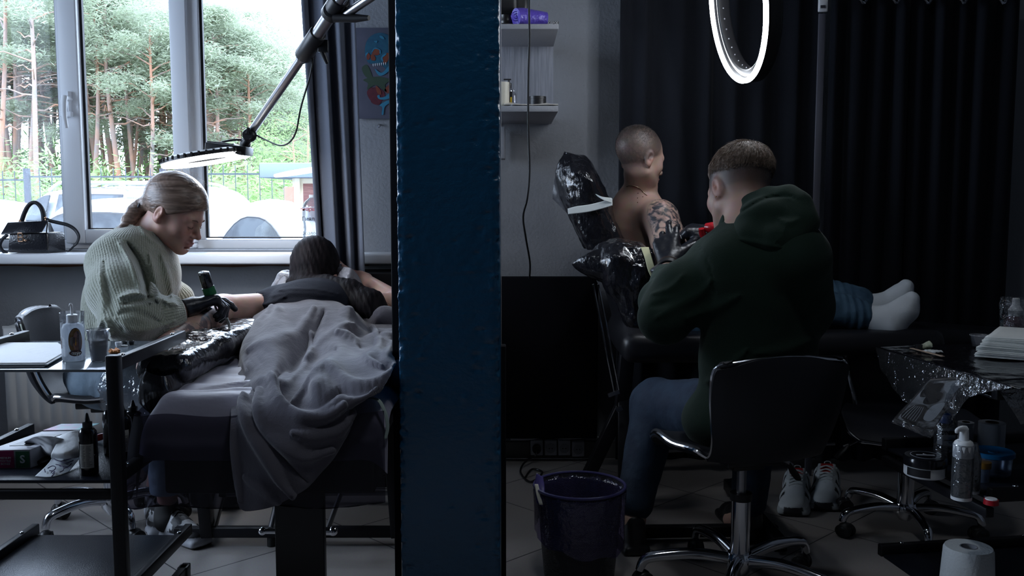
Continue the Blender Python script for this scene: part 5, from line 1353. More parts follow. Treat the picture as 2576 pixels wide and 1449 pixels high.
def strands(name, m, parent, hd, n, length, zmin, seed, lean=(0, .3, 0), rad=(.080, .100, .086), cen=(0, -.014, .044), width=.0009, jitter=.35, mask=None, flow=.9):
    """short hairs standing on the scalp"""
    rs = np.random.RandomState(seed); d = rs.normal(size=(n*4, 3)); d /= np.linalg.norm(d, axis=1, keepdims=True)
    p = d*np.array(rad)+np.array(cen); keep = np.array([mask(*q) for q in p]) if mask else p[:, 2] > zmin
    p = p[keep][:n]; d = d[keep][:n]; n = len(p)
    cr_ = np.array(lean); tg = p-cr_; tg -= d*(tg*d).sum(1, keepdims=True); tg /= np.linalg.norm(tg, axis=1, keepdims=True)+1e-6; lean = tg*flow
    g = d*.5+lean+rs.normal(size=(n, 3))*jitter*.4; g /= np.linalg.norm(g, axis=1, keepdims=True)
    ln = length*(.6+.7*rs.rand(n, 1))*(.25+.75*np.clip((p[:, 2:3]-.03)/.05, 0, 1)); sd = np.cross(g, rs.normal(size=(n, 3))); sd /= np.linalg.norm(sd, axis=1, keepdims=True)
    bend = g*.8+lean*.5-d*.35
    a = p-d*.004; b_ = p+g*ln*.55; c_ = b_+bend*ln*.5
    v = np.stack([a-sd*width, a+sd*width, b_+sd*width*.8, b_-sd*width*.8, c_], 1).reshape(-1, 3)
    v = hd.c+(v*hd.s) @ hd.M.T
    i = np.arange(n)[:, None]*5
    f = [tuple(x) for x in np.concatenate([i, i+1, i+2, i+3], 1)]+[tuple(x) for x in np.concatenate([i+3, i+2, i+4], 1)]
    return npmesh(name, v, f, m, parent, True)
def hand(D, wr, d, n, side, curls, sc_=1.0, thumb=(.8, .35, .25), spread=.10, thick=1.0, k=.004):
    """wr wrist, d direction wrist->knuckles, n palm normal (towards palm), side = towards the thumb; curls = degrees per joint for index..little"""
    wr = np.array(wr, float); d = np.array(d, float); d /= np.linalg.norm(d); n = np.array(n, float); n -= d*(n @ d); n /= np.linalg.norm(n)
    sd = np.cross(d, n)
    if sd @ np.array(side, float) < 0: sd = -sd
    q = sc_
    Rt = np.array([sd, d, n]).T
    D.cap(wr-d*.03*q, wr+d*.012*q, .026*q*thick, .025*q*thick, k=.012, flat=(sd, 1.18))
    D.ell(wr+d*.052*q, (.040*q, .050*q, .0165*q*thick), Rt, k=.012)
    D.cap(wr+d*.015*q+sd*.012*q, wr+d*.088*q+sd*.027*q, .016*q*thick, .0125*q*thick, k=.012); D.cap(wr+d*.015*q-sd*.012*q, wr+d*.078*q-sd*.030*q, .015*q*thick, .0115*q*thick, k=.012)
    offs = (.029, .010, -.010, -.028); ln = ((.043, .026, .021), (.047, .029, .022), (.043, .027, .021), (.034, .021, .018)); base = (.086, .091, .086, .077)
    tips = []
    for i in range(4):
        p = wr+d*base[i]*q+sd*offs[i]*q; cur = d+sd*spread*(1.2, .35, -.35, -1.1)[i]; cur /= np.linalg.norm(cur); ang = 0
        rr = (.0098, .0088, .0082, .0074) if i < 3 else (.0086, .0078, .0072, .0066)
        for j in range(3):
            ang += math.radians(curls[i][j] if isinstance(curls[i], (tuple, list)) else curls[i])
            dr = cur*math.cos(ang)+n*math.sin(ang); p2 = p+dr*ln[i][j]*q
            D.cap(p, p2, rr[j]*q*thick, rr[j+1]*q*thick, k=k if j else .009); p = p2
        tips.append(p)
    t = wr+d*.024*q+sd*.024*q+n*.004*q; dr = d*thumb[0]+sd*thumb[1]+n*thumb[2]; dr /= np.linalg.norm(dr)
    t2 = t+dr*.046*q; dr2 = dr+n*.25-sd*.12; dr2 /= np.linalg.norm(dr2); t3 = t2+dr2*.034*q; dr3 = dr2+n*.3-sd*.15; dr3 /= np.linalg.norm(dr3); t4 = t3+dr3*.026*q
    D.cap(t, t2, .0165*q*thick, .0125*q*thick, k=.012); D.cap(t2, t3, .0118*q*thick, .0108*q*thick, k=.005); D.cap(t3, t4, .0105*q*thick, .0085*q*thick, k=.004)
    return tips, t4
def sneaker(parent, ank, heel_ground, fwd, L=.28, pal=None, name='shoe', label=None, m=None, h=.0042, tongue=True, sw=False, qs=1.0):
    """trainer standing with its heel at heel_ground and toes along fwd"""
    f = Vector(fwd); f.z = fwd[2]; f.normalize(); u = V(0, 0, 1); r = f.cross(u).normalized(); u = r.cross(f)
    M = np.array([list(r), list(f), list(u)]).T; o = np.array(heel_ground, float)
    W1 = lambda x, y, z: o+M @ np.array([x, y, z])
    W = W1; D = SDF()
    D.ell(W(0, .045, .045), (.036, .048, .045), M, k=.02); D.ell(W(0, .15, .035), (.042, .085, .035), M, k=.03); D.ell(W(.003, .225, .030), (.041, .052, .030), M, k=.02)
    D.cap(W(0, .16, .050), W(0, .085, .085), .030, .034, k=.03); D.cap(W(0, .05, .055), W(0, .045, .095), .036, .036, k=.02)
    D.cap(W(0, .055, .12), W(0, .055, .085), .026, .024, k=.006, sub=True)
    D.box(W(0, .14, .014), (.043, .14, .014), M, rd=.013, k=.008); D.ell(W(0, .235, .016), (.044, .048, .017), M, k=.01); D.ell(W(0, .03, .018), (.038, .036, .020), M, k=.01)
    if tongue: D.box(W(0, .082, .112), (.026, .006, .030), M @ np.array(Euler((R(28), 0, 0)).to_matrix()), rd=.005, k=.006)
    v, fc = D.mesh(h)
    q = (v-o) @ M
    c = pal(q); v = o+(v-o)*qs; W = lambda x, y, z: o+M @ np.array([x, y, z])*qs
    s_ = npmesh(name, v, fc, m or m_shoe, parent, True, col=c, label=label)
    mb = MB()
    for i in range(6):
        y = .165-i*.015; z = .0705+i*.0098
        mb.tube([W(-.019, y, z+.004), W(0, y-.004, z+.0135), W(.019, y-.010, z+.006)], .0024, 6, smooth=4); mb.tube([W(.019, y, z+.004), W(0, y-.006, z+.0145), W(-.019, y-.012, z+.007)], .0024, 6, smooth=4)
    mb.build('laces', m_lacew if not sw else m_black, s_)
    return s_, W
m_shoe = mat('shoe_leather_and_mesh', (1, 1, 1), .55, attr=True, bump=[(300, .25, 2, (1, 1, 1), .002)]); m_lacew = mat('shoe_laces_white', (.55, .58, .58), .8)
m_hairline = mat('dark_brow', (.05, .03, .022), .8)
m_glove = mat('black_nitrile_glove', (.012, .013, .018), .34, bump=[(60, .35, 3, (1, 1, 1), .004)])
# ================================================================= seated woman with the tattoo machine
m_skinW = skinmat('skin_woman', 30)
SKW = (.47, .27, .215)
wom = thing('person', 'person in sage green sweater with fair ponytail, bending over a tattoo machine', 'person', (P(290, 1000, 3.0).x, 3.0, 0))
fw = V(math.cos(R(28))*math.cos(R(10)), -math.cos(R(28))*math.sin(R(10)), -math.sin(R(28)))
MW = frame(fw, (0, 0, 1))
hw = Head(MW, .93, ear=(.079, -.008, -.006), earw=P(398, 537, 2.92))
neckb = P(352, 606, 3.0); chest = P(338, 700, 3.0); waist = P(312, 810, 3.02); pelv = P(282, 930, 3.02)
shR, elR, wrR = P(292, 660, 2.85), P(322, 812, 2.72), P(478, 773, 2.84)
shL, elL, wrL = P(375, 665, 3.17), P(400, 800, 3.2), P(476, 800, 3.02)
hipR, knR, anR = P(262, 955, 2.92), P(418, 1006, 2.86), P(421, 1272, 2.94)
hipL, knL, anL = P(290, 950, 3.10), P(440, 1000, 3.12), P(396, 1215, 3.14)
D = SDF(); hw.add(D, female=True)
D.cap(hw.w(0, -.020, -.045), neckb, .050, .056, k=.03)
D.ell(chest, (.095, .155, .15), k=.04); D.ell(waist, (.085, .125, .13), k=.05); D.ell(pelv, (.11, .155, .10), k=.05)
D.cap(chest+V(0, -.12, .09), chest+V(0, .12, .09), .06, k=.04)
D.chain([shR, elR, wrR], [.046, .036, .024], k=.02); D.chain([shL, elL, wrL], [.046, .036, .024], k=.02)
D.chain([hipR, knR, anR], [.075, .052, .029], k=.03); D.chain([hipL, knL, anL], [.075, .052, .034], k=.03)
D.cap(anR+V(0, 0, -.03), anR+V(.05, -.04, -.06), .024, .018, k=.02); D.cap(anL+V(0, 0, -.02), anL+V(.03, -.07, -.05), .030, .022, k=.02)
dR = V(1, .14, .13)  # hand direction
tips, th = hand(D, wrR, (.74, .58, .26), (.30, .05, -.95), (-.2, .9, .2), [(28, 22, 12), (58, 60, 35), (66, 62, 35), (70, 60, 35)], .92, thumb=(.75, .45, .45), thick=.85)
hand(D, wrL, (.9, -.2, -.25), (0, 0, -1), (0, -1, 0), [(25, 25, 20)]*4, .9, thick=.85)
def colW(v):
    c = hw.skin(v, SKW, lips=(.36, .12, .12)); return c
body = smesh('body', D, m_skinW, wom, .0038, col=colW)
brows_lashes(wom, hw, mat('light_brown_brow', (.13, .075, .055), .8), .0011)
# gloves
for nm, wr, d_, n_, sd_, cu, th_ in (('glove', wrR, (.74, .58, .26), (.30, .05, -.95), (-.2, .9, .2), [(28, 22, 12), (58, 60, 35), (66, 62, 35), (70, 60, 35)], (.75, .45, .45)), ('glove', wrL, (.9, -.2, -.25), (0, 0, -1), (0, -1, 0), [(25, 25, 20)]*4, (.8, .35, .25))):
    D = SDF(); hand(D, wr, d_, n_, sd_, cu, .93, thumb=th_, thick=1.24)
    dv = np.array(d_, float); dv /= np.linalg.norm(dv)
    D.cap(np.array(wr)-dv*.022, np.array(wr)-dv*.004, .029, .0265, k=.004); D.cut(np.array(wr)-dv*.020, -dv, .003)
    smesh(nm, D, m_glove, wom, .003, disp=lambda p: .0008*fbm(p, 130, 2))
# hair
def hairmat(name, c1, c2, stretch, rough=.38, sheen=.2, spec=.6):
    m = mat(name, c1, rough, vary=(1, c2, .38, .62, stretch), bump=[(1, .5, 3, stretch, .004)], sheen=sheen, spec=spec); return m
m_hairW = hairmat('fair_brown_hair', (.10, .062, .045), (.25, .17, .13), (9, 60, 130), .38, .05, .5)
D = SDF()
D.ell(hw.w(0, -.016, .044), hw.r(.083, .104, .092), MW); D.ell(hw.w(0, .018, .035), hw.r(.077, .082, .084), MW, k=.03)
nrm_ = MW @ np.array([0, .60, -.80]); D.cut(hw.w(0, .094, .058), nrm_, .008)
for sx in (-1, 1): D.ell(hw.w(sx*.084, -.004, -.010), hw.r(.022, .021, .030), MW, k=.006, sub=True)
D.cap(hw.w(.062, .022, .004), hw.w(.066, .018, -.05), .004, .002, k=.006)
pt = [hw.w(0, -.085, .02), hw.w(0, -.122, -.005), hw.w(0, -.145, -.05)]
tail = [np.array(P(357, 517, 3.0)), np.array(P(343, 533, 3.0)), np.array(P(327, 556, 2.97)), np.array(P(312, 578, 2.93)), np.array(P(292, 602, 2.90))]
D.chain([hw.w(0, -.07, .01)]+tail, [.045, .019, .024, .022, .015, .006], k=.02)
smesh('hair', D, m_hairW, wom, .0035, disp=lambda p: .0006*np.sin((hw.loc(p)[..., 2]*900+hw.loc(p)[..., 0]*700)+5*np.sin(hw.loc(p)[..., 1]*18)))
MB().tube([tail[0]+np.array([.016*math.cos(a)*.5, .024*math.sin(a), .016*math.cos(a)]) for a in np.linspace(0, 2*PI, 14)[:-1]], .0045, 8, closed=True).build('hair_tie', mat('dark_hair_tie', (.02, .02, .035), .6), wom)
rs = np.random.RandomState(8); mb = MB()
for i in range(150):
    a = rs.rand()*PI*1.1-.1; y0 = .10*math.cos(a); z0 = .044+.09*math.sin(a); x = rs.randn()*.035
    p0 = hw.w(x, y0-.016, z0*1.0); l = .012+.022*rs.rand(); dx = rs.randn(3)*.3
    p1 = hw.w(x+dx[0]*l, y0-.016+(.5*math.cos(a)+dx[1]-.3)*l*.6, z0+(.5*math.sin(a)+.1)*l*.5); p2 = hw.w(x+dx[0]*l*2, y0-.016+(dx[1]-.9)*l, z0+(.3*math.sin(a))*l*.6)
    mb.tube([p0, p1, p2], [.0003, .00022, .0001], 3, smooth=6)
mb.build('loose_hairs', mat('pale_loose_hair', (.55, .42, .33), .5), wom)
# sweater
m_knit = bpy.data.materials.new('sage_rib_knit'); m_knit.use_nodes = True
N_, L_ = m_knit.node_tree.nodes, m_knit.node_tree.links; b = N_['Principled BSDF']; b.inputs['Roughness'].default_value = .95; b.inputs['Sheen Weight'].default_value = .9; b.inputs['Sheen Roughness'].default_value = .5
at = N_.new('ShaderNodeAttribute'); at.attribute_name = 'rib'; ms = N_.new('ShaderNodeMath'); ms.operation = 'SINE'; mm_ = N_.new('ShaderNodeMath'); mm_.operation = 'MULTIPLY'; mm_.inputs[1].default_value = 2*PI/.007
L_.new(at.outputs['Fac'], mm_.inputs[0]); L_.new(mm_.outputs[0], ms.inputs[0])
bp1 = N_.new('ShaderNodeBump'); bp1.inputs['Strength'].default_value = .5; bp1.inputs['Distance'].default_value = .002; L_.new(ms.outputs[0], bp1.inputs['Height'])
tcx = N_.new('ShaderNodeTexCoord'); nz1 = N_.new('ShaderNodeTexNoise'); nz1.inputs['Scale'].default_value = 170; nz1.inputs['Detail'].default_value = 5; L_.new(tcx.outputs['Object'], nz1.inputs['Vector'])
bp2 = N_.new('ShaderNodeBump'); bp2.inputs['Strength'].default_value = .8; bp2.inputs['Distance'].default_value = .004; L_.new(nz1.outputs['Fac'], bp2.inputs['Height']); L_.new(bp1.outputs[0], bp2.inputs['Normal']); L_.new(bp2.outputs[0], b.inputs['Normal'])
mrx = N_.new('ShaderNodeMix'); mrx.data_type = 'RGBA'; mrx.inputs[6].default_value = (.26, .285, .205, 1); mrx.inputs[7].default_value = (.42, .44, .35, 1); L_.new(nz1.outputs['Fac'], mrx.inputs[0])
mr2 = N_.new('ShaderNodeMix'); mr2.data_type = 'RGBA'; mr2.blend_type = 'MULTIPLY'; mr2.inputs[0].default_value = .35; mp2 = N_.new('ShaderNodeMapRange'); mp2.inputs[1].default_value = -1; mp2.inputs[3].default_value = .55; L_.new(ms.outputs[0], mp2.inputs[0])
L_.new(mrx.outputs[2], mr2.inputs[6]); L_.new(mp2.outputs[0], mr2.inputs[7]); L_.new(mr2.outputs[2], b.inputs['Base Color'])
def addrib(o, v, segs):
    """segs: list of (a, b, scale) axes; per vertex: arc length round the nearest axis"""
    best = np.full(len(v), 1e9); val = np.zeros(len(v))
    for a, b_, rad in segs:
        a = np.array(a); b_ = np.array(b_); ab = b_-a; t = np.clip(((v-a) @ ab)/(ab @ ab), 0, 1); q = v-a-t[:, None]*ab; dd = np.linalg.norm(q, axis=1)/rad
        ax = ab/np.linalg.norm(ab); u = np.cross(ax, [0, 1, 0.02]); u /= np.linalg.norm(u); w_ = np.cross(ax, u)
        ang = np.arctan2(q @ w_, q @ u); m = dd < best; best[m] = dd[m]; val[m] = (ang*rad)[m]
    at_ = o.data.attributes.new('rib', 'FLOAT', 'POINT'); at_.data.foreach_set('value', val.astype(np.float32))
D = SDF()
D.ell(P(342, 690, 3.0), (.118, .175, .145), k=.05); D.ell(P(322, 780, 3.01), (.125, .170, .15), k=.06); D.ell(P(306, 862, 3.02), (.125, .175, .12), k=.05)
D.cap(P(318, 640, 2.90), P(352, 645, 3.12), .075, .075, k=.05)
D.cap(P(362, 640, 3.0), P(372, 690, 3.0), .085, .09, k=.05)
D.cap(neckb+V(-.02, 0, -.03), P(357, 594, 2.99), .085, .066, k=.02); D.cap(P(357, 600, 2.99), P(362, 580, 2.98), .060, .052, k=.01, sub=True)
D.cap(shR+V(-.01, 0, -.01), P(300, 735, 2.76), .078, .082, k=.05); D.cap(P(300, 735, 2.76), P(335, 806, 2.70), .082, .076, k=.04); D.cap(P(335, 806, 2.70), P(400, 800, 2.75), .074, .062, k=.03); D.cap(P(400, 800, 2.75), P(438, 788, 2.80), .060, .052, k=.02)
cd_ = (wrR-elR).normalized(); D.cap(P(438, 788, 2.80), P(449, 783, 2.81), .050, .049, k=.006); D.box(P(453, 782, 2.815)+cd_*.08, (.07, .08, .07), frame(cd_, (0, 0, 1)), rd=.004, k=.004, sub=True)
D.cap(P(460, 780, 2.825), P(449, 783, 2.815), .040, .038, k=.004, sub=True)
D.cap(shL, P(410, 760, 3.18), .08, .07, k=.05); D.cap(P(410, 760, 3.18), P(440, 785, 3.1), .07, .06, k=.03); D.cap(P(420, 755, 3.15), P(452, 748, 3.1), .055, .045, k=.03)
cw = creases([([(321, 612), (348, 655), (366, 706), (372, 748)], -.022, 9), ([(300, 612), (325, 650), (345, 700), (352, 735)], .010, 11), ([(262, 660), (268, 720), (285, 780), (310, 830)], -.007, 9),
   ([(300, 748), (335, 738), (368, 743)], .016, 8), ([(310, 765), (345, 757), (380, 752), (395, 760)], -.014, 8), ([(378, 762), (400, 752), (420, 760)], .012, 8), ([(415, 772), (432, 762), (446, 768)], .010, 7), ([(405, 782), (418, 770), (428, 775)], -.008, 6),
   ([(300, 790), (340, 785), (400, 810)], -.009, 10), ([(290, 800), (330, 830), (390, 825), (440, 808)], .010, 10), ([(240, 840), (262, 805), (280, 845)], .012, 10), ([(250, 690), (258, 760), (250, 820)], .006, 9),
   ([(375, 640), (392, 700), (398, 760)], .009, 9), ([(405, 640), (425, 700), (432, 745)], .008, 9), ([(352, 570), (375, 600), (402, 618)], .006, 5)])
v, fc = D.mesh(.0048, disp=lambda p: cw(p)+.0022*fbm(p, 28, 3))
sw = npmesh('sweater', v, fc, m_knit, wom, True)
addrib(sw, v, [(P(350, 560, 3.0), P(305, 900, 3.02), .16), (shR, P(335, 806, 2.7), .075), (P(335, 806, 2.7), P(449, 783, 2.81), .06), (P(357, 610, 2.99), P(357, 570, 2.98), .062)])
# jeans
m_jeanW = mat('light_blue_jeans', (.20, .28, .36), .8, vary=(14, (.30, .38, .46), .35, .7), bump=[(300, .3, 2, (1, 1, 1), .002), (12, .5, 3, (1, 1, 1), .015)])
D = SDF(); D.ell(pelv+V(0, 0, -.01), (.135, .175, .10), k=.04)
D.chain([hipR, knR, P(414, 1120, 2.87), P(418, 1222, 2.91)], [.092, .070, .056, .050], k=.03); D.chain([hipL, knL, P(400, 1165, 3.13)], [.092, .068, .050], k=.03)
D.box(P(418, 1262, 2.92), (.09, .09, .032), rd=.003, k=.003, sub=True)
smesh('jeans', D, m_jeanW, wom, .006, disp=lambda p: .003*fbm(p, 40, 4))
# film wrapped round the thigh, sock, shoes
D = SDF(); D.chain([hipR.lerp(knR, .35), knR, P(415, 1060, 2.83)], [.094, .077, .066], k=.03)
smesh('film_wrap', D, thin('clear_wrap_film', (.92, .95, .98), .16, .08, .05, bump=(38, .9)), wom, .008, disp=lambda p: .003*fbm(p, 110, 9))
D = SDF(); D.chain([P(421, 1264, 2.94), P(419, 1290, 2.94), P(420, 1308, 2.93)], [.033, .036, .040], k=.01); smesh('sock', D, mat('dark_sock', (.035, .035, .035), .9), wom, .005)
def palN(q):
    x, y, z = q.T; n = fbm(q*np.array([1, 1, 1.0]), 70, 6); c = np.zeros((len(q), 3)); c[:] = (.50, .51, .53)
    blk = ((n > .12) & (z > .034)) | ((z > .034) & (y > .20) & (z < .058)) | ((np.abs(x) < .022) & (y > .07) & (y < .185) & (z > .06)) | (z > .088)
    c[blk] = (.012, .012, .014); c[z < .036] = (.42, .43, .47); c[z < .008] = (.03, .03, .03); return c
hg = G(386, 1336); sh_, Wn = sneaker(wom, anR, (hg.x, hg.y+.01, 0), (.80, -.60, 0), .28, palN, name='shoe', label='white and black trainer', sw=True, qs=.93, h=.0035)
MB().tube([Wn(-.043, .185, .050), Wn(-.044, .195, .045), Wn(-.043, .222, .056)], [.0012, .003, .0008], 6, smooth=4).build('swoosh_mark', m_black, sh_)
sneaker(wom, anL, (P(396, 1215, 3.14).x-.02, 3.18, .0), (.4, -.9, 0), .28, palN, name='shoe', label='white and black trainer', sw=True, h=.006)
# tattoo machine held in the glove
m_gpl = mat('green_grip_wrap', (.01, .12, .04), .35)
tm = thing('tattoo_machine', 'pen shaped tattoo machine with green grip held in the black glove', 'tattoo machine', P(520, 735, 2.86))
a, b_ = P(512, 686, 2.85), P(523, 722, 2.865)
MB().tube([a, b_], [.0165, .0175], 20).build('motor', m_film, tm, bevel=.002); MB().sph(a, (.0165, .0165, .006)).build('film_cap', thin('wrap_cap', (.9, .93, .97), .25, .1, .3, bump=(60, .8)), tm)
MB().tube([b_, P(529, 738, 2.87), P(534, 752, 2.875)], [.0185, .019, .014], 20, smooth=4).build('grip', m_gpl, tm); MB().cyl(P(534, 752, 2.875), P(546, 782, 2.88), .0035).build('needle_tip', m_steel, tm)
# ================================================================= lying client
m_skinC = skinmat('skin_lying_client', 17, lo=.52, hi=.56, ink=(.10, .08, .09))
cl = thing('person', 'person lying face down under the grey blanket with long dark hair and dark t-shirt', 'person', (-.62, 3.0, ZB))
MC = frame((.05, .80, -.60), (0, .5, 1)); hc_ = Head(MC, .96, c=P(793, 690, 3.46))
shl, shr = P(700, 775, 3.27), P(895, 772, 3.28)
el, wr_ = P(560, 778, 3.08), P(420, 866, 2.66)
er, wrr = P(1012, 772, 3.30), P(905, 700, 3.55)
D = SDF(); hc_.add(D, female=True)
ch = P(792, 775, 3.22); ws = P(790, 800, 3.02); hp_ = P(790, 812, 2.86); ws.z = .605; hp_.z = .565
D.cap(hc_.w(0, -.02, -.05), P(792, 745, 3.3), .05, .06, k=.03)
D.ell(ch, (.155, .16, .085), k=.05); D.ell(ws, (.125, .16, .07), k=.05); D.ell(hp_, (.14, .15, .070), k=.04)
D.cap(shl, shr, .055, k=.04)
lgs = []
for sx in (-1, 1):
    a = hp_+V(sx*.075, -.06, -.02); a.z = .572; kx = V(a.x+sx*.01, 2.56, ZB-.03); lgs.append([a, kx, V(kx.x, 2.32, ZB-.035)]); D.chain(lgs[-1], [.05, .038, .03], k=.03)
D.chain([shl, el], [.055, .046], k=.03); D.chain([el, el.lerp(wr_, .35), wr_], [.046, .046, .028], k=.02)
D.chain([shr, er, wrr], [.055, .044, .028], k=.02)
hand(D, wr_, (wr_-el).normalized()+V(0, 0, -.05), (0, 0, -1), (1, 0, 0), [(12, 18, 15)]*4, .88, thumb=(.8, .5, .1))
hand(D, wrr, (-.6, -.1, .1), (0, -.3, 1), (0, 0, 1), [(40, 40, 30)]*4, .88)
def colC(v):
    c = np.tile(np.array([.46, .285, .235]), (len(v), 1)); px, py = pxof(v)
    tat = np.clip((v[:, 1] < 3.10)*(px < 600)*(v[:, 2] > ZB+.03), 0, 1).astype(float)
    a = np.array(el); b_ = np.array(wr_); t = ((v-a) @ (b_-a))/((b_-a) @ (b_-a)); tat = tat*np.clip((t-.02)*4, 0, 1)*np.clip((1.15-t)*5, 0, 1)
    return np.concatenate([c, tat[:, None]*.9], 1)
smesh('body', D, m_skinC, cl, .0045, col=colC)
# t-shirt
m_tee = mat('dark_slate_tshirt', (.016, .018, .027), .85, spec=.08, bump=[(300, .2), (9, .4, 3, (1, 2, 1), .012)])
D = SDF(); D.ell(ch+V(0, .01, .004), (.172, .165, .098), k=.05); D.ell(ws+V(0, 0, .004), (.148, .18, .088), k=.05); D.cap(shl, shr, .068, k=.04)
D.cap(shl, P(658, 778, 3.22), .068, .062, k=.03); D.cap(P(640, 776, 3.19), P(662, 778, 3.22), .050, .052, k=.004, sub=True)
D.cut(P(645, 776, 3.2), (-1, -.3, 0), .004)
D.cap(shr, P(930, 775, 3.28), .068, .062, k=.03); D.cut(P(938, 775, 3.28), (1, 0, 0), .004)
D.ell(P(793, 735, 3.34), (.06, .05, .05), k=.01, sub=True)
smesh('t_shirt', D, m_tee, cl, .006, disp=creases([([(680, 745), (760, 735), (850, 748)], .003, 5), ([(670, 760), (740, 750), (820, 752)], -.0025, 5), ([(700, 730), (780, 727), (860, 742)], .004, 4), ([(650, 770), (690, 758), (720, 745)], .006, 5)]))
D = SDF(); D.ell(hp_, (.144, .154, .074), k=.04)
for l in lgs: D.chain(l, [.054, .042, .034], k=.03)
smesh('leggings', D, m_tee, cl, .009)
# hair
m_hairC = hairmat('long_dark_hair', (.005, .0045, .006), (.014, .011, .013), (120, 25, 30), .6, 0, .06)
D = SDF(); D.ell(hc_.w(0, -.016, .044), hc_.r(.090, .112, .098), MC); D.ell(hc_.w(0, -.05, -.0), hc_.r(.078, .07, .09), MC, k=.03)
D.cut(hc_.w(0, .075, .03), MC @ np.array([0, .8, -.55]), .01)
D.chain([P(770, 715, 3.33), P(820, 722, 3.27), P(880, 735, 3.22), P(935, 762, 3.16), P(975, 795, 3.12)], [.03, .032, .034, .034, .018], k=.04, flat=((0, 1, .2), 1.5))
D.chain([P(750, 712, 3.36), P(850, 730, 3.24), P(910, 765, 3.16), P(940, 795, 3.10)], [.022, .028, .03, .016], k=.03)
D.chain([P(745, 690, 3.40), P(733, 715, 3.36), P(742, 735, 3.32)], [.02, .016, .006], k=.02)
smesh('hair', D, m_hairC, cl, .005, disp=lambda p: .0012*np.sin(p[..., 0]*330+p[..., 2]*150+3*np.sin(p[..., 1]*20)))
rs = np.random.RandomState(2); mb = MB()
for i in range(120):
    st = P(800+30*rs.randn(), 712+8*rs.rand(), 3.31); dx = 70+rs.rand()*150
    mb.tube([st, P(800+dx*.5, 722+dx*.05+14*rs.rand(), 3.22)+V(0, -.01, .012), P(800+dx, 738+dx*.24+16*rs.rand(), 3.13)+V(0, -.01, .004)], [.0004, .0005, .0002], 4, smooth=4)
mb.build('loose_hairs', m_hairC, cl)
# crinkled pillow wrap, phone
m_crk = mat('grey_crinkled_wrap', (.20, .20, .23), .45, bump=[(22, .9, 4, (1, 1, 1), .02)])
D = SDF(); D.ell(P(795, 722, 3.50), (.15, .09, .06)); D.box(P(715, 722, 3.42), (.035, .04, .055), Matrix.Rotation(R(20), 3, 'Y'), rd=.01, k=.03); D.cap(P(700, 745, 3.38), P(722, 700, 3.45), .022, .016, k=.02); D.cap(P(880, 715, 3.46), P(862, 685, 3.46), .036, .020, k=.02)
pw = smesh('face_pillow', D, m_crk, None, .006, disp=lambda p: .007*fbm(p, 55, 4)+.003*fbm(p, 160, 2)); tag(pw, 'face pillow in crinkled grey wrap under the lying client\'s head', 'pillow')
cone = [(858, 716), (850, 706), (866, 671), (880, 674), (900, 694), (912, 712), (900, 722)]
patch('wrap_fold', [[P(845, 712, 3.40), P(852, 690, 3.40), P(866, 671, 3.41)], [P(868, 722, 3.36), P(878, 698, 3.36), P(884, 676, 3.38)], [P(915, 724, 3.40), P(908, 706, 3.40), P(898, 690, 3.42)]], m_crk, pw, k=8, thick=.002)
patch('wrap_fold', [[P(705, 690, 3.40), P(698, 715, 3.37), P(684, 742, 3.34)], [P(720, 698, 3.37), P(716, 718, 3.35), P(712, 740, 3.32)], [P(734, 706, 3.38), P(732, 722, 3.36), P(730, 738, 3.33)]], m_crk, pw, k=8, thick=.002)
ph = thing('phone', 'phone in a pink case with chrome edge beside the lying client\'s head', 'phone', P(848, 678, 3.52))
rp = Matrix.Rotation(R(75), 3, 'Z') @ Matrix.Rotation(R(8), 3, 'Y')
MB().box(P(846, 683, 3.50), (.075, .008, .05), rp).build('case', mat('pink_case', (.55, .22, .18), .4), ph, bevel=.003); MB().box(P(848, 681, 3.49), (.07, .004, .056), rp).build('edge', m_chrome, ph, bevel=.002)
# ================================================================= right half
m_bcur = mat('black_curtain_cloth', (.009, .0105, .015), .9, spec=.15, sheen=.05, bump=[(420, .2)])
Yd = 3.66
curtain('curtain', lambda z: P(1548, 300, Yd).x, lambda z: P(2062, 300, Yd).x, Yd, .05, 2.45, 7, .02, m_bcur, 'black curtain behind the bare shouldered man, left of the grey curtain pole', 12)
curtain('curtain', lambda z: P(2072, 300, Yd).x, lambda z: P(2545, 300, Yd).x, Yd-.02, .05, P(2300, -14, Yd).z, 9, .024, m_bcur, 'black eyelet curtain hanging right of the grey pole', 21)
m_shm = mat('pale_grey_plastic', (.30, .31, .36), .5)
a = P(2060, 300, 3.6)
pole = thing('curtain_pole', 'thin grey vertical strip with white plastic bracket at its top between the black curtains', 'pole', (a.x, 3.6, 0))
MB().box((a.x, 3.6, P(2060, 34, 3.6).z/2), (.026, .008, P(2060, 34, 3.6).z)).build('strip', mat('dark_grey_strip', (.10, .10, .125), .6), pole, bevel=.002)
MB().box((a.x+.001, 3.597, P(2062, 10, 3.6).z+.02), (.034, .016, .10)).build('bracket', m_white, pole, bevel=.004); MB().box((a.x-.003, 3.585, P(2060, 19, 3.6).z), (.018, .008, .01)).build('screw', m_steel, pole)
rod = MB().cyl((P(1545, 0, 3.66).x, 3.64, P(2300, -26, 3.64).z), (2.3, 3.64, P(2300, -26, 3.64).z), .014).build('curtain_rod', m_steel); tag(rod, 'steel rod carrying the black eyelet curtains', 'curtain rod')
for px in (2172, 2255, 2335, 2424, 2523):
    c = P(px, -5, 3.6); o = MB(); q_ = []
    for i in range(20): q_.append(c+V(.018*math.cos(i*PI/10)*.9, .012*math.cos(i*PI/10), .019*math.sin(i*PI/10)))
    o = o.tube(q_, .0055, 8, closed=True).build('curtain_eyelet', m_chrome); tag(o, 'shiny metal eyelet in the top hem of the right black curtain', 'eyelet', 'eyelets of the right black curtain')
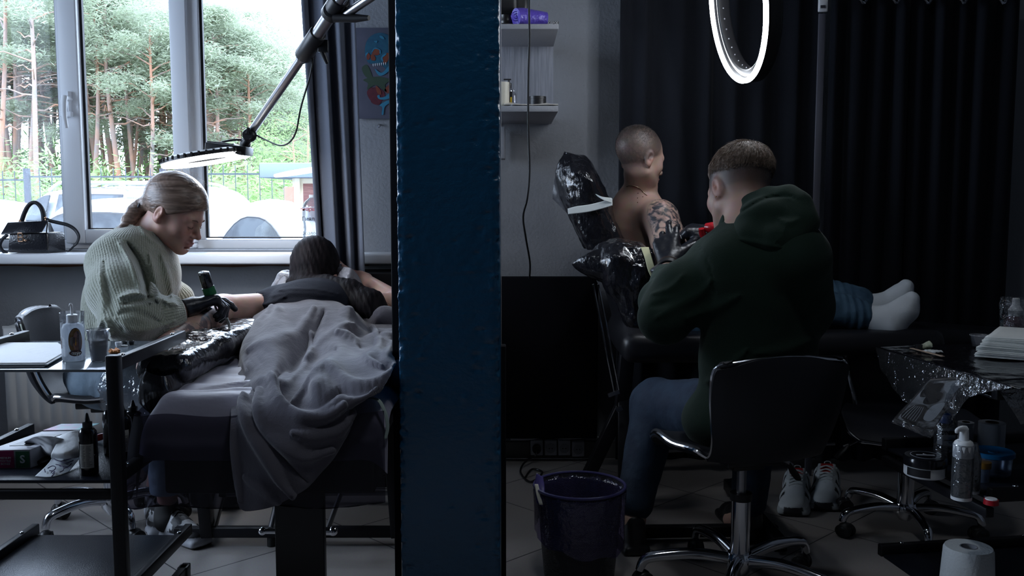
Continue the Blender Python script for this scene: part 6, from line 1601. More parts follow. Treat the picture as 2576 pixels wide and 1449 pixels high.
# black board low on the wall with sockets beneath
zt, zb = P(1400, 698, 3.7).z, P(1400, 1104, 3.7).z; a, c = P(1240, 800, 3.7).x, P(1505, 800, 3.7).x
MBk = MB(); r_ = .03; pts = [V(a, 3.70, zb), V(c, 3.70, zb), V(c, 3.70, zt-r_), V(c-r_*.3, 3.70, zt-r_*.3), V(c-r_, 3.70, zt), V(a, 3.70, zt)]
tag(MBk.prism(pts, (0, .06, 0)).build('headboard', mat('black_board', (.003, .003, .005), .8, spec=.1), bevel=.006), 'large black board with rounded corner standing against the wall above the sockets', 'board')
m_sock = mat('grey_white_socket', (.55, .56, .60), .4)
sk = thing('socket_strip', 'row of four white wall sockets low on the wall under the black board', 'socket strip', P(1403, 1126, 3.83))
for i, px in enumerate((1350, 1385, 1419, 1454)):
    c = P(px, 1125+(3 if i == 3 else 0), 3.82); pl_ = MB().box(c, (.050, .03, .062)).build('socket', m_sock, sk, bevel=.004)
    MB().lathe([(.0005, .003), (.017, .003), (.019, 0), (.020, -.003)], c+V(0, -.016, 0), (0, 1, 0), 24).build('recess', mat('socket_inner', (.35, .36, .39), .5), pl_)
    MB().cyl(c+V(-.006, -.0175, .0), c+V(-.006, -.020, 0), .0025, 8).cyl(c+V(.006, -.0175, 0), c+V(.006, -.020, 0), .0025, 8).build('pin_hole', m_black, pl_)
c = P(1350, 1127, 3.80)
MB().cyl(c, c+V(0, -.03, 0), .017).tube([c+V(0, -.03, 0), c+V(-.005, -.045, -.02), P(1340, 1150, 3.76), P(1318, 1165, 3.7), V(P(1310, 1165, 3.6).x, 3.62, .006), V(P(1335, 1180, 3.5).x, 3.5, .006), V(P(1365, 1170, 3.6).x, 3.62, .006), V(P(1340, 1165, 3.6).x, 3.66, .008), V(P(1320, 1165, 3.6).x, 3.55, .006)], .004, 8, smooth=6).build('plug_and_cable', m_black, sk)
MB().tube([P(1285, 1105, 3.82), P(1330, 1104, 3.8), P(1375, 1098, 3.8), P(1420, 1102, 3.8), P(1505, 1099, 3.82)], .005, 8, smooth=5).build('white_cable', m_sock, sk)
# wall shelves beside the pillar
m_shf = mat('grey_shelf_laminate', (.30, .31, .34), .55, bump=[(120, .1)]); m_pan = mat('brushed_grey_panel', (.26, .27, .31), .5, bump=[(1, .6, 4, (160, 160, 6), .003)], vary=(1, (.17, .18, .21), .4, .7, (140, 140, 8)))
YF = 3.28
xr = P(1405, 60, YF).x; xl = -.09
sf = thing('wall_shelf', 'grey two tier wall shelf with brushed back panel right of the blue pillar', 'shelf', (xr/2, 3.6, P(1300, 290, YF).z))
for yt, yb, Yk in ((60, 73, YW-.01), (266, 281, YW-.01)):
    z1, z0 = P(1300, yt, YF).z, P(1300, yb, YF).z; MB().box(((xl+xr)/2, (YF+Yk)/2, (z0+z1)/2), (xr-xl, Yk-YF, z1-z0)).build('board', m_shf, sf, bevel=.0015)
YP2 = 3.66; z0, z1 = P(1300, 266, YF).z, P(1300, 73, YF).z
MB().box(((xl+xr)/2, YP2+.008, (z0+z1)/2), (xr-xl-.002, .016, z1-z0)).build('back_panel', m_pan, sf)
zz_ = P(1265, 331, 3.8).z; MB().box((P(1264, 360, 3.7).x, 3.75, zz_-.05), (.02, .16, .12)).build('side_bracket', m_shf, sf, bevel=.002)
ZT, ZM = P(1300, 60, YF).z, P(1300, 266, YF).z
def sp_(px, py, Y, z=None):
    p = P(px, py, Y)
    if z is not None: p.z = z
    return p
# top shelf things
m_pur = mat('purple_bag_film', (.12, .08, .50), .28, coat=.4, bump=[(24, .7, 3, (1, 1, 1), .012), (90, .3)])
c = sp_(1330, 45, 3.34, ZT+.028); br = thing('bag_roll', 'roll of purple bin bags on the top shelf', 'bag roll', c-V(0, 0, .028))
MB().tube([sp_(1298, 45, 3.33, ZT+.031), sp_(1315, 45, 3.34, ZT+.032), sp_(1374, 45, 3.36, ZT+.027)], [.030, .032, .026], 24, smooth=3).build('roll', m_pur, br)
sp2 = [sp_(1298, 45, 3.325, ZT+.031)+V(0, -.001, 0)+V(.020*(1-i/26)*math.cos(i*.6), -.002, .020*(1-i/26)*math.sin(i*.6)) for i in range(26)]
MB().tube(sp2, .0022, 6).build('spiral_end', m_pur, br)
tag(MB().box(sp_(1285, 15, 3.5, ZT+.085), (.13, .12, .10)).box(sp_(1268, 0, 3.45, ZT+.12), (.10, .10, .12)).build('black_case', m_black, bevel=.02, seg=3), 'black rounded case at the left of the top shelf', 'case')
tag(MB().lathe([(.001, 0), (.028, 0), (.030, .012), (.028, .016), (.030, .022), (.028, .028), (.029, .045), (.001, .045)], sp_(1277, 60, 3.38, ZT)).build('black_jar', mat('dark_brown_jar', (.012, .01, .01), .3)), 'small dark jar under the black case on the top shelf', 'jar')
tag(MB().box(sp_(1392, 57, 3.32, ZT+.006), (.034, .05, .010)).build('black_box', m_black, bevel=.001), 'thin black box with white lettering at the right end of the top shelf', 'box')
text_mesh('lettering', 'СЕРОЕ', .010, m_white, bpy.data.objects['black_box'], P(1392, 58, 3.294), (1, 0, 0), (0, 0, 1))
ORG['black_box'] = Vector(bpy.data.objects['black_box'].location)
tag(MB().lathe([(.001, 0), (.004, 0), (.0035, .02), (.001, .035)], sp_(1338, 25, 3.5, ZT+.05)).build('white_nozzle', m_white), 'small white pointed nozzle showing behind the purple roll', 'nozzle')
tag(MB().cyl(sp_(1352, 30, 3.5, ZT+.052), sp_(1368, 30, 3.46, ZT+.048), .005).build('marker_pen', m_black), 'short black marker lying across the purple roll', 'pen')
# lower shelf things
m_crm = mat('cream_plastic', (.66, .63, .54), .4); m_amb = thin('amber_clear_bottle', (.8, .82, .9), .15, .05, .25, (.4, .4, .45)); m_yel = mat('yellow_label', (.55, .38, .03), .5)
tag(MB().lathe([(.001, 0), (.024, 0), (.025, .004), (.025, .085), (.001, .085)], sp_(1263, 250, 3.34, ZM)).build('cream_tub', m_crm), 'cream coloured cylindrical tub at the pillar end of the lower shelf', 'tub')
pbt = thing('pump_bottle', 'clear pump bottle with black pump and yellow label on the lower shelf', 'bottle', sp_(1280, 250, 3.36, ZM))
c = sp_(1280, 250, 3.36, ZM); MB().lathe([(.001, 0), (.016, 0), (.0165, .004), (.0165, .058), (.012, .066), (.008, .068)], c).build('bottle_body', m_amb, pbt)
MB().box(c+V(.004, -.0145, .032), (.016, .005, .044)).build('label', m_black, pbt); MB().box(c+V(.008, -.0175, .022), (.006, .002, .026)).build('yellow_stripe', m_yel, pbt)
MB().lathe([(.009, .066), (.0095, .084), (.004, .086), (.004, .096), (.001, .096)], c).box(c+V(-.005, 0, .097), (.026, .009, .004)).build('pump', m_black, pbt)
tag(MB().lathe([(.001, 0), (.010, 0), (.011, .004), (.011, .05), (.005, .058), (.005, .066), (.001, .066)], sp_(1291, 250, 3.40, ZM)).build('clear_bottle', m_amb), 'small clear bottle behind the pump bottle on the lower shelf', 'bottle')
tag(MB().lathe([(.012, 0), (.030, 0), (.030, .010), (.0295, .0105), (.0295, .019), (.030, .0195), (.030, .028), (.012, .028)], sp_(1352, 252, 3.335, ZM+.008)).build('black_tape_roll', m_black), 'flat round black tape roll on the lower shelf', 'tape roll')
m_pk = mat('clear_packet_paper', (.58, .55, .50), .35, coat=.7, bump=[(20, .5, 3, (1, 1, 1), .01)])
rows = [[sp_(1268+i*17, 262, 3.30+.0*i, ZM+.006+.006*math.sin(i*1.1+j)*(1 if 0 < j < 3 else .1)+.006*(j > 0)*(i < 7))+V(.002*j, j*.05, 0) for i in range(9)] for j in range(4)]
tag(patch('packet', rows, m_pk, None, 5, .003), 'flat clear packet of cream sheets along the front of the lower shelf', 'packet')
# hanging black cable
tag(MB().tube([P(1331, -60, 2.9), P(1331, 30, 2.9), P(1332, 100, 2.9), P(1329, 200, 2.9), P(1329, 320, 2.9), P(1332, 430, 2.9), P(1326, 500, 2.9), P(1316, 545, 2.95), P(1323, 600, 3.0), P(1333, 660, 3.2), P(1332, 700, 3.4)], .0032, 8, smooth=6).build('hanging_cable', m_black), 'black cable hanging down in front of the wall shelf', 'cable')
# ---------------- big ring light
m_ledr = mat('ring_light_led', (1, 1, 1), .5, emit=(.86, .92, 1), es=LEDR)
rl = thing('ring_light', 'large lit LED ring light hanging above the two men', 'ring light', P(1868, 0, 2.95))
axr = V(-.98, -.10, -.15).normalized(); RR = .238; lc2 = P(1871, 6, 2.95)
ringprof(lc2+axr*.018, axr, [(RR-.001, .0), (RR, .007), (RR-.004, .011), (RR-.010, .011), (RR-.014, .006), (RR-.013, .0)], 96).build('led_strip', m_ledr, rl, ang=50)
ringprof(lc2, axr, [(RR+.001, .017), (RR+.001, -.020), (RR-.008, -.028), (RR-.034, -.028), (RR-.042, -.020), (RR-.040, .010), (RR-.034, .014), (RR-.018, .010), (RR-.014, .017)], 96).build('housing', m_black, rl, ang=50)
mb = MB(); q = V(0, 0, 1).rotation_difference(axr)
for i in range(36): a = 2*PI*i/36; mb.sph(lc2+q @ V((RR-.041)*math.cos(a), (RR-.041)*math.sin(a), -.004), (.003, .003, .003), 8, 5)
mb.build('rivet', m_steel, rl)
top_ = lc2+V(0, 0, .30); MB().cyl(lc2+V(.02, .01, RR-.02), V(lc2.x+.02, lc2.y+.01, ZC), .012).cyl(V(lc2.x+.02, lc2.y+.01, ZC-.03), V(lc2.x+.02, lc2.y+.01, ZC), .05).build('ceiling_rod', m_black, rl)
# ---------------- tattoo chair
tc0 = thing('tattoo_chair', 'reclined client chair wrapped in shiny black film and tape behind the artist', 'chair', (P(1600, 900, 3.3).x, 3.35, 0))
D = SDF()
def slab(c, fwd, up, h, rd=.03, k=.02): D.box(c, h, frame(fwd, up), rd=rd, k=k)
A_, B_ = P(1452, 412, 3.42), P(1498, 600, 3.34)
dn = (B_-A_).normalized(); wv_ = V(.35, .94, 0)
for a_, b_, r_, t_ in ((P(1452, 428, 3.36), P(1490, 520, 3.34), .052, .058), (P(1492, 530, 3.34), P(1545, 650, 3.30), .050, .056)): D.cap(a_, b_, r_, t_, k=.03, flat=(wv_, 2.2))
hdp = smesh('headrest', D, m_film, tc0, .008, disp=lambda p: .005*fbm(p, 45, 3)+.002*fbm(p, 140, 5))
fp = [(1420, 380), (1455, 392), (1488, 412), (1505, 440), (1520, 480), (1535, 530)]
patch('film_hood', [[P(1420, 381, 3.30), P(1452, 392, 3.28), P(1485, 412, 3.28), P(1504, 440, 3.27)], [P(1400, 425, 3.30), P(1440, 430, 3.22), P(1490, 450, 3.20), P(1516, 480, 3.24)], [P(1405, 480, 3.30), P(1440, 500, 3.22), P(1495, 510, 3.20), P(1532, 530, 3.24)], [P(1432, 545, 3.28), P(1455, 560, 3.22), P(1510, 560, 3.2), P(1548, 570, 3.22)], [P(1470, 625, 3.26), P(1492, 628, 3.2), P(1535, 628, 3.2), P(1570, 625, 3.2)]], m_film, tc0, k=14, thick=.002, disp=lambda S, u, v: .004*fbm(S, 55, 3)+.0015*fbm(S, 170, 5))
patch('film_edge', [[P(1410, 405, 3.36), P(1400, 430, 3.35), P(1392, 470, 3.35), P(1390, 500, 3.35)], [P(1420, 420, 3.30), P(1412, 450, 3.29), P(1415, 500, 3.29), P(1430, 540, 3.28)]], thin('sheer_dark_film', (.5, .5, .54), .08, .15, .25, (.03, .03, .035), fres=False), tc0, k=6)
tp_ = [(1428, 530), (1450, 528), (1480, 524), (1510, 517), (1540, 508)]
patch('tape', [[P(x, y-9+(0 if i else 4), 3.19-.0*i) for i, (x, y) in enumerate(tp_)], [P(x+1, y+9, 3.185) for x, y in tp_]], m_tape, tc0, k=6, thick=.0015)
patch('tape_tail', [[P(1498, 488, 3.2), P(1515, 495, 3.185), P(1538, 498, 3.19)], [P(1502, 493, 3.2), P(1518, 503, 3.18), P(1541, 512, 3.188)]], m_tape, tc0, k=5, thick=.0015)
# armrest pad in film and drape
D = SDF(); D.box(P(1575, 690, 3.02), (.085, .06, .055), frame((.9, -.1, -.15), (0, 0, 1)), rd=.03); D.cap(P(1560, 660, 3.02), P(1598, 790, 2.98), .07, .045, k=.05, flat=((0, 1, 0), 1.2)); D.cap(P(1520, 640, 3.04), P(1600, 645, 3.02), .035, .035, k=.05)
smesh('armrest', D, m_film, tc0, .0065, disp=lambda p: .004*fbm(p, 60, 3)+.0025*fbm(p*np.array([1, 1, .4]), 150, 6))
patch('film_drape', [[P(1500, 626, 3.0), P(1560, 623, 2.96), P(1615, 622, 2.96), P(1640, 628, 2.97)], [P(1478, 640, 3.0), P(1550, 660, 2.94), P(1615, 665, 2.92), P(1648, 668, 2.93)], [P(1438, 668, 3.02), P(1540, 690, 2.95), P(1600, 715, 2.91), P(1640, 712, 2.92)], [P(1490, 700, 3.04), P(1545, 730, 2.97), P(1590, 770, 2.93), P(1625, 750, 2.93)]], m_film, tc0, k=14, thick=.0015, disp=lambda S, u, v: .005*fbm(S, 40, 3)+.002*fbm(S, 140, 5))
m_tapey = mat('yellow_masking_tape', (.62, .60, .36), .7)
patch('tape', [[P(1612, 622, 2.935), P(1622, 650, 2.905), P(1630, 680, 2.89), P(1642, 706, 2.89)], [P(1632, 622, 2.94), P(1640, 648, 2.90), P(1648, 675, 2.888), P(1655, 702, 2.888)]], m_tapey, tc0, k=6, thick=.0015)
# seat, leg rest, frame
D = SDF(); D.box(P(1700, 850, 3.35), (.22, .26, .05), None, rd=.04); D.cap(P(1540, 660, 3.42), P(1600, 850, 3.4), .05, .06, k=.04, flat=((0, 1, 0), 3.6))
smesh('seat', D, m_bedv, tc0, .012)
D = SDF(); D.box((P(2060, 860, 3.2).x, 3.25, P(2060, 850, 3.2).z), (.36, .22, .04), Matrix.Rotation(R(-2), 3, 'Y'), rd=.035); D.box((P(2260, 870, 3.2).x, 3.25, P(2260, 876, 3.2).z), (.12, .21, .035), Matrix.Rotation(R(6), 3, 'Y'), rd=.03, k=.03)
smesh('leg_rest', D, m_bedv, tc0, .01)
D = SDF(); D.box((P(2400, 860, 3.35).x, 3.45, P(2400, 852, 3.35).z-.0), (.26, .10, .035), Matrix.Rotation(R(4), 3, 'Y'), rd=.03); smesh('side_pad', D, m_leather, tc0, .01)
for x0_, x1_ in ((1492, 1545), (1505, 1558)): MB().tube([P(x0_, 715, 3.15), P(x1_, 985, 3.2)], .0035, 8).build('gas_strut', m_chrome, tc0)
MB().bar(P(1530, 995, 3.2), P(1558, 985, 3.2), .012).bar(P(1550, 1032, 3.2), P(1565, 1025, 3.2), .014).bar(P(1590, 1025, 3.2), P(1625, 1005, 3.15), .012).build('hinge', m_steel, tc0)
MB().bar(P(1580, 860, 3.3), P(1565, 1020, 3.3), .05, .05).bar(P(1565, 1020, 3.3), V(P(1460, 1190, 3.3).x, 3.3, .03), .045, .045).bar(P(1570, 1000, 3.3), V(P(1572, 1190, 3.2).x, 3.2, .03), .045, .045).build('frame', m_blackm, tc0, bevel=.004)
MB().bar(V(P(1560, 1320, 2.9).x, 2.9, .03), V(P(1960, 1320, 2.9).x, 2.92, .03), .035, .035).bar(V(P(1850, 1200, 3.3).x, 3.4, .03), V(P(1960, 1380, 2.8).x, 2.78, .03), .04, .04).bar(V(P(1460, 1190, 3.3).x, 3.3, .03), V(P(1570, 1350, 2.85).x, 2.85, .03), .04, .04).build('base_frame', m_blackm, tc0, bevel=.004)
MB().cyl(P(1560, 1140, 3.35), P(2100, 1116, 3.35), .006).cyl(P(1840, 910, 3.3), P(1920, 910, 3.3), .006).build('cross_rod', m_steel, tc0)
# ---------------- artist's stool and spare stool
st_a = shell_stool('swivel_chair', 'black swivel stool with chrome rim under the artist in the green hoodie', (P(1955, 1100, 2.52).x-.098, 2.52, 0), R(13), .418, r=.27, ang0=R(-52), quilt=False)
bpy.context.view_layer.update()
sp3 = copytree(bpy.data.objects['swivel_chair'], label='empty black swivel stool with chrome base beside the wrapped trolley', loc=(P(2285, 1265, 2.97).x-.0, 2.99, 0), rotz=R(165))
sp3.scale = (1, 1, .80)
# ---------------- bin
bc = P(1452, 1205, 2.72); rb = .124
G0 = V(bc.x, 2.62, 0); zt = P(1452, 1222, 2.62).z
bn = thing('waste_bin', 'dark mesh waste bin lined with a translucent purple bag', 'bin', G0)
m_mesh = mat('black_mesh_metal', (.06, .06, .068), .5, metal=.5, bump=[(1, 0)])
N_, L_ = m_mesh.node_tree.nodes, m_mesh.node_tree.links; tcx = N_.new('ShaderNodeTexCoord'); ck = N_.new('ShaderNodeTexChecker'); ck.inputs['Scale'].default_value = 330; L_.new(tcx.outputs['Object'], ck.inputs['Vector']); ad = N_.new('ShaderNodeMath'); ad.operation = 'MULTIPLY_ADD'; ad.inputs[1].default_value = .35; ad.inputs[2].default_value = .62; L_.new(ck.outputs['Fac'], ad.inputs[0]); L_.new(ad.outputs[0], N_['Principled BSDF'].inputs['Alpha'])
MB().lathe([(.0005, .004), (.098, .004), (.100, .01), (rb-.002, zt)], G0, cap=False, n=48).build('mesh_wall', m_mesh, bn, ang=180)
m_liner = thin('purple_liner', (.42, .36, .62), .06, .12, .22, (.10, .09, .24), bump=(40, .5))
ring = []
for k_, (rr_, z_) in enumerate(((.085, .10), (.10, .2), (rb-.008, zt-.02), (rb+.003, zt+.004), (rb+.006, zt-.01), (rb+.003, zt-.06), (rb+.003, zt-.115))):
    r_ = []
    for i in range(48):
        a = 2*PI*i/48; e = rr_*(1+.012*math.sin(a*13+k_)+.01*math.sin(a*29)); zz_ = z_
        if k_ >= 5: zz_ = z_-(.028 if k_ == 6 else .012)*(1+math.cos(a+.9))-.006*math.sin(a*7)
        r_.append(G0+V(e*math.cos(a), e*math.sin(a), zz_))
    ring.append(r_)
MB().rings(ring, cap=False).build('bag_liner', m_liner, bn, ang=180)
MB().tube([G0+V((rb+.004)*math.cos(2*PI*i/40), (rb+.004)*math.sin(2*PI*i/40), zt+.002) for i in range(40)], .0045, 8, closed=True).build('rim', mat('purple_rim_film', (.06, .055, .17), .3, coat=.4), bn)
D = SDF(); D.ell(G0+V(0, 0, .10), (.075, .075, .09)); smesh('rubbish', D, mat('crumpled_waste', (.14, .14, .15), .7), bn, .008, disp=lambda p: .016*fbm(p, 50, 4))
c = G0+V(-rb+.008, -.03, zt+.0); patch('bag_ear', [[c+V(-.006, 0, .045), c+V(.012, .01, .03)], [c+V(-.012, -.01, .01), c+V(.016, -.02, .0)], [c+V(-.006, -.03, -.03), c+V(.008, -.045, -.035)]], mat('bag_film_knot', (.10, .08, .28), .3, coat=.4), bn, k=6, thick=.002)
patch('tape_scrap', [[c+V(-.012, -.012, .018), c+V(-.002, -.014, .018)], [c+V(-.008, -.03, -.005), c+V(.004, -.032, -.005)], [c+V(-.0, -.045, -.03), c+V(.010, -.046, -.03)]], m_crm, bn, k=4, thick=.0015)

# fill lamp added on the ceiling, unseen, to brighten the right work place
clm = thing('fill_lamp', 'round white fill lamp added on the ceiling out of view', 'lamp', (.10, 1.60, ZC-.05))
MB().lathe([(.001, ZC-.045), (.15, ZC-.045), (.155, ZC-.035), (.155, ZC), (.001, ZC)], (.10, 1.60, 0), n=40).build('housing', m_white, clm)
MB().lathe([(.001, ZC-.052), (.135, ZC-.050), (.14, ZC-.044), (.001, ZC-.044)], (.10, 1.60, 0), n=40).build('diffuser', mat('fill_lamp_diffuser', (1, 1, 1), .5, emit=(.85, .92, 1), es=FILL), clm)
# ================================================================= bare shouldered client man
m_skinM = skinmat('skin_reclining_man', 38, lo=.40, hi=.58, ink=(.035, .035, .045))
SKM = np.array([.50, .325, .265])
mn = thing('person', 'person sitting bare shouldered in the wrapped chair, cropped hair, tattooed upper arm, white socks', 'person', P(1640, 850, 3.35))
MM = frame((math.cos(R(30))*.978, math.sin(R(30))*.978, -.21), (-.06, 0, 1))
hm = Head(MM, .90, ear=(.079, -.008, -.006), earw=P(1634, 398, 3.30))
nb = P(1592, 512, 3.43)
rt_ = V(.5, -.866, 0)
cM = P(1606, 585, 3.45); wM = P(1594, 690, 3.46); pM = P(1640, 812, 3.40)
sR, eR, hR = P(1664, 556, 3.27), P(1722, 712, 3.12), P(1838, 770, 3.22)
sL, eL, hL = P(1566, 540, 3.60), P(1600, 720, 3.66), P(1760, 770, 3.55)
D = SDF(); hm.add(D)
D.cap(hm.w(0, .008, -.05), nb+V(.018, 0, 0), .046, .050, k=.025); D.cap(nb, nb+V(0, .02, -.05), .062, .085, k=.04)
rm = frame((.866, .5, 0), (.0, 0, 1))
D.ell(cM, (.155, .100, .15), rm, k=.05); D.ell(wM, (.135, .095, .15), rm, k=.06); D.ell(pM, (.15, .11, .10), rm, k=.05)
D.cap(nb+V(.02, 0, -.035), sR+V(-.01, 0, .02), .045, .052, k=.05); D.cap(nb+V(-.01, 0, -.035), sL, .045, .05, k=.05)
D.ell(cM+rt_*.09+V(-.03, 0, .02), (.06, .035, .085), rm, k=.04)
D.chain([sR, sR.lerp(eR, .35), eR], [.062, .056, .042], k=.03); D.chain([eR, hR], [.044, .027], k=.02)
D.chain([sL, eL], [.058, .042], k=.03); D.chain([eL, hL], [.042, .027], k=.02)
hand(D, hR, (.9, .1, -.1), (0, 0, -1), (0, 1, 0), [(25, 30, 20)]*4, .95); hand(D, hL, (.9, -.1, -.1), (0, 0, -1), (0, -1, 0), [(25, 30, 20)]*4, .95)
hpR, kR, aR = P(1690, 825, 3.28), P(1900, 735, 3.22), P(2192, 800, 3.12)
hpL, kL, aL = P(1690, 815, 3.48), P(1900, 705, 3.42), P(2180, 768, 3.28)
D.chain([hpR, kR, aR], [.085, .058, .036], k=.03); D.chain([hpL, kL, aL], [.085, .058, .036], k=.03)
def colM(v):
    c = hm.skin(v, SKM); q = hm.loc(v)
    # buzz cut: closely cropped hair darkens the scalp
    zl = .012+.55*(q[:, 1]-.045)+.0*q[:, 0]; hl = np.clip((q[:, 2]-zl)/.012, 0, 1)*(q[:, 1] < .078)*(q[:, 2] > -.075); hl = hl*np.clip((.088-q[:, 1]+.45*(q[:, 2]-.08))/.03, 0, 1)
    back = np.clip((-.012-q[:, 1])/.012, 0, 1)*np.clip((q[:, 2]+.062)/.04, 0, 1); hl = np.maximum(hl, back)
    hl *= (np.linalg.norm(q, axis=1) < .16)
    top = np.clip((q[:, 2]-.03)/.08, 0, 1)
    n = .5+.5*fbm(q, 420, 3, 2)
    hc = np.array([.026, .022, .022])*(1-.55*top[:, None]); c = c*(1-hl[:, None]*(.80+.18*top[:, None])*(.85+.25*n[:, None]).clip(0, 1))+hc*hl[:, None]*(.80+.18*top[:, None])*(.85+.25*n[:, None]).clip(0, 1)
    st = np.exp(-((np.abs(q[:, 0])-.045)**2/.03**2+(q[:, 1]-.05)**2/.04**2+(q[:, 2]+.085)**2/.03**2))*.32; c = c*(1-st[:, None])+np.array([.13, .10, .09])*st[:, None]
    a = np.array(sR); b_ = np.array(eR); t = ((v-a) @ (b_-a))/((b_-a) @ (b_-a)); dd = np.linalg.norm(v-a-np.clip(t, 0, 1)[:, None]*(b_-a), axis=1)
    outer = (v-a-np.clip(t, 0, 1)[:, None]*(b_-a)) @ np.array([.85, -.5, .1])
    tat = np.clip((.085-dd)/.012, 0, 1)*np.clip((t+.52)*5, 0, 1)*np.clip((outer+.030+.02*t)/.012, 0, 1)*(v[:, 0] > a[0]-.062)
    return np.concatenate([c, tat[:, None]], 1)
DM = D
smesh('body', D, m_skinM, mn, .004, col=colM)
brows_lashes(mn, hm, m_hairline)
strands('cropped_hair', mat('cropped_brown_hair', (.06, .045, .04), .7), mn, hm, 9000, .0055, -.02, 4, lean=(0, -.06, .12), rad=(.0775, .0935, .0845), cen=(0, -.012, .042), width=.0003, jitter=.5, flow=.5, mask=lambda x, y, z: (z > .005+.6*(y-.03) and y < .062) or (y < -.03 and z > -.04))
MB().tube([DM.hit(x, y) for x, y in ((1576, 469), (1582, 467), (1590, 467), (1602, 470), (1612, 476), (1620, 485), (1628, 492))], .0016, 6, smooth=5).build('neck_chain', mat('dull_gold_chain', (.25, .18, .12), .4, metal=.8), mn)
mb = MB()
for x, y in ((1605, 486), (1617, 495), (1604, 509), (1604, 498)): mb.sph(DM.hit(x, y), .0018, 8, 6)
mb.build('moles', mat('brown_mole', (.12, .04, .03), .6), mn)
m_jeanM = mat('blue_jeans', (.022, .060, .105), .8, vary=(16, (.05, .11, .17), .40, .66), bump=[(300, .3, 2, (1, 1, 1), .002), (14, .6, 3, (1, 1, 1), .015)])
D = SDF(); D.ell(pM+V(0, 0, -.01), (.165, .13, .11), rm, k=.04)
D.chain([hpR, kR, P(2160, 790, 3.13)], [.10, .076, .052], k=.03); D.chain([hpL, kL, P(2160, 762, 3.29)], [.10, .076, .056], k=.03)
D.cap(P(2162, 790, 3.13), P(2178, 796, 3.125), .047, .043, k=.006); D.cap(P(2160, 762, 3.29), P(2174, 767, 3.28), .052, .045, k=.006)
smesh('jeans', D, m_jeanM, mn, .006, disp=lambda p: .0035*fbm(p, 45, 4)+.003*np.sin(p[..., 0]*260)*np.exp(-((p[..., 0]-1.13)/.05)**2))
m_sockw = mat('white_sock_knit', (.60, .64, .68), .9, bump=[(350, .3, 2, (1, 1, 1), .002)])
for ank, to_, hl_ in ((aR, P(2293, 752, 3.10), P(2250, 822, 3.10)), (aL, P(2280, 720, 3.27), P(2238, 792, 3.27))):
    D = SDF(); D.cap(ank, ank.lerp(hl_, .62), .039, .036, k=.02); D.cap(ank.lerp(hl_, .75), to_.lerp(hl_, .35), .040, .036, k=.03); D.cap(to_.lerp(hl_, .35), to_, .036, .024, k=.02, flat=((0, 1, 0), 1.3)); D.ell(hl_.lerp(ank, .12), (.040, .034, .040), k=.03)
    D.cap(ank.lerp(hl_, .2), to_.lerp(hl_, .45), .034, .034, k=.03)
    smesh('sock', D, m_sockw, mn, .0045, disp=lambda p: .0012*fbm(p, 60, 2))
# ================================================================= artist in the green hoodie
m_skinA = skinmat('skin_artist', 30); SKA = np.array([.50, .31, .25])
ar = thing('person', 'person in a dark green hoodie seen from behind, tattooing with black gloves', 'person', P(1890, 1040, 2.55))
MA = frame((-.37*.93, .93*.93, -.36), (.16, .05, 1))
ha = Head(MA, .98, c=P(1861, 480, 2.64))
nA = P(1893, 566, 2.56)
sLa, eLa, wLa = P(1790, 668, 2.62), P(1662, 798, 2.52), P(1684, 664, 2.84)
sRa, eRa, wRa = P(1995, 650, 2.46), P(2000, 760, 2.75), P(1800, 588, 3.02)
tA, mA, pA = P(1898, 680, 2.56), P(1912, 850, 2.56), P(1888, 1030, 2.56)
D = SDF(); ha.add(D)
D.cap(ha.w(0, -.02, -.04), nA, .060, .066, k=.03)
ra = frame((-.45, .89, 0), (0, 0, 1))
D.ell(tA, (.16, .10, .14), ra, k=.05); D.ell(mA, (.145, .10, .16), ra, k=.06); D.ell(pA, (.155, .12, .10), ra, k=.05); D.cap(sLa, sRa, .055, k=.05)
D.chain([sLa, eLa], [.055, .042], k=.03); D.chain([eLa, wLa], [.040, .0275], k=.02); D.chain([sRa, eRa], [.055, .042], k=.03); D.chain([eRa, wRa], [.040, .0275], k=.02)
hL_, kL_, aL_ = P(1835, 1040, 2.62), P(1652, 1018, 2.96), P(1592, 1305, 2.82)
hR_, kR_, aR_ = P(1935, 1040, 2.56), P(1905, 1010, 2.98), P(1882, 1295, 2.92)
D.chain([hL_, kL_, aL_], [.085, .058, .036], k=.03); D.chain([hR_, kR_, aR_], [.085, .058, .036], k=.03)
for a_ in (aL_, aR_): D.cap(a_+V(0, 0, -.01), a_+V(-.03, .10, -.05), .034, .026, k=.02)
gl1 = (wLa, (-.02, .45, .62), (.25, .75, -.5), (.9, -.3, .1), [(18, 25, 20), (10, 22, 18), (30, 45, 30), (40, 50, 35)], (.55, .75, .2))
gl2 = (wRa, (-.75, .2, .1), (-.2, .3, -.9), (-.2, -.9, -.1), [(40, 50, 30), (50, 55, 35), (60, 60, 35), (65, 60, 35)], (.8, .4, .4))
for g_ in (gl1, gl2): hand(D, g_[0], g_[1], g_[2], g_[3], g_[4], .97, thumb=g_[5], thick=.82)
def colA(v):
    c = ha.skin(v, SKA); q = ha.loc(v); r_ = np.linalg.norm(q, axis=1) < .17
    hl = np.clip((q[:, 2]+.055-.7*np.clip(q[:, 1]-.0, 0, 1))/.05, 0, 1)*(q[:, 1] < .06)*r_*np.clip((q[:, 2]+.075)/.02, 0, 1)
    ear = np.exp(-(((np.abs(q[:, 0])-.082)/.012)**2+((q[:, 1]+.008)/.022)**2+((q[:, 2]+.006)/.034)**2)); hl *= 1-ear
    g_ = hl*(.50+.47*np.clip((q[:, 2]+.06)/.10, 0, 1)); c = c*(1-g_[:, None])+np.array([.026, .023, .024])*g_[:, None]; return c
smesh('body', D, m_skinA, ar, .004, col=colA)
m_hairA = hairmat('short_brown_hair', (.12, .080, .060), (.26, .19, .145), (160, 160, 30), .5, .1, .4)
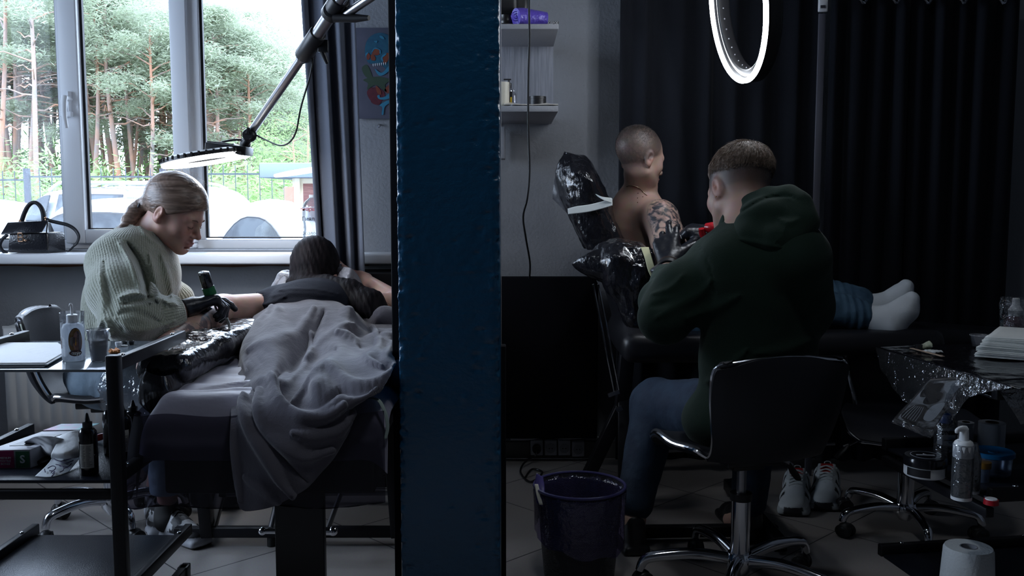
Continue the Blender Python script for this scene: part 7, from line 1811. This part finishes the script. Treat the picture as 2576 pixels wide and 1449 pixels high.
D = SDF(); D.ell(ha.w(0, -.014, .060), ha.r(.080, .098, .074), MA); D.ell(ha.w(0, .05, .076), ha.r(.058, .045, .04), MA, k=.03)
D.cut(ha.w(0, -.09, .030), MA @ np.array([0, -.30, -1]), .02); D.cut(ha.w(0, .088, .05), MA @ np.array([0, .8, -.5]), .01)
smesh('hair', D, m_hairA, ar, .004, disp=lambda p: .0018*fbm(p, 150, 8)+.0012*fbm(p, 420, 3, 2))
strands('hair_strands', m_hairA, ar, ha, 11000, .017, .0, 9, lean=(.01, -.06, .15), rad=(.082, .099, .080), cen=(0, -.014, .055), width=.00042, jitter=.45, flow=1.3, mask=lambda x, y, z: z > .030+.3*(y+.05)*(y > -.05) and y < .085)
strands('faded_stubble', m_hairA, ar, ha, 7000, .006, .0, 12, lean=(.01, -.06, .15), rad=(.0765, .093, .084), cen=(0, -.012, .042), width=.0003, jitter=.6, flow=1.0, mask=lambda x, y, z: -.05 < z < .045 and y < .03)
MB().sph(ha.w(-.086, -.012, -.038), .0022).build('ear_stud', m_gold, ar)
# hoodie
m_hood = mat('dark_green_fleece', (.0045, .021, .012), .92, sheen=.06, bump=[(380, .35, 2, (1, 1, 1), .002), (5, .4, 3, (1, 1, 1), .03)])
D = SDF()
D.ell(P(1902, 672, 2.55), (.178, .130, .135), ra, k=.05); D.ell(P(1914, 790, 2.55), (.165, .130, .18), ra, k=.07); D.ell(P(1906, 930, 2.55), (.165, .135, .16), ra, k=.06); D.ell(P(1872, 1052, 2.55), (.180, .145, .105), ra, k=.05)
D.cap(P(1816, 652, 2.62), P(1985, 634, 2.46), .064, .078, k=.05); D.cap(P(1862, 604, 2.58), P(1960, 590, 2.50), .055, .06, k=.05)
D.cap(P(1790, 668, 2.61), P(1722, 735, 2.555), .068, .074, k=.045); D.cap(P(1720, 730, 2.555), P(1672, 800, 2.52), .074, .066, k=.04)
D.cap(P(1672, 800, 2.52), P(1664, 760, 2.62), .064, .058, k=.03); D.cap(P(1664, 760, 2.62), P(1676, 708, 2.75), .056, .046, k=.03); D.cap(P(1676, 708, 2.75), P(1678, 698, 2.78), .046, .044, k=.004)
fda = (wLa-eLa).normalized(); D.box(P(1679, 697, 2.785)+fda*.08, (.065, .08, .065), frame(fda, (0, 0, 1)), rd=.004, k=.004, sub=True)
D.cap(P(2010, 655, 2.46), P(2025, 775, 2.60), .078, .07, k=.05); D.cap(P(2025, 775, 2.60), P(1920, 690, 2.86), .066, .056, k=.04); D.cap(P(1920, 690, 2.86), P(1825, 600, 2.98), .054, .046, k=.03)
ch2 = creases([([(1760, 622), (1778, 650), (1792, 695), (1800, 760)], -.004, 4), ([(1790, 705), (1760, 740), (1700, 772), (1650, 800)], .006, 14), ([(1860, 745), (1790, 780), (1730, 800)], .006, 16), ([(1880, 880), (1830, 930), (1780, 960)], .007, 14), ([(2050, 850), (1980, 880), (1900, 890)], .005, 14), ([(1850, 990), (1930, 1000), (2030, 960)], .006, 14), ([(1640, 740), (1690, 722), (1720, 690)], .006, 9), ([(1640, 770), (1680, 760)], -.006, 8)])
hoo = smesh('hoodie', D, m_hood, ar, .0055, disp=lambda p: ch2(p)+.002*fbm(p, 18, 4))
D = SDF()
D.ell(P(1938, 552, 2.49), (.085, .062, .062), frame((.3, .9, .2), (0, 0, 1)), k=.03)
D.chain([P(1830, 585, 2.60), P(1850, 552, 2.585), P(1888, 522, 2.56), P(1935, 500, 2.53), P(1985, 494, 2.49), P(2012, 515, 2.46), P(2018, 560, 2.44), P(1990, 598, 2.43), P(1950, 604, 2.43), P(1890, 600, 2.47), P(1840, 590, 2.56)], [.030, .030, .032, .026, .024, .026, .036, .034, .034, .036, .034], k=.03)
D.ell(ha.w(0, -.035, -.10), (.062, .055, .06), k=.012, sub=True)
ch3 = creases([([(1826, 560), (1870, 530), (1920, 502), (1980, 492), (2010, 505)], -.006, 4), ([(1970, 500), (1980, 545), (1970, 590), (1950, 610)], .003, 4), ([(1960, 550), (1985, 560), (2010, 552)], .006, 8), ([(1850, 600), (1910, 612), (1970, 625)], .006, 7)])
smesh('hood', D, m_hood, hoo, .005, disp=ch3)
MB().tube([P(1772, 640, 2.50), P(1786, 660, 2.49), P(1795, 700, 2.48)], .0022, 6, smooth=5).build('shoulder_seam', m_hood, hoo)
m_jeanA = mat('dark_blue_jeans', (.008, .020, .045), .82, vary=(16, (.015, .034, .065), .40, .66), bump=[(300, .3, 2, (1, 1, 1), .002), (12, .6, 3, (1, 1, 1), .018)])
D = SDF(); D.ell(pA+V(0, 0, -.02), (.172, .138, .10), ra, k=.04); D.chain([hL_, kL_, P(1597, 1262, 2.83)], [.100, .078, .056], k=.03); D.chain([hR_, kR_, P(1884, 1262, 2.92)], [.100, .078, .054], k=.03)
smesh('jeans', D, m_jeanA, ar, .006, disp=lambda p: .004*fbm(p, 38, 7))
def palB(q): return np.tile(np.array([.010, .010, .012]), (len(q), 1))
for a_, fd in ((aL_, (-.2, 1, 0)), (aR_, (-.1, 1, 0))): sneaker(ar, a_, (a_.x+.01, a_.y-.05, 0), fd, .27, palB, name='shoe', m=mat('black_shoe', (.01, .01, .012), .35), sw=True, h=.0055)
for g_ in (gl1, gl2):
    D = SDF(); hand(D, g_[0], g_[1], g_[2], g_[3], g_[4], .98, thumb=g_[5], thick=1.14); dv = np.array(g_[1]); dv = dv/np.linalg.norm(dv); w_ = np.array(g_[0])
    D.cap(w_-dv*.022, w_, .031, .029, k=.004); D.cut(w_-dv*.020, -dv, .003)
    smesh('glove', D, m_glove, ar, .003, disp=lambda p: .0011*fbm(p, 120, 2))
# watch and bracelet
fd = (wLa-eLa).normalized(); wc = wLa-fd*.045
q_ = V(0, 0, 1).rotation_difference(fd)
def loop(c, r, n=24): return [Vector(c)+q_ @ V(r*math.cos(2*PI*i/n), r*math.sin(2*PI*i/n), 0) for i in range(n)]
wt = MB().lathe([(.034, -.011), (.0365, -.010), (.0365, .010), (.034, .011), (.0315, .010), (.0315, -.010)], wc, fd, 28, cap=False).build('watch_strap', m_black, ar)
MB().box(wc+V(-.034, -.012, .004), (.018, .034, .036), frame((.3, -.9, 0), fd).tolist() and Matrix(frame((.3, -.9, 0), fd).tolist())).build('watch_case', mat('grey_watch_case', (.10, .10, .11), .3, metal=.6), wt, bevel=.005)
MB().box(wc+V(.006, -.036, .0), (.016, .006, .020)).build('buckle', m_steel, wt, bevel=.001)
MB().tube(loop(wLa-fd*.020, .0325), .0028, 8, closed=True).tube(loop(wLa-fd*.0265, .0325), .0024, 8, closed=True).build('bracelet', mat('brown_cord', (.03, .015, .01), .7), ar)
# red machine
rmc = thing('tattoo_machine', 'red rotary tattoo machine in the artist\'s far gloved hand', 'tattoo machine', P(1785, 575, 2.97))
MB().tube([P(1808, 572, 2.95), P(1790, 573, 2.96), P(1775, 572, 2.97)], [.016, .018, .013], 18, smooth=3).tube([P(1765, 575, 2.965), P(1768, 590, 2.97), P(1775, 600, 2.97)], [.010, .011, .008], 14, smooth=3).build('motor', mat('red_anodised_metal', (.50, .012, .02), .3, coat=.4), rmc)
MB().cyl(P(1803, 571, 2.948), P(1809, 571, 2.945), .0175).build('band', m_chrome, rmc); MB().cyl(P(1760, 582, 2.97), P(1745, 583, 2.98), .0016).build('needle', m_steel, rmc)
tag(patch('wiping_tissue', [[P(1700, 586, 2.93), P(1712, 592, 2.92)], [P(1704, 597, 2.93), P(1716, 602, 2.92)]], m_paper, None, 3, .002), 'tiny white tissue corner pinched in the artist\'s near glove', 'tissue')
# ================================================================= right trolley and what stands on it
m_gl2 = m_film
tA0 = G(2236, 880, .69); ux2 = V(.07, -.46, 0).normalized(); ux2 = V(ux2.x, ux2.y, 0); uy2 = V(.975, .22, 0)
uy2 = V(-ux2.y, ux2.x, 0)
W2, D2 = .42, .46
_tg = m_tglass; m_tglass = m_film
o2 = V(tA0.x, tA0.y, 0)
tr2 = trolley('black metal trolley with film wrapped top at the right edge of the room', o2, ux2, uy2, W2, D2, zs=(.655, .435, .155), posty=D2)
m_tglass = _tg
ZG2 = .69
# post stubs sit under the top here, film over the tray
fl = thing('tray_film', 'shiny black film stretched over the right trolley top with loose clear edges', 'film', (tA0.x+.2, tA0.y-.2, ZG2))
def tq(a, b_, z): return o2+ux2*a+uy2*b_+V(0, 0, z)
patch('film_top', [[tq(-.02+.135*i, -.02+.125*j, ZG2+.004+.002*math.sin(i*2+j*1.3)) for j in range(5)] for i in range(5)], m_film, fl, k=10, thick=.002, disp=lambda S, u, v: .0022*fbm(S*np.array([.6, 1.4, 1]), 60, 4))
m_clr = thin('crinkled_clear_film', (.80, .84, .88), .22, .06, .04, bump=(55, .9))
patch('hanging_film', [[tq(-.02+.13*i, -.025, ZG2+.004) for i in range(5)], [tq(.03+.09*i, -.035, ZG2-.05-.02*math.sin(i*1.4)) for i in range(5)], [tq(.10+.055*i, -.03, ZG2-.09-.015*math.sin(i*2)) for i in range(5)]], m_clr, fl, k=10, disp=lambda S, u, v: .009*fbm(S, 60, 4)*u)
patch('hanging_film', [[tq(W2+.01, -.02+.12*i, ZG2+.004) for i in range(5)], [tq(W2+.02, .02+.09*i, ZG2-.05-.02*math.sin(i*1.7)) for i in range(5)], [tq(W2+.015, .05+.07*i, ZG2-.09+.02*math.sin(i*1.3)) for i in range(5)]], m_clr, fl, k=10, disp=lambda S, u, v: .008*fbm(S, 60, 8)*u)
MB().tube([tq(-.02+.13*i, -.022, ZG2+.004+.002*math.sin(i*3)) for i in range(5)], .0028, 8, smooth=8).tube([tq(W2+.01, -.02+.12*i, ZG2+.004+.003*math.sin(i*2)) for i in range(5)], .0028, 8, smooth=8).tube([P(2425, 940, 2.1), P(2433, 958, 2.1), P(2428, 975, 2.1), P(2412, 970, 2.1)], .0016, 6, smooth=5).build('film_edge', m_film, fl)
# tablet with photo print hanging at the tray edge, wrapped in clear film
q4 = [P(2338, 960, 2.10), P(2423, 955, 2.05), P(2345, 1085, 2.14), P(2257, 1052, 2.18)]
tb = thing('tablet', 'film wrapped tablet showing a black and white picture, leaning below the trolley top', 'tablet', (q4[3]+q4[2])/2)
nn = (q4[1]-q4[0]).cross(q4[3]-q4[0]).normalized()
if nn.y > 0: nn = -nn
MB().prism([p+(p-(q4[0]+q4[1]+q4[2]+q4[3])/4)*.06 for p in q4], -nn*.009).build('case', m_black, tb, bevel=.002)
m_pic = bpy.data.materials.new('grey_picture'); m_pic.use_nodes = True; N_, L_ = m_pic.node_tree.nodes, m_pic.node_tree.links
n_ = N_.new('ShaderNodeTexNoise'); n_.inputs['Scale'].default_value = 16; n_.inputs['Detail'].default_value = 7; n_.inputs['Distortion'].default_value = 2.2; tcx = N_.new('ShaderNodeTexCoord'); L_.new(tcx.outputs['Object'], n_.inputs['Vector'])
rp_ = N_.new('ShaderNodeValToRGB'); rp_.color_ramp.elements[0].position = .42; rp_.color_ramp.elements[1].position = .68; rp_.color_ramp.elements[0].color = (.008, .008, .01, 1); rp_.color_ramp.elements[1].color = (.62, .64, .66, 1)
L_.new(n_.outputs['Fac'], rp_.inputs[0]); L_.new(rp_.outputs[0], N_['Principled BSDF'].inputs['Base Color']); N_['Principled BSDF'].inputs['Roughness'].default_value = .35
MB().prism([p+nn*.0006 for p in q4], nn*.0006).build('screen', m_pic, tb, smooth=False)
def onq(s_, t_, k_=.0016): return q4[0].lerp(q4[1], s_).lerp(q4[3].lerp(q4[2], s_), t_)+nn*k_
dk_ = mat('picture_dark', (.015, .015, .018), .4); lg_ = mat('picture_light', (.62, .65, .68), .4)
for pts, m_ in (([(.55, .05), (.98, .02), (.97, .25), (.7, .22)], lg_), ([(.05, .1), (.5, .05), (.45, .3), (.1, .38)], dk_), ([(.3, .3), (.62, .25), (.7, .42), (.5, .52), (.3, .5)], dk_), ([(.08, .66), (.3, .55), (.52, .62), (.5, .95), (.05, .93)], dk_), ([(.6, .55), (.9, .45), (.85, .8), (.6, .82)], lg_)):
    q_, _ = crspline([onq(*p) for p in pts], [0]*len(pts), 5, True); MB().prism(q_, nn*.0004).build('picture_shape', m_, tb, smooth=False)
mb = MB()
for i in range(6): mb.tube([onq(.16+.05*i, .60, .0022), onq(.10+.07*i, .75, .0022), onq(.08+.075*i, .92, .0022)], .0007, 4, smooth=4)
mb.build('drawn_lines', lg_, tb)
text_mesh('lettering', 'AMBOYETZ', .008, m_black, tb, onq(.36, .95, .0026), q4[2]-q4[3], q4[0]-q4[3])
patch('wrap', [[onq(-.08+.29*i, -.06+.28*j, .006) for j in range(5)] for i in range(5)], thin('clear_tablet_wrap', (.93, .95, .97), .10, .05, .02, bump=(45, .8)), tb, k=6, disp=lambda S, u, v: .003*fbm(S, 90, 3))
patch('wrap_fold', [[onq(-.06+.28*i, 1.0, .003) for i in range(5)], [onq(-.06+.28*i, 1.08, .010) for i in range(5)]], m_clr, tb, k=8, disp=lambda S, u, v: .004*fbm(S, 150, 3))
# towel stack
tws = thing('paper_towels', 'tall fanned stack of white paper towels on the right trolley top', 'paper towels', on(2530, 900, ZG2+.008))
cc = [V(0, 0, 0)]*4
T0 = on(2462, 905, ZG2); rs = np.random.RandomState(5)
tx, ty = V(.16, -.10, 0), V(.10, .13, 0)
for i in range(16):
    o_ = T0+V(-.012+.0016*i+rs.randn()*.0025, .004*rs.randn(), .009+i*.0032); tw_ = rs.randn()*.02
    a, c = tx+V(-.1, .16, 0)*tw_, ty
    rows = [[o_+a*(s_/3*1.35)+c*(t_/3)+V(0, 0, .004*math.sin(s_+t_+i*.3)*(i/16)-.010*(s_/3)**2*(0 if i < 12 else -.2)) for t_ in range(4)] for s_ in range(4)]
    patch('sheet', rows, mat('cream_white_paper', (.82, .84, .82), .85, bump=(60, .25)), tws, k=4, thick=.0022)
# cup, pink bottle, stick, cap, paste
def at2(px, py): return on(px, py, ZG2+.008)
c = at2(2490, 880); c = V(c.x, c.y+.05, c.z); u = .001
cu2 = thing('plastic_cup', 'small clear plastic cup behind the towel stack', 'cup', c)
zt2 = P(2492, 842, c.y).z-c.z
MB().lathe([(.0005, .001), (.018, .001), (.024, zt2-.003), (.026, zt2-.002), (.026, zt2), (.024, zt2)], c, cap=False).build('cup_wall', m_cup, cu2, ang=180)
pc = at2(2566, 868); pc = V(pc.x, pc.y+.03, pc.z)
pb2 = thing('spray_bottle', 'clear bottle of pink liquid in a clear bag at the right edge', 'bottle', pc)
zz2 = lambda y: P(2566, y, pc.y).z-pc.z
m_pink = mat('pink_liquid', (.40, .06, .10), .3)
MB().lathe([(.0005, 0), (.024, 0), (.026, .004), (.026, zz2(826)), (.0005, zz2(826))], pc).build('liquid', m_pink, pb2); MB().lathe([(.027, 0), (.027, zz2(810)), (.020, zz2(798)), (.014, zz2(792)), (.014, zz2(782))], pc, cap=False).build('bottle_body', thin('pink_clear_plastic', (.9, .75, .78), .15, .05, .2, (.6, .4, .45)), pb2, ang=60)
MB().lathe([(.016, zz2(795)), (.018, zz2(780)), (.010, zz2(768)), (.008, zz2(750)), (.001, zz2(750))], pc).build('spray_head', m_white, pb2)
patch('clear_bag', [[pc+V(.036*math.cos(a), .036*math.sin(a), z) for a in np.linspace(0, 2*PI, 10)] for z in (0, zz2(815), zz2(775), zz2(750))], m_clr, pb2, k=6, disp=lambda S, u, v: .004*fbm(S, 70, 3))
a_, b_ = at2(2292, 878), at2(2373, 899)
tag(MB().bar(a_+V(0, 0, .002), b_+V(0, 0, .002), .009, .0018).build('wooden_stick', mat('pale_wood', (.50, .36, .27), .7), bevel=.0006), 'flat pale wooden stick smeared with paste on the right trolley', 'stick')
tag(MB().lathe([(.0005, 0), (.0085, 0), (.009, .013), (.0005, .013)], at2(2311, 880), n=20).build('ink_cap', m_black), 'small black cap beside the lump of pale paste on the right trolley', 'ink cap')
D = SDF(); D.ell(at2(2331, 878)+V(0, 0, .008), (.013, .012, .010)); tag(smesh('paste_lump', D, mat('pale_yellow_paste', (.62, .66, .50), .5), None, .002, disp=lambda p: .004*fbm(p, 300, 3)), 'lump of pale yellow paste on the right trolley', 'paste')
D = SDF(); D.ell(at2(2345, 885)+V(0, 0, .001), (.024, .018, .003)); tag(smesh('paste_smear', D, m_dab, None, .002, disp=lambda p: .002*fbm(p, 300, 3)), 'thin whitish paste smear around the pale lump', 'paste')
# lower shelf of the right trolley
ZL2 = .439
def on2(px, py): return on(px, py, ZL2)
m_wrp = thin('bottle_cling_film', (.85, .87, .9), .16, .08, .05, bump=(50, .9)); m_foam = mat('white_foam_pump', (.80, .82, .84), .4)
def lbottle(label, px, py, parts, wrap=None, cat='bottle', name='bottle'):
    c = on2(px, py); u = (Vector(c)-V(0, 0, H)).length/2400; o = thing(name, label, cat, c)
    for nm, m_, pr in parts: MB().lathe([(r*u, z*u) for r, z in pr], c, n=32).build(nm, m_, o)
    if wrap: MB().lathe([(r*u, z*u) for r, z in wrap], c, n=11, cap=False).build('cling_film', m_wrp, o, ang=30)
    return o, c, u
m_grease = mat('dark_green_soap', (.02, .03, .035), .3); m_lbl2 = mat('grey_label', (.50, .53, .56), .5)
o, c, u = lbottle('foam pump bottle with white head wrapped in cling film, foremost on the right trolley shelf', 2418, 1255, [('bottle_body', m_grease, [(.5, 6), (21, 6), (21, 92), (20, 98), (.5, 98)]), ('base', m_foam, [(.5, 0), (22, 0), (22, 7), (.5, 7)]), ('collar', m_foam, [(.5, 96), (21.5, 96), (22, 122), (19, 130), (14, 134), (.5, 134)]), ('pump_stem', m_foam, [(.5, 130), (11, 130), (9, 160), (.5, 160)])], [(22.5, 8), (23, 60), (22.5, 126)])
MB().tube([c+V(0, 0, 157*u), c+V(-8*u, -3*u, 160*u), c+V(-20*u, -8*u, 158*u), c+V(-20*u, -8*u, 153*u)], [10*u, 7*u, 4.5*u, 4*u], 14, smooth=4).build('nozzle', m_foam, o)
lbottle('slim clear bottle in cling film just behind the foam pump bottle', 2443, 1238, [('bottle_body', m_grease, [(.5, 0), (16, 0), (16, 72), (13, 88), (8, 94), (.5, 94)]), ('cap', m_foam, [(.5, 0), (17, 0), (17, 6), (.5, 6)])], [(18, 2), (18, 78), (12, 100), (9, 112)])
o, c, u = lbottle('dark bottle with blue cap and DYNAMIC label behind the cosmetics jar', 2374, 1162, [('bottle_body', mat('black_ink_bottle', (.008, .008, .010), .2), [(.5, 0), (21, 0), (21.5, 70), (20, 88), (12, 94), (.5, 94)]), ('cap', mat('blue_cap', (.01, .07, .28), .35), [(.5, 90), (15, 90), (15, 106), (12, 110), (.5, 110)])], [(23, 2), (23, 92), (19, 112)])
vs = []
for i in range(17):
    a = -1.2+2.4*i/16
    for z_ in (44*u, 82*u): vs.append(c+V(22*u*math.sin(a), -22*u*math.cos(a), z_))
MB().add(vs, [(2*i, 2*i+2, 2*i+3, 2*i+1) for i in range(16)]).build('label', m_lbl2, o, ang=180); text_mesh('lettering', 'DYNAMIC', 13*u, m_black, o, c+V(0, -23*u, 72*u), (1, 0, 0), (0, 0, 1), bold=True, sx=.62); text_mesh('lettering', 'color co. ink', 5*u, m_black, o, c+V(0, -23*u, 56*u), (1, 0, 0), (0, 0, 1))
# jar
c = on2(2326, 1195); u = (c-V(0, 0, H)).length/2400; jr = thing('cosmetic_jar', 'low wide white jar with black lid at the corner of the right trolley shelf', 'jar', c)
MB().lathe([(.5*u, 0), (42*u, 0), (45*u, 3*u), (45*u, 26*u), (.5*u, 27*u)], c, n=48).build('jar_body', m_foam, jr); MB().lathe([(.5*u, 25*u), (47*u, 25*u), (47*u, 42*u), (44*u, 46*u), (.5*u, 46*u)], c, n=48).build('lid', mat('black_gloss_lid', (.008, .008, .010), .15), jr)
for a0_, a1_ in ((-1.35, -.15), (.75, 1.5)):
    vs = []
    for i in range(11):
        a = a0_+(a1_-a0_)*i/10
        for z_ in (5*u, 23*u): vs.append(c+V(45.6*u*math.sin(a), -45.6*u*math.cos(a), z_))
    MB().add(vs, [(2*i, 2*i+2, 2*i+3, 2*i+1) for i in range(10)]).build('label', m_black, jr, ang=180)
em = mat('silver_print', (.35, .37, .42), .4)
ringprof(c+V(0, 0, 46.3*u), (0, 0, 1), [(31*u, .2*u), (32.5*u, .2*u), (32.5*u, .6*u), (31*u, .6*u)]).build('lid_ring', em, jr); MB().box(c+V(0, 0, 46.6*u), (40*u, 7*u, .6*u), Matrix.Rotation(R(-8), 3, 'Z')).prism([c+V(-6*u, 0, 46.3*u), c+V(0, 14*u, 46.3*u), c+V(6*u, 0, 46.3*u)], (0, 0, .6*u)).build('lid_emblem', em, jr)
# film rolls, tub, little jar, red lid
m_roll = mat('clear_film_roll', (.48, .52, .58), .25, coat=.5); m_card = mat('brown_card_core', (.08, .05, .035), .8); m_tub = thin('milky_tub', (.7, .8, .95), .08, .2, .45, (.25, .32, .45)); m_lid = mat('blue_lid', (.006, .14, .33), .35)
for px, py, w, h, lb in ((2427, 1130, 17, 62, 'narrow upright roll of clear film behind the foam pump bottle'), (2492, 1138, 28, 68, 'wide upright roll of clear film behind the blue lidded tub')):
    c = on2(px, py); u = (c-V(0, 0, H)).length/2400; o = thing('film_roll', lb, 'film roll', c)
    MB().lathe([(.5*w*u, 0), (w*u, 0), (w*u, h*u), (.5*w*u, h*u), (.48*w*u, h*u-.004), (.48*w*u, 0)], c, n=36, cap=False).build('film', m_roll, o); MB().lathe([(.49*w*u, .001), (.49*w*u, h*u+.001), (.42*w*u, h*u+.001), (.42*w*u, .001)], c, n=30, cap=False).build('core', m_card, o)
c = on2(2495, 1192); u = (c-V(0, 0, H)).length/2400; tb_ = thing('plastic_tub', 'round milky plastic tub with bright blue lid on the right trolley shelf', 'tub', c)
MB().lathe([(.5*u, 0), (34*u, 0), (38*u, 4*u), (41*u, 46*u), (.5*u, 46*u)], c, n=44).build('tub_body', m_tub, tb_, ang=60)
MB().lathe([(.5*u, 47*u), (.5*u, 51*u), (9*u, 51*u), (10*u, 49*u), (38*u, 50*u), (43*u, 53*u), (45*u, 51*u), (45*u, 43*u), (42*u, 43*u), (42*u, 47*u)], c, n=44).build('lid', m_lid, tb_); MB().box(c+V(-40*u, -6*u, 49*u), (16*u, 12*u, 3*u)).build('lid_tab', m_lid, tb_, bevel=.002)
lbottle('small jar with amber lid between the wrapped bottles and the blue lidded tub', 2470, 1210, [('jar_body', m_tub, [(.5, 0), (15, 0), (16, 32), (.5, 32)]), ('lid', mat('amber_lid', (.26, .13, .02), .4), [(.5, 31), (18, 31), (18, 44), (.5, 45)])], cat='jar', name='small_jar')
c = on2(2493, 1268); u = (c-V(0, 0, H)).length/2400; rc = thing('small_pot', 'small red pot with white top standing by the right trolley rail', 'pot', c)
MB().lathe([(.5*u, 0), (16*u, 0), (15*u, 11*u), (.5*u, 11*u)], c).build('rim', mat('red_cap_plastic', (.40, .01, .02), .35), rc); MB().lathe([(.5*u, 10*u), (13*u, 11*u), (12*u, 13*u), (.5*u, 13*u)], c).build('disc', m_white, rc)
# paper roll on the bottom shelf
m_roll2 = mat('white_paper_roll', (.60, .63, .64), .9, bump=[(160, .5, 3, (1, 1, 1), .003)])
c = G(2437, 1372, .31); c = V(c.x, c.y+.0, .166); topz = P(2437, 1375, c.y).z
prr = thing('paper_roll', 'thick white roll of paper towel standing on the bottom shelf of the right trolley', 'paper roll', c)
axis = V(-.14, -.05, 0)
def rr_(r, z): return (r, z)
hgt = topz-c.z
MB().lathe([(.020, .001), (.058, .001), (.060, .004), (.052, hgt-.006), (.049, hgt), (.019, hgt), (.018, hgt-.03), (.0005, hgt-.03)], c, n=48, cap=False).build('roll', m_roll2, prr); MB().lathe([(.0185, hgt-.03), (.0185, hgt+.0005), (.0165, hgt+.0005), (.0165, hgt-.03)], c, n=30, cap=False).build('core', mat('grey_card', (.24, .25, .28), .8), prr)
# client's trainers on the floor
def palT(q):
    x, y, z = q.T; c = np.zeros((len(q), 3)); c[:] = (.62, .66, .68)
    c[(z > .098) & (y > .06)] = (.50, .54, .55); c[(z > .112) & (y > .05) & (np.abs(x) < .018)] = (.40, .012, .012)
    c[(np.abs(x) > .028) & (y > .07) & (y < .19) & (z > .035) & (np.mod(y*1.0+z*.6, .042) < .018)] = (.01, .01, .012)
    c[(z < .030) & (z > .012)] = (.40, .43, .44); c[z < .012] = (.015, .015, .017); c[(y > .262) & (np.abs(x) < .026) & (z < .036)] = (.012, .012, .015); return c
for (px, py, fd, lb) in ((2003, 1225, (.10, -1, 0), 'white trainer with red tongue and black stripes, left one of the pair on the floor'), (2078, 1212, (.16, -1, 0), 'greyer white trainer with red tongue, right one of the pair on the floor')):
    g0 = G(px, py+14); h_ = V(g0.x, g0.y+.0, 0)
    toe = G(px+(12 if px < 2050 else 14), 1312 if px < 2050 else 1298); f_ = (V(toe.x, toe.y, 0)-h_); L0 = .285
    h_ = V(toe.x, toe.y, 0)-f_.normalized()*.285
    t_ = thing('trainer', lb, 'shoe', (h_.x, h_.y, 0), 'pair of white trainers on the floor')
    s_, Wt = sneaker(t_, None, h_, tuple(f_.normalized()), .285, palT, name='upper')
    t_.scale = (1.22, .86, .86)
    MB().tube([Wt(-.008, .0, .105), Wt(-.008, -.006, .125), Wt(.008, -.006, .125), Wt(.008, .0, .105)], .002, 6, smooth=3).build('heel_loop', m_lacew, t_)
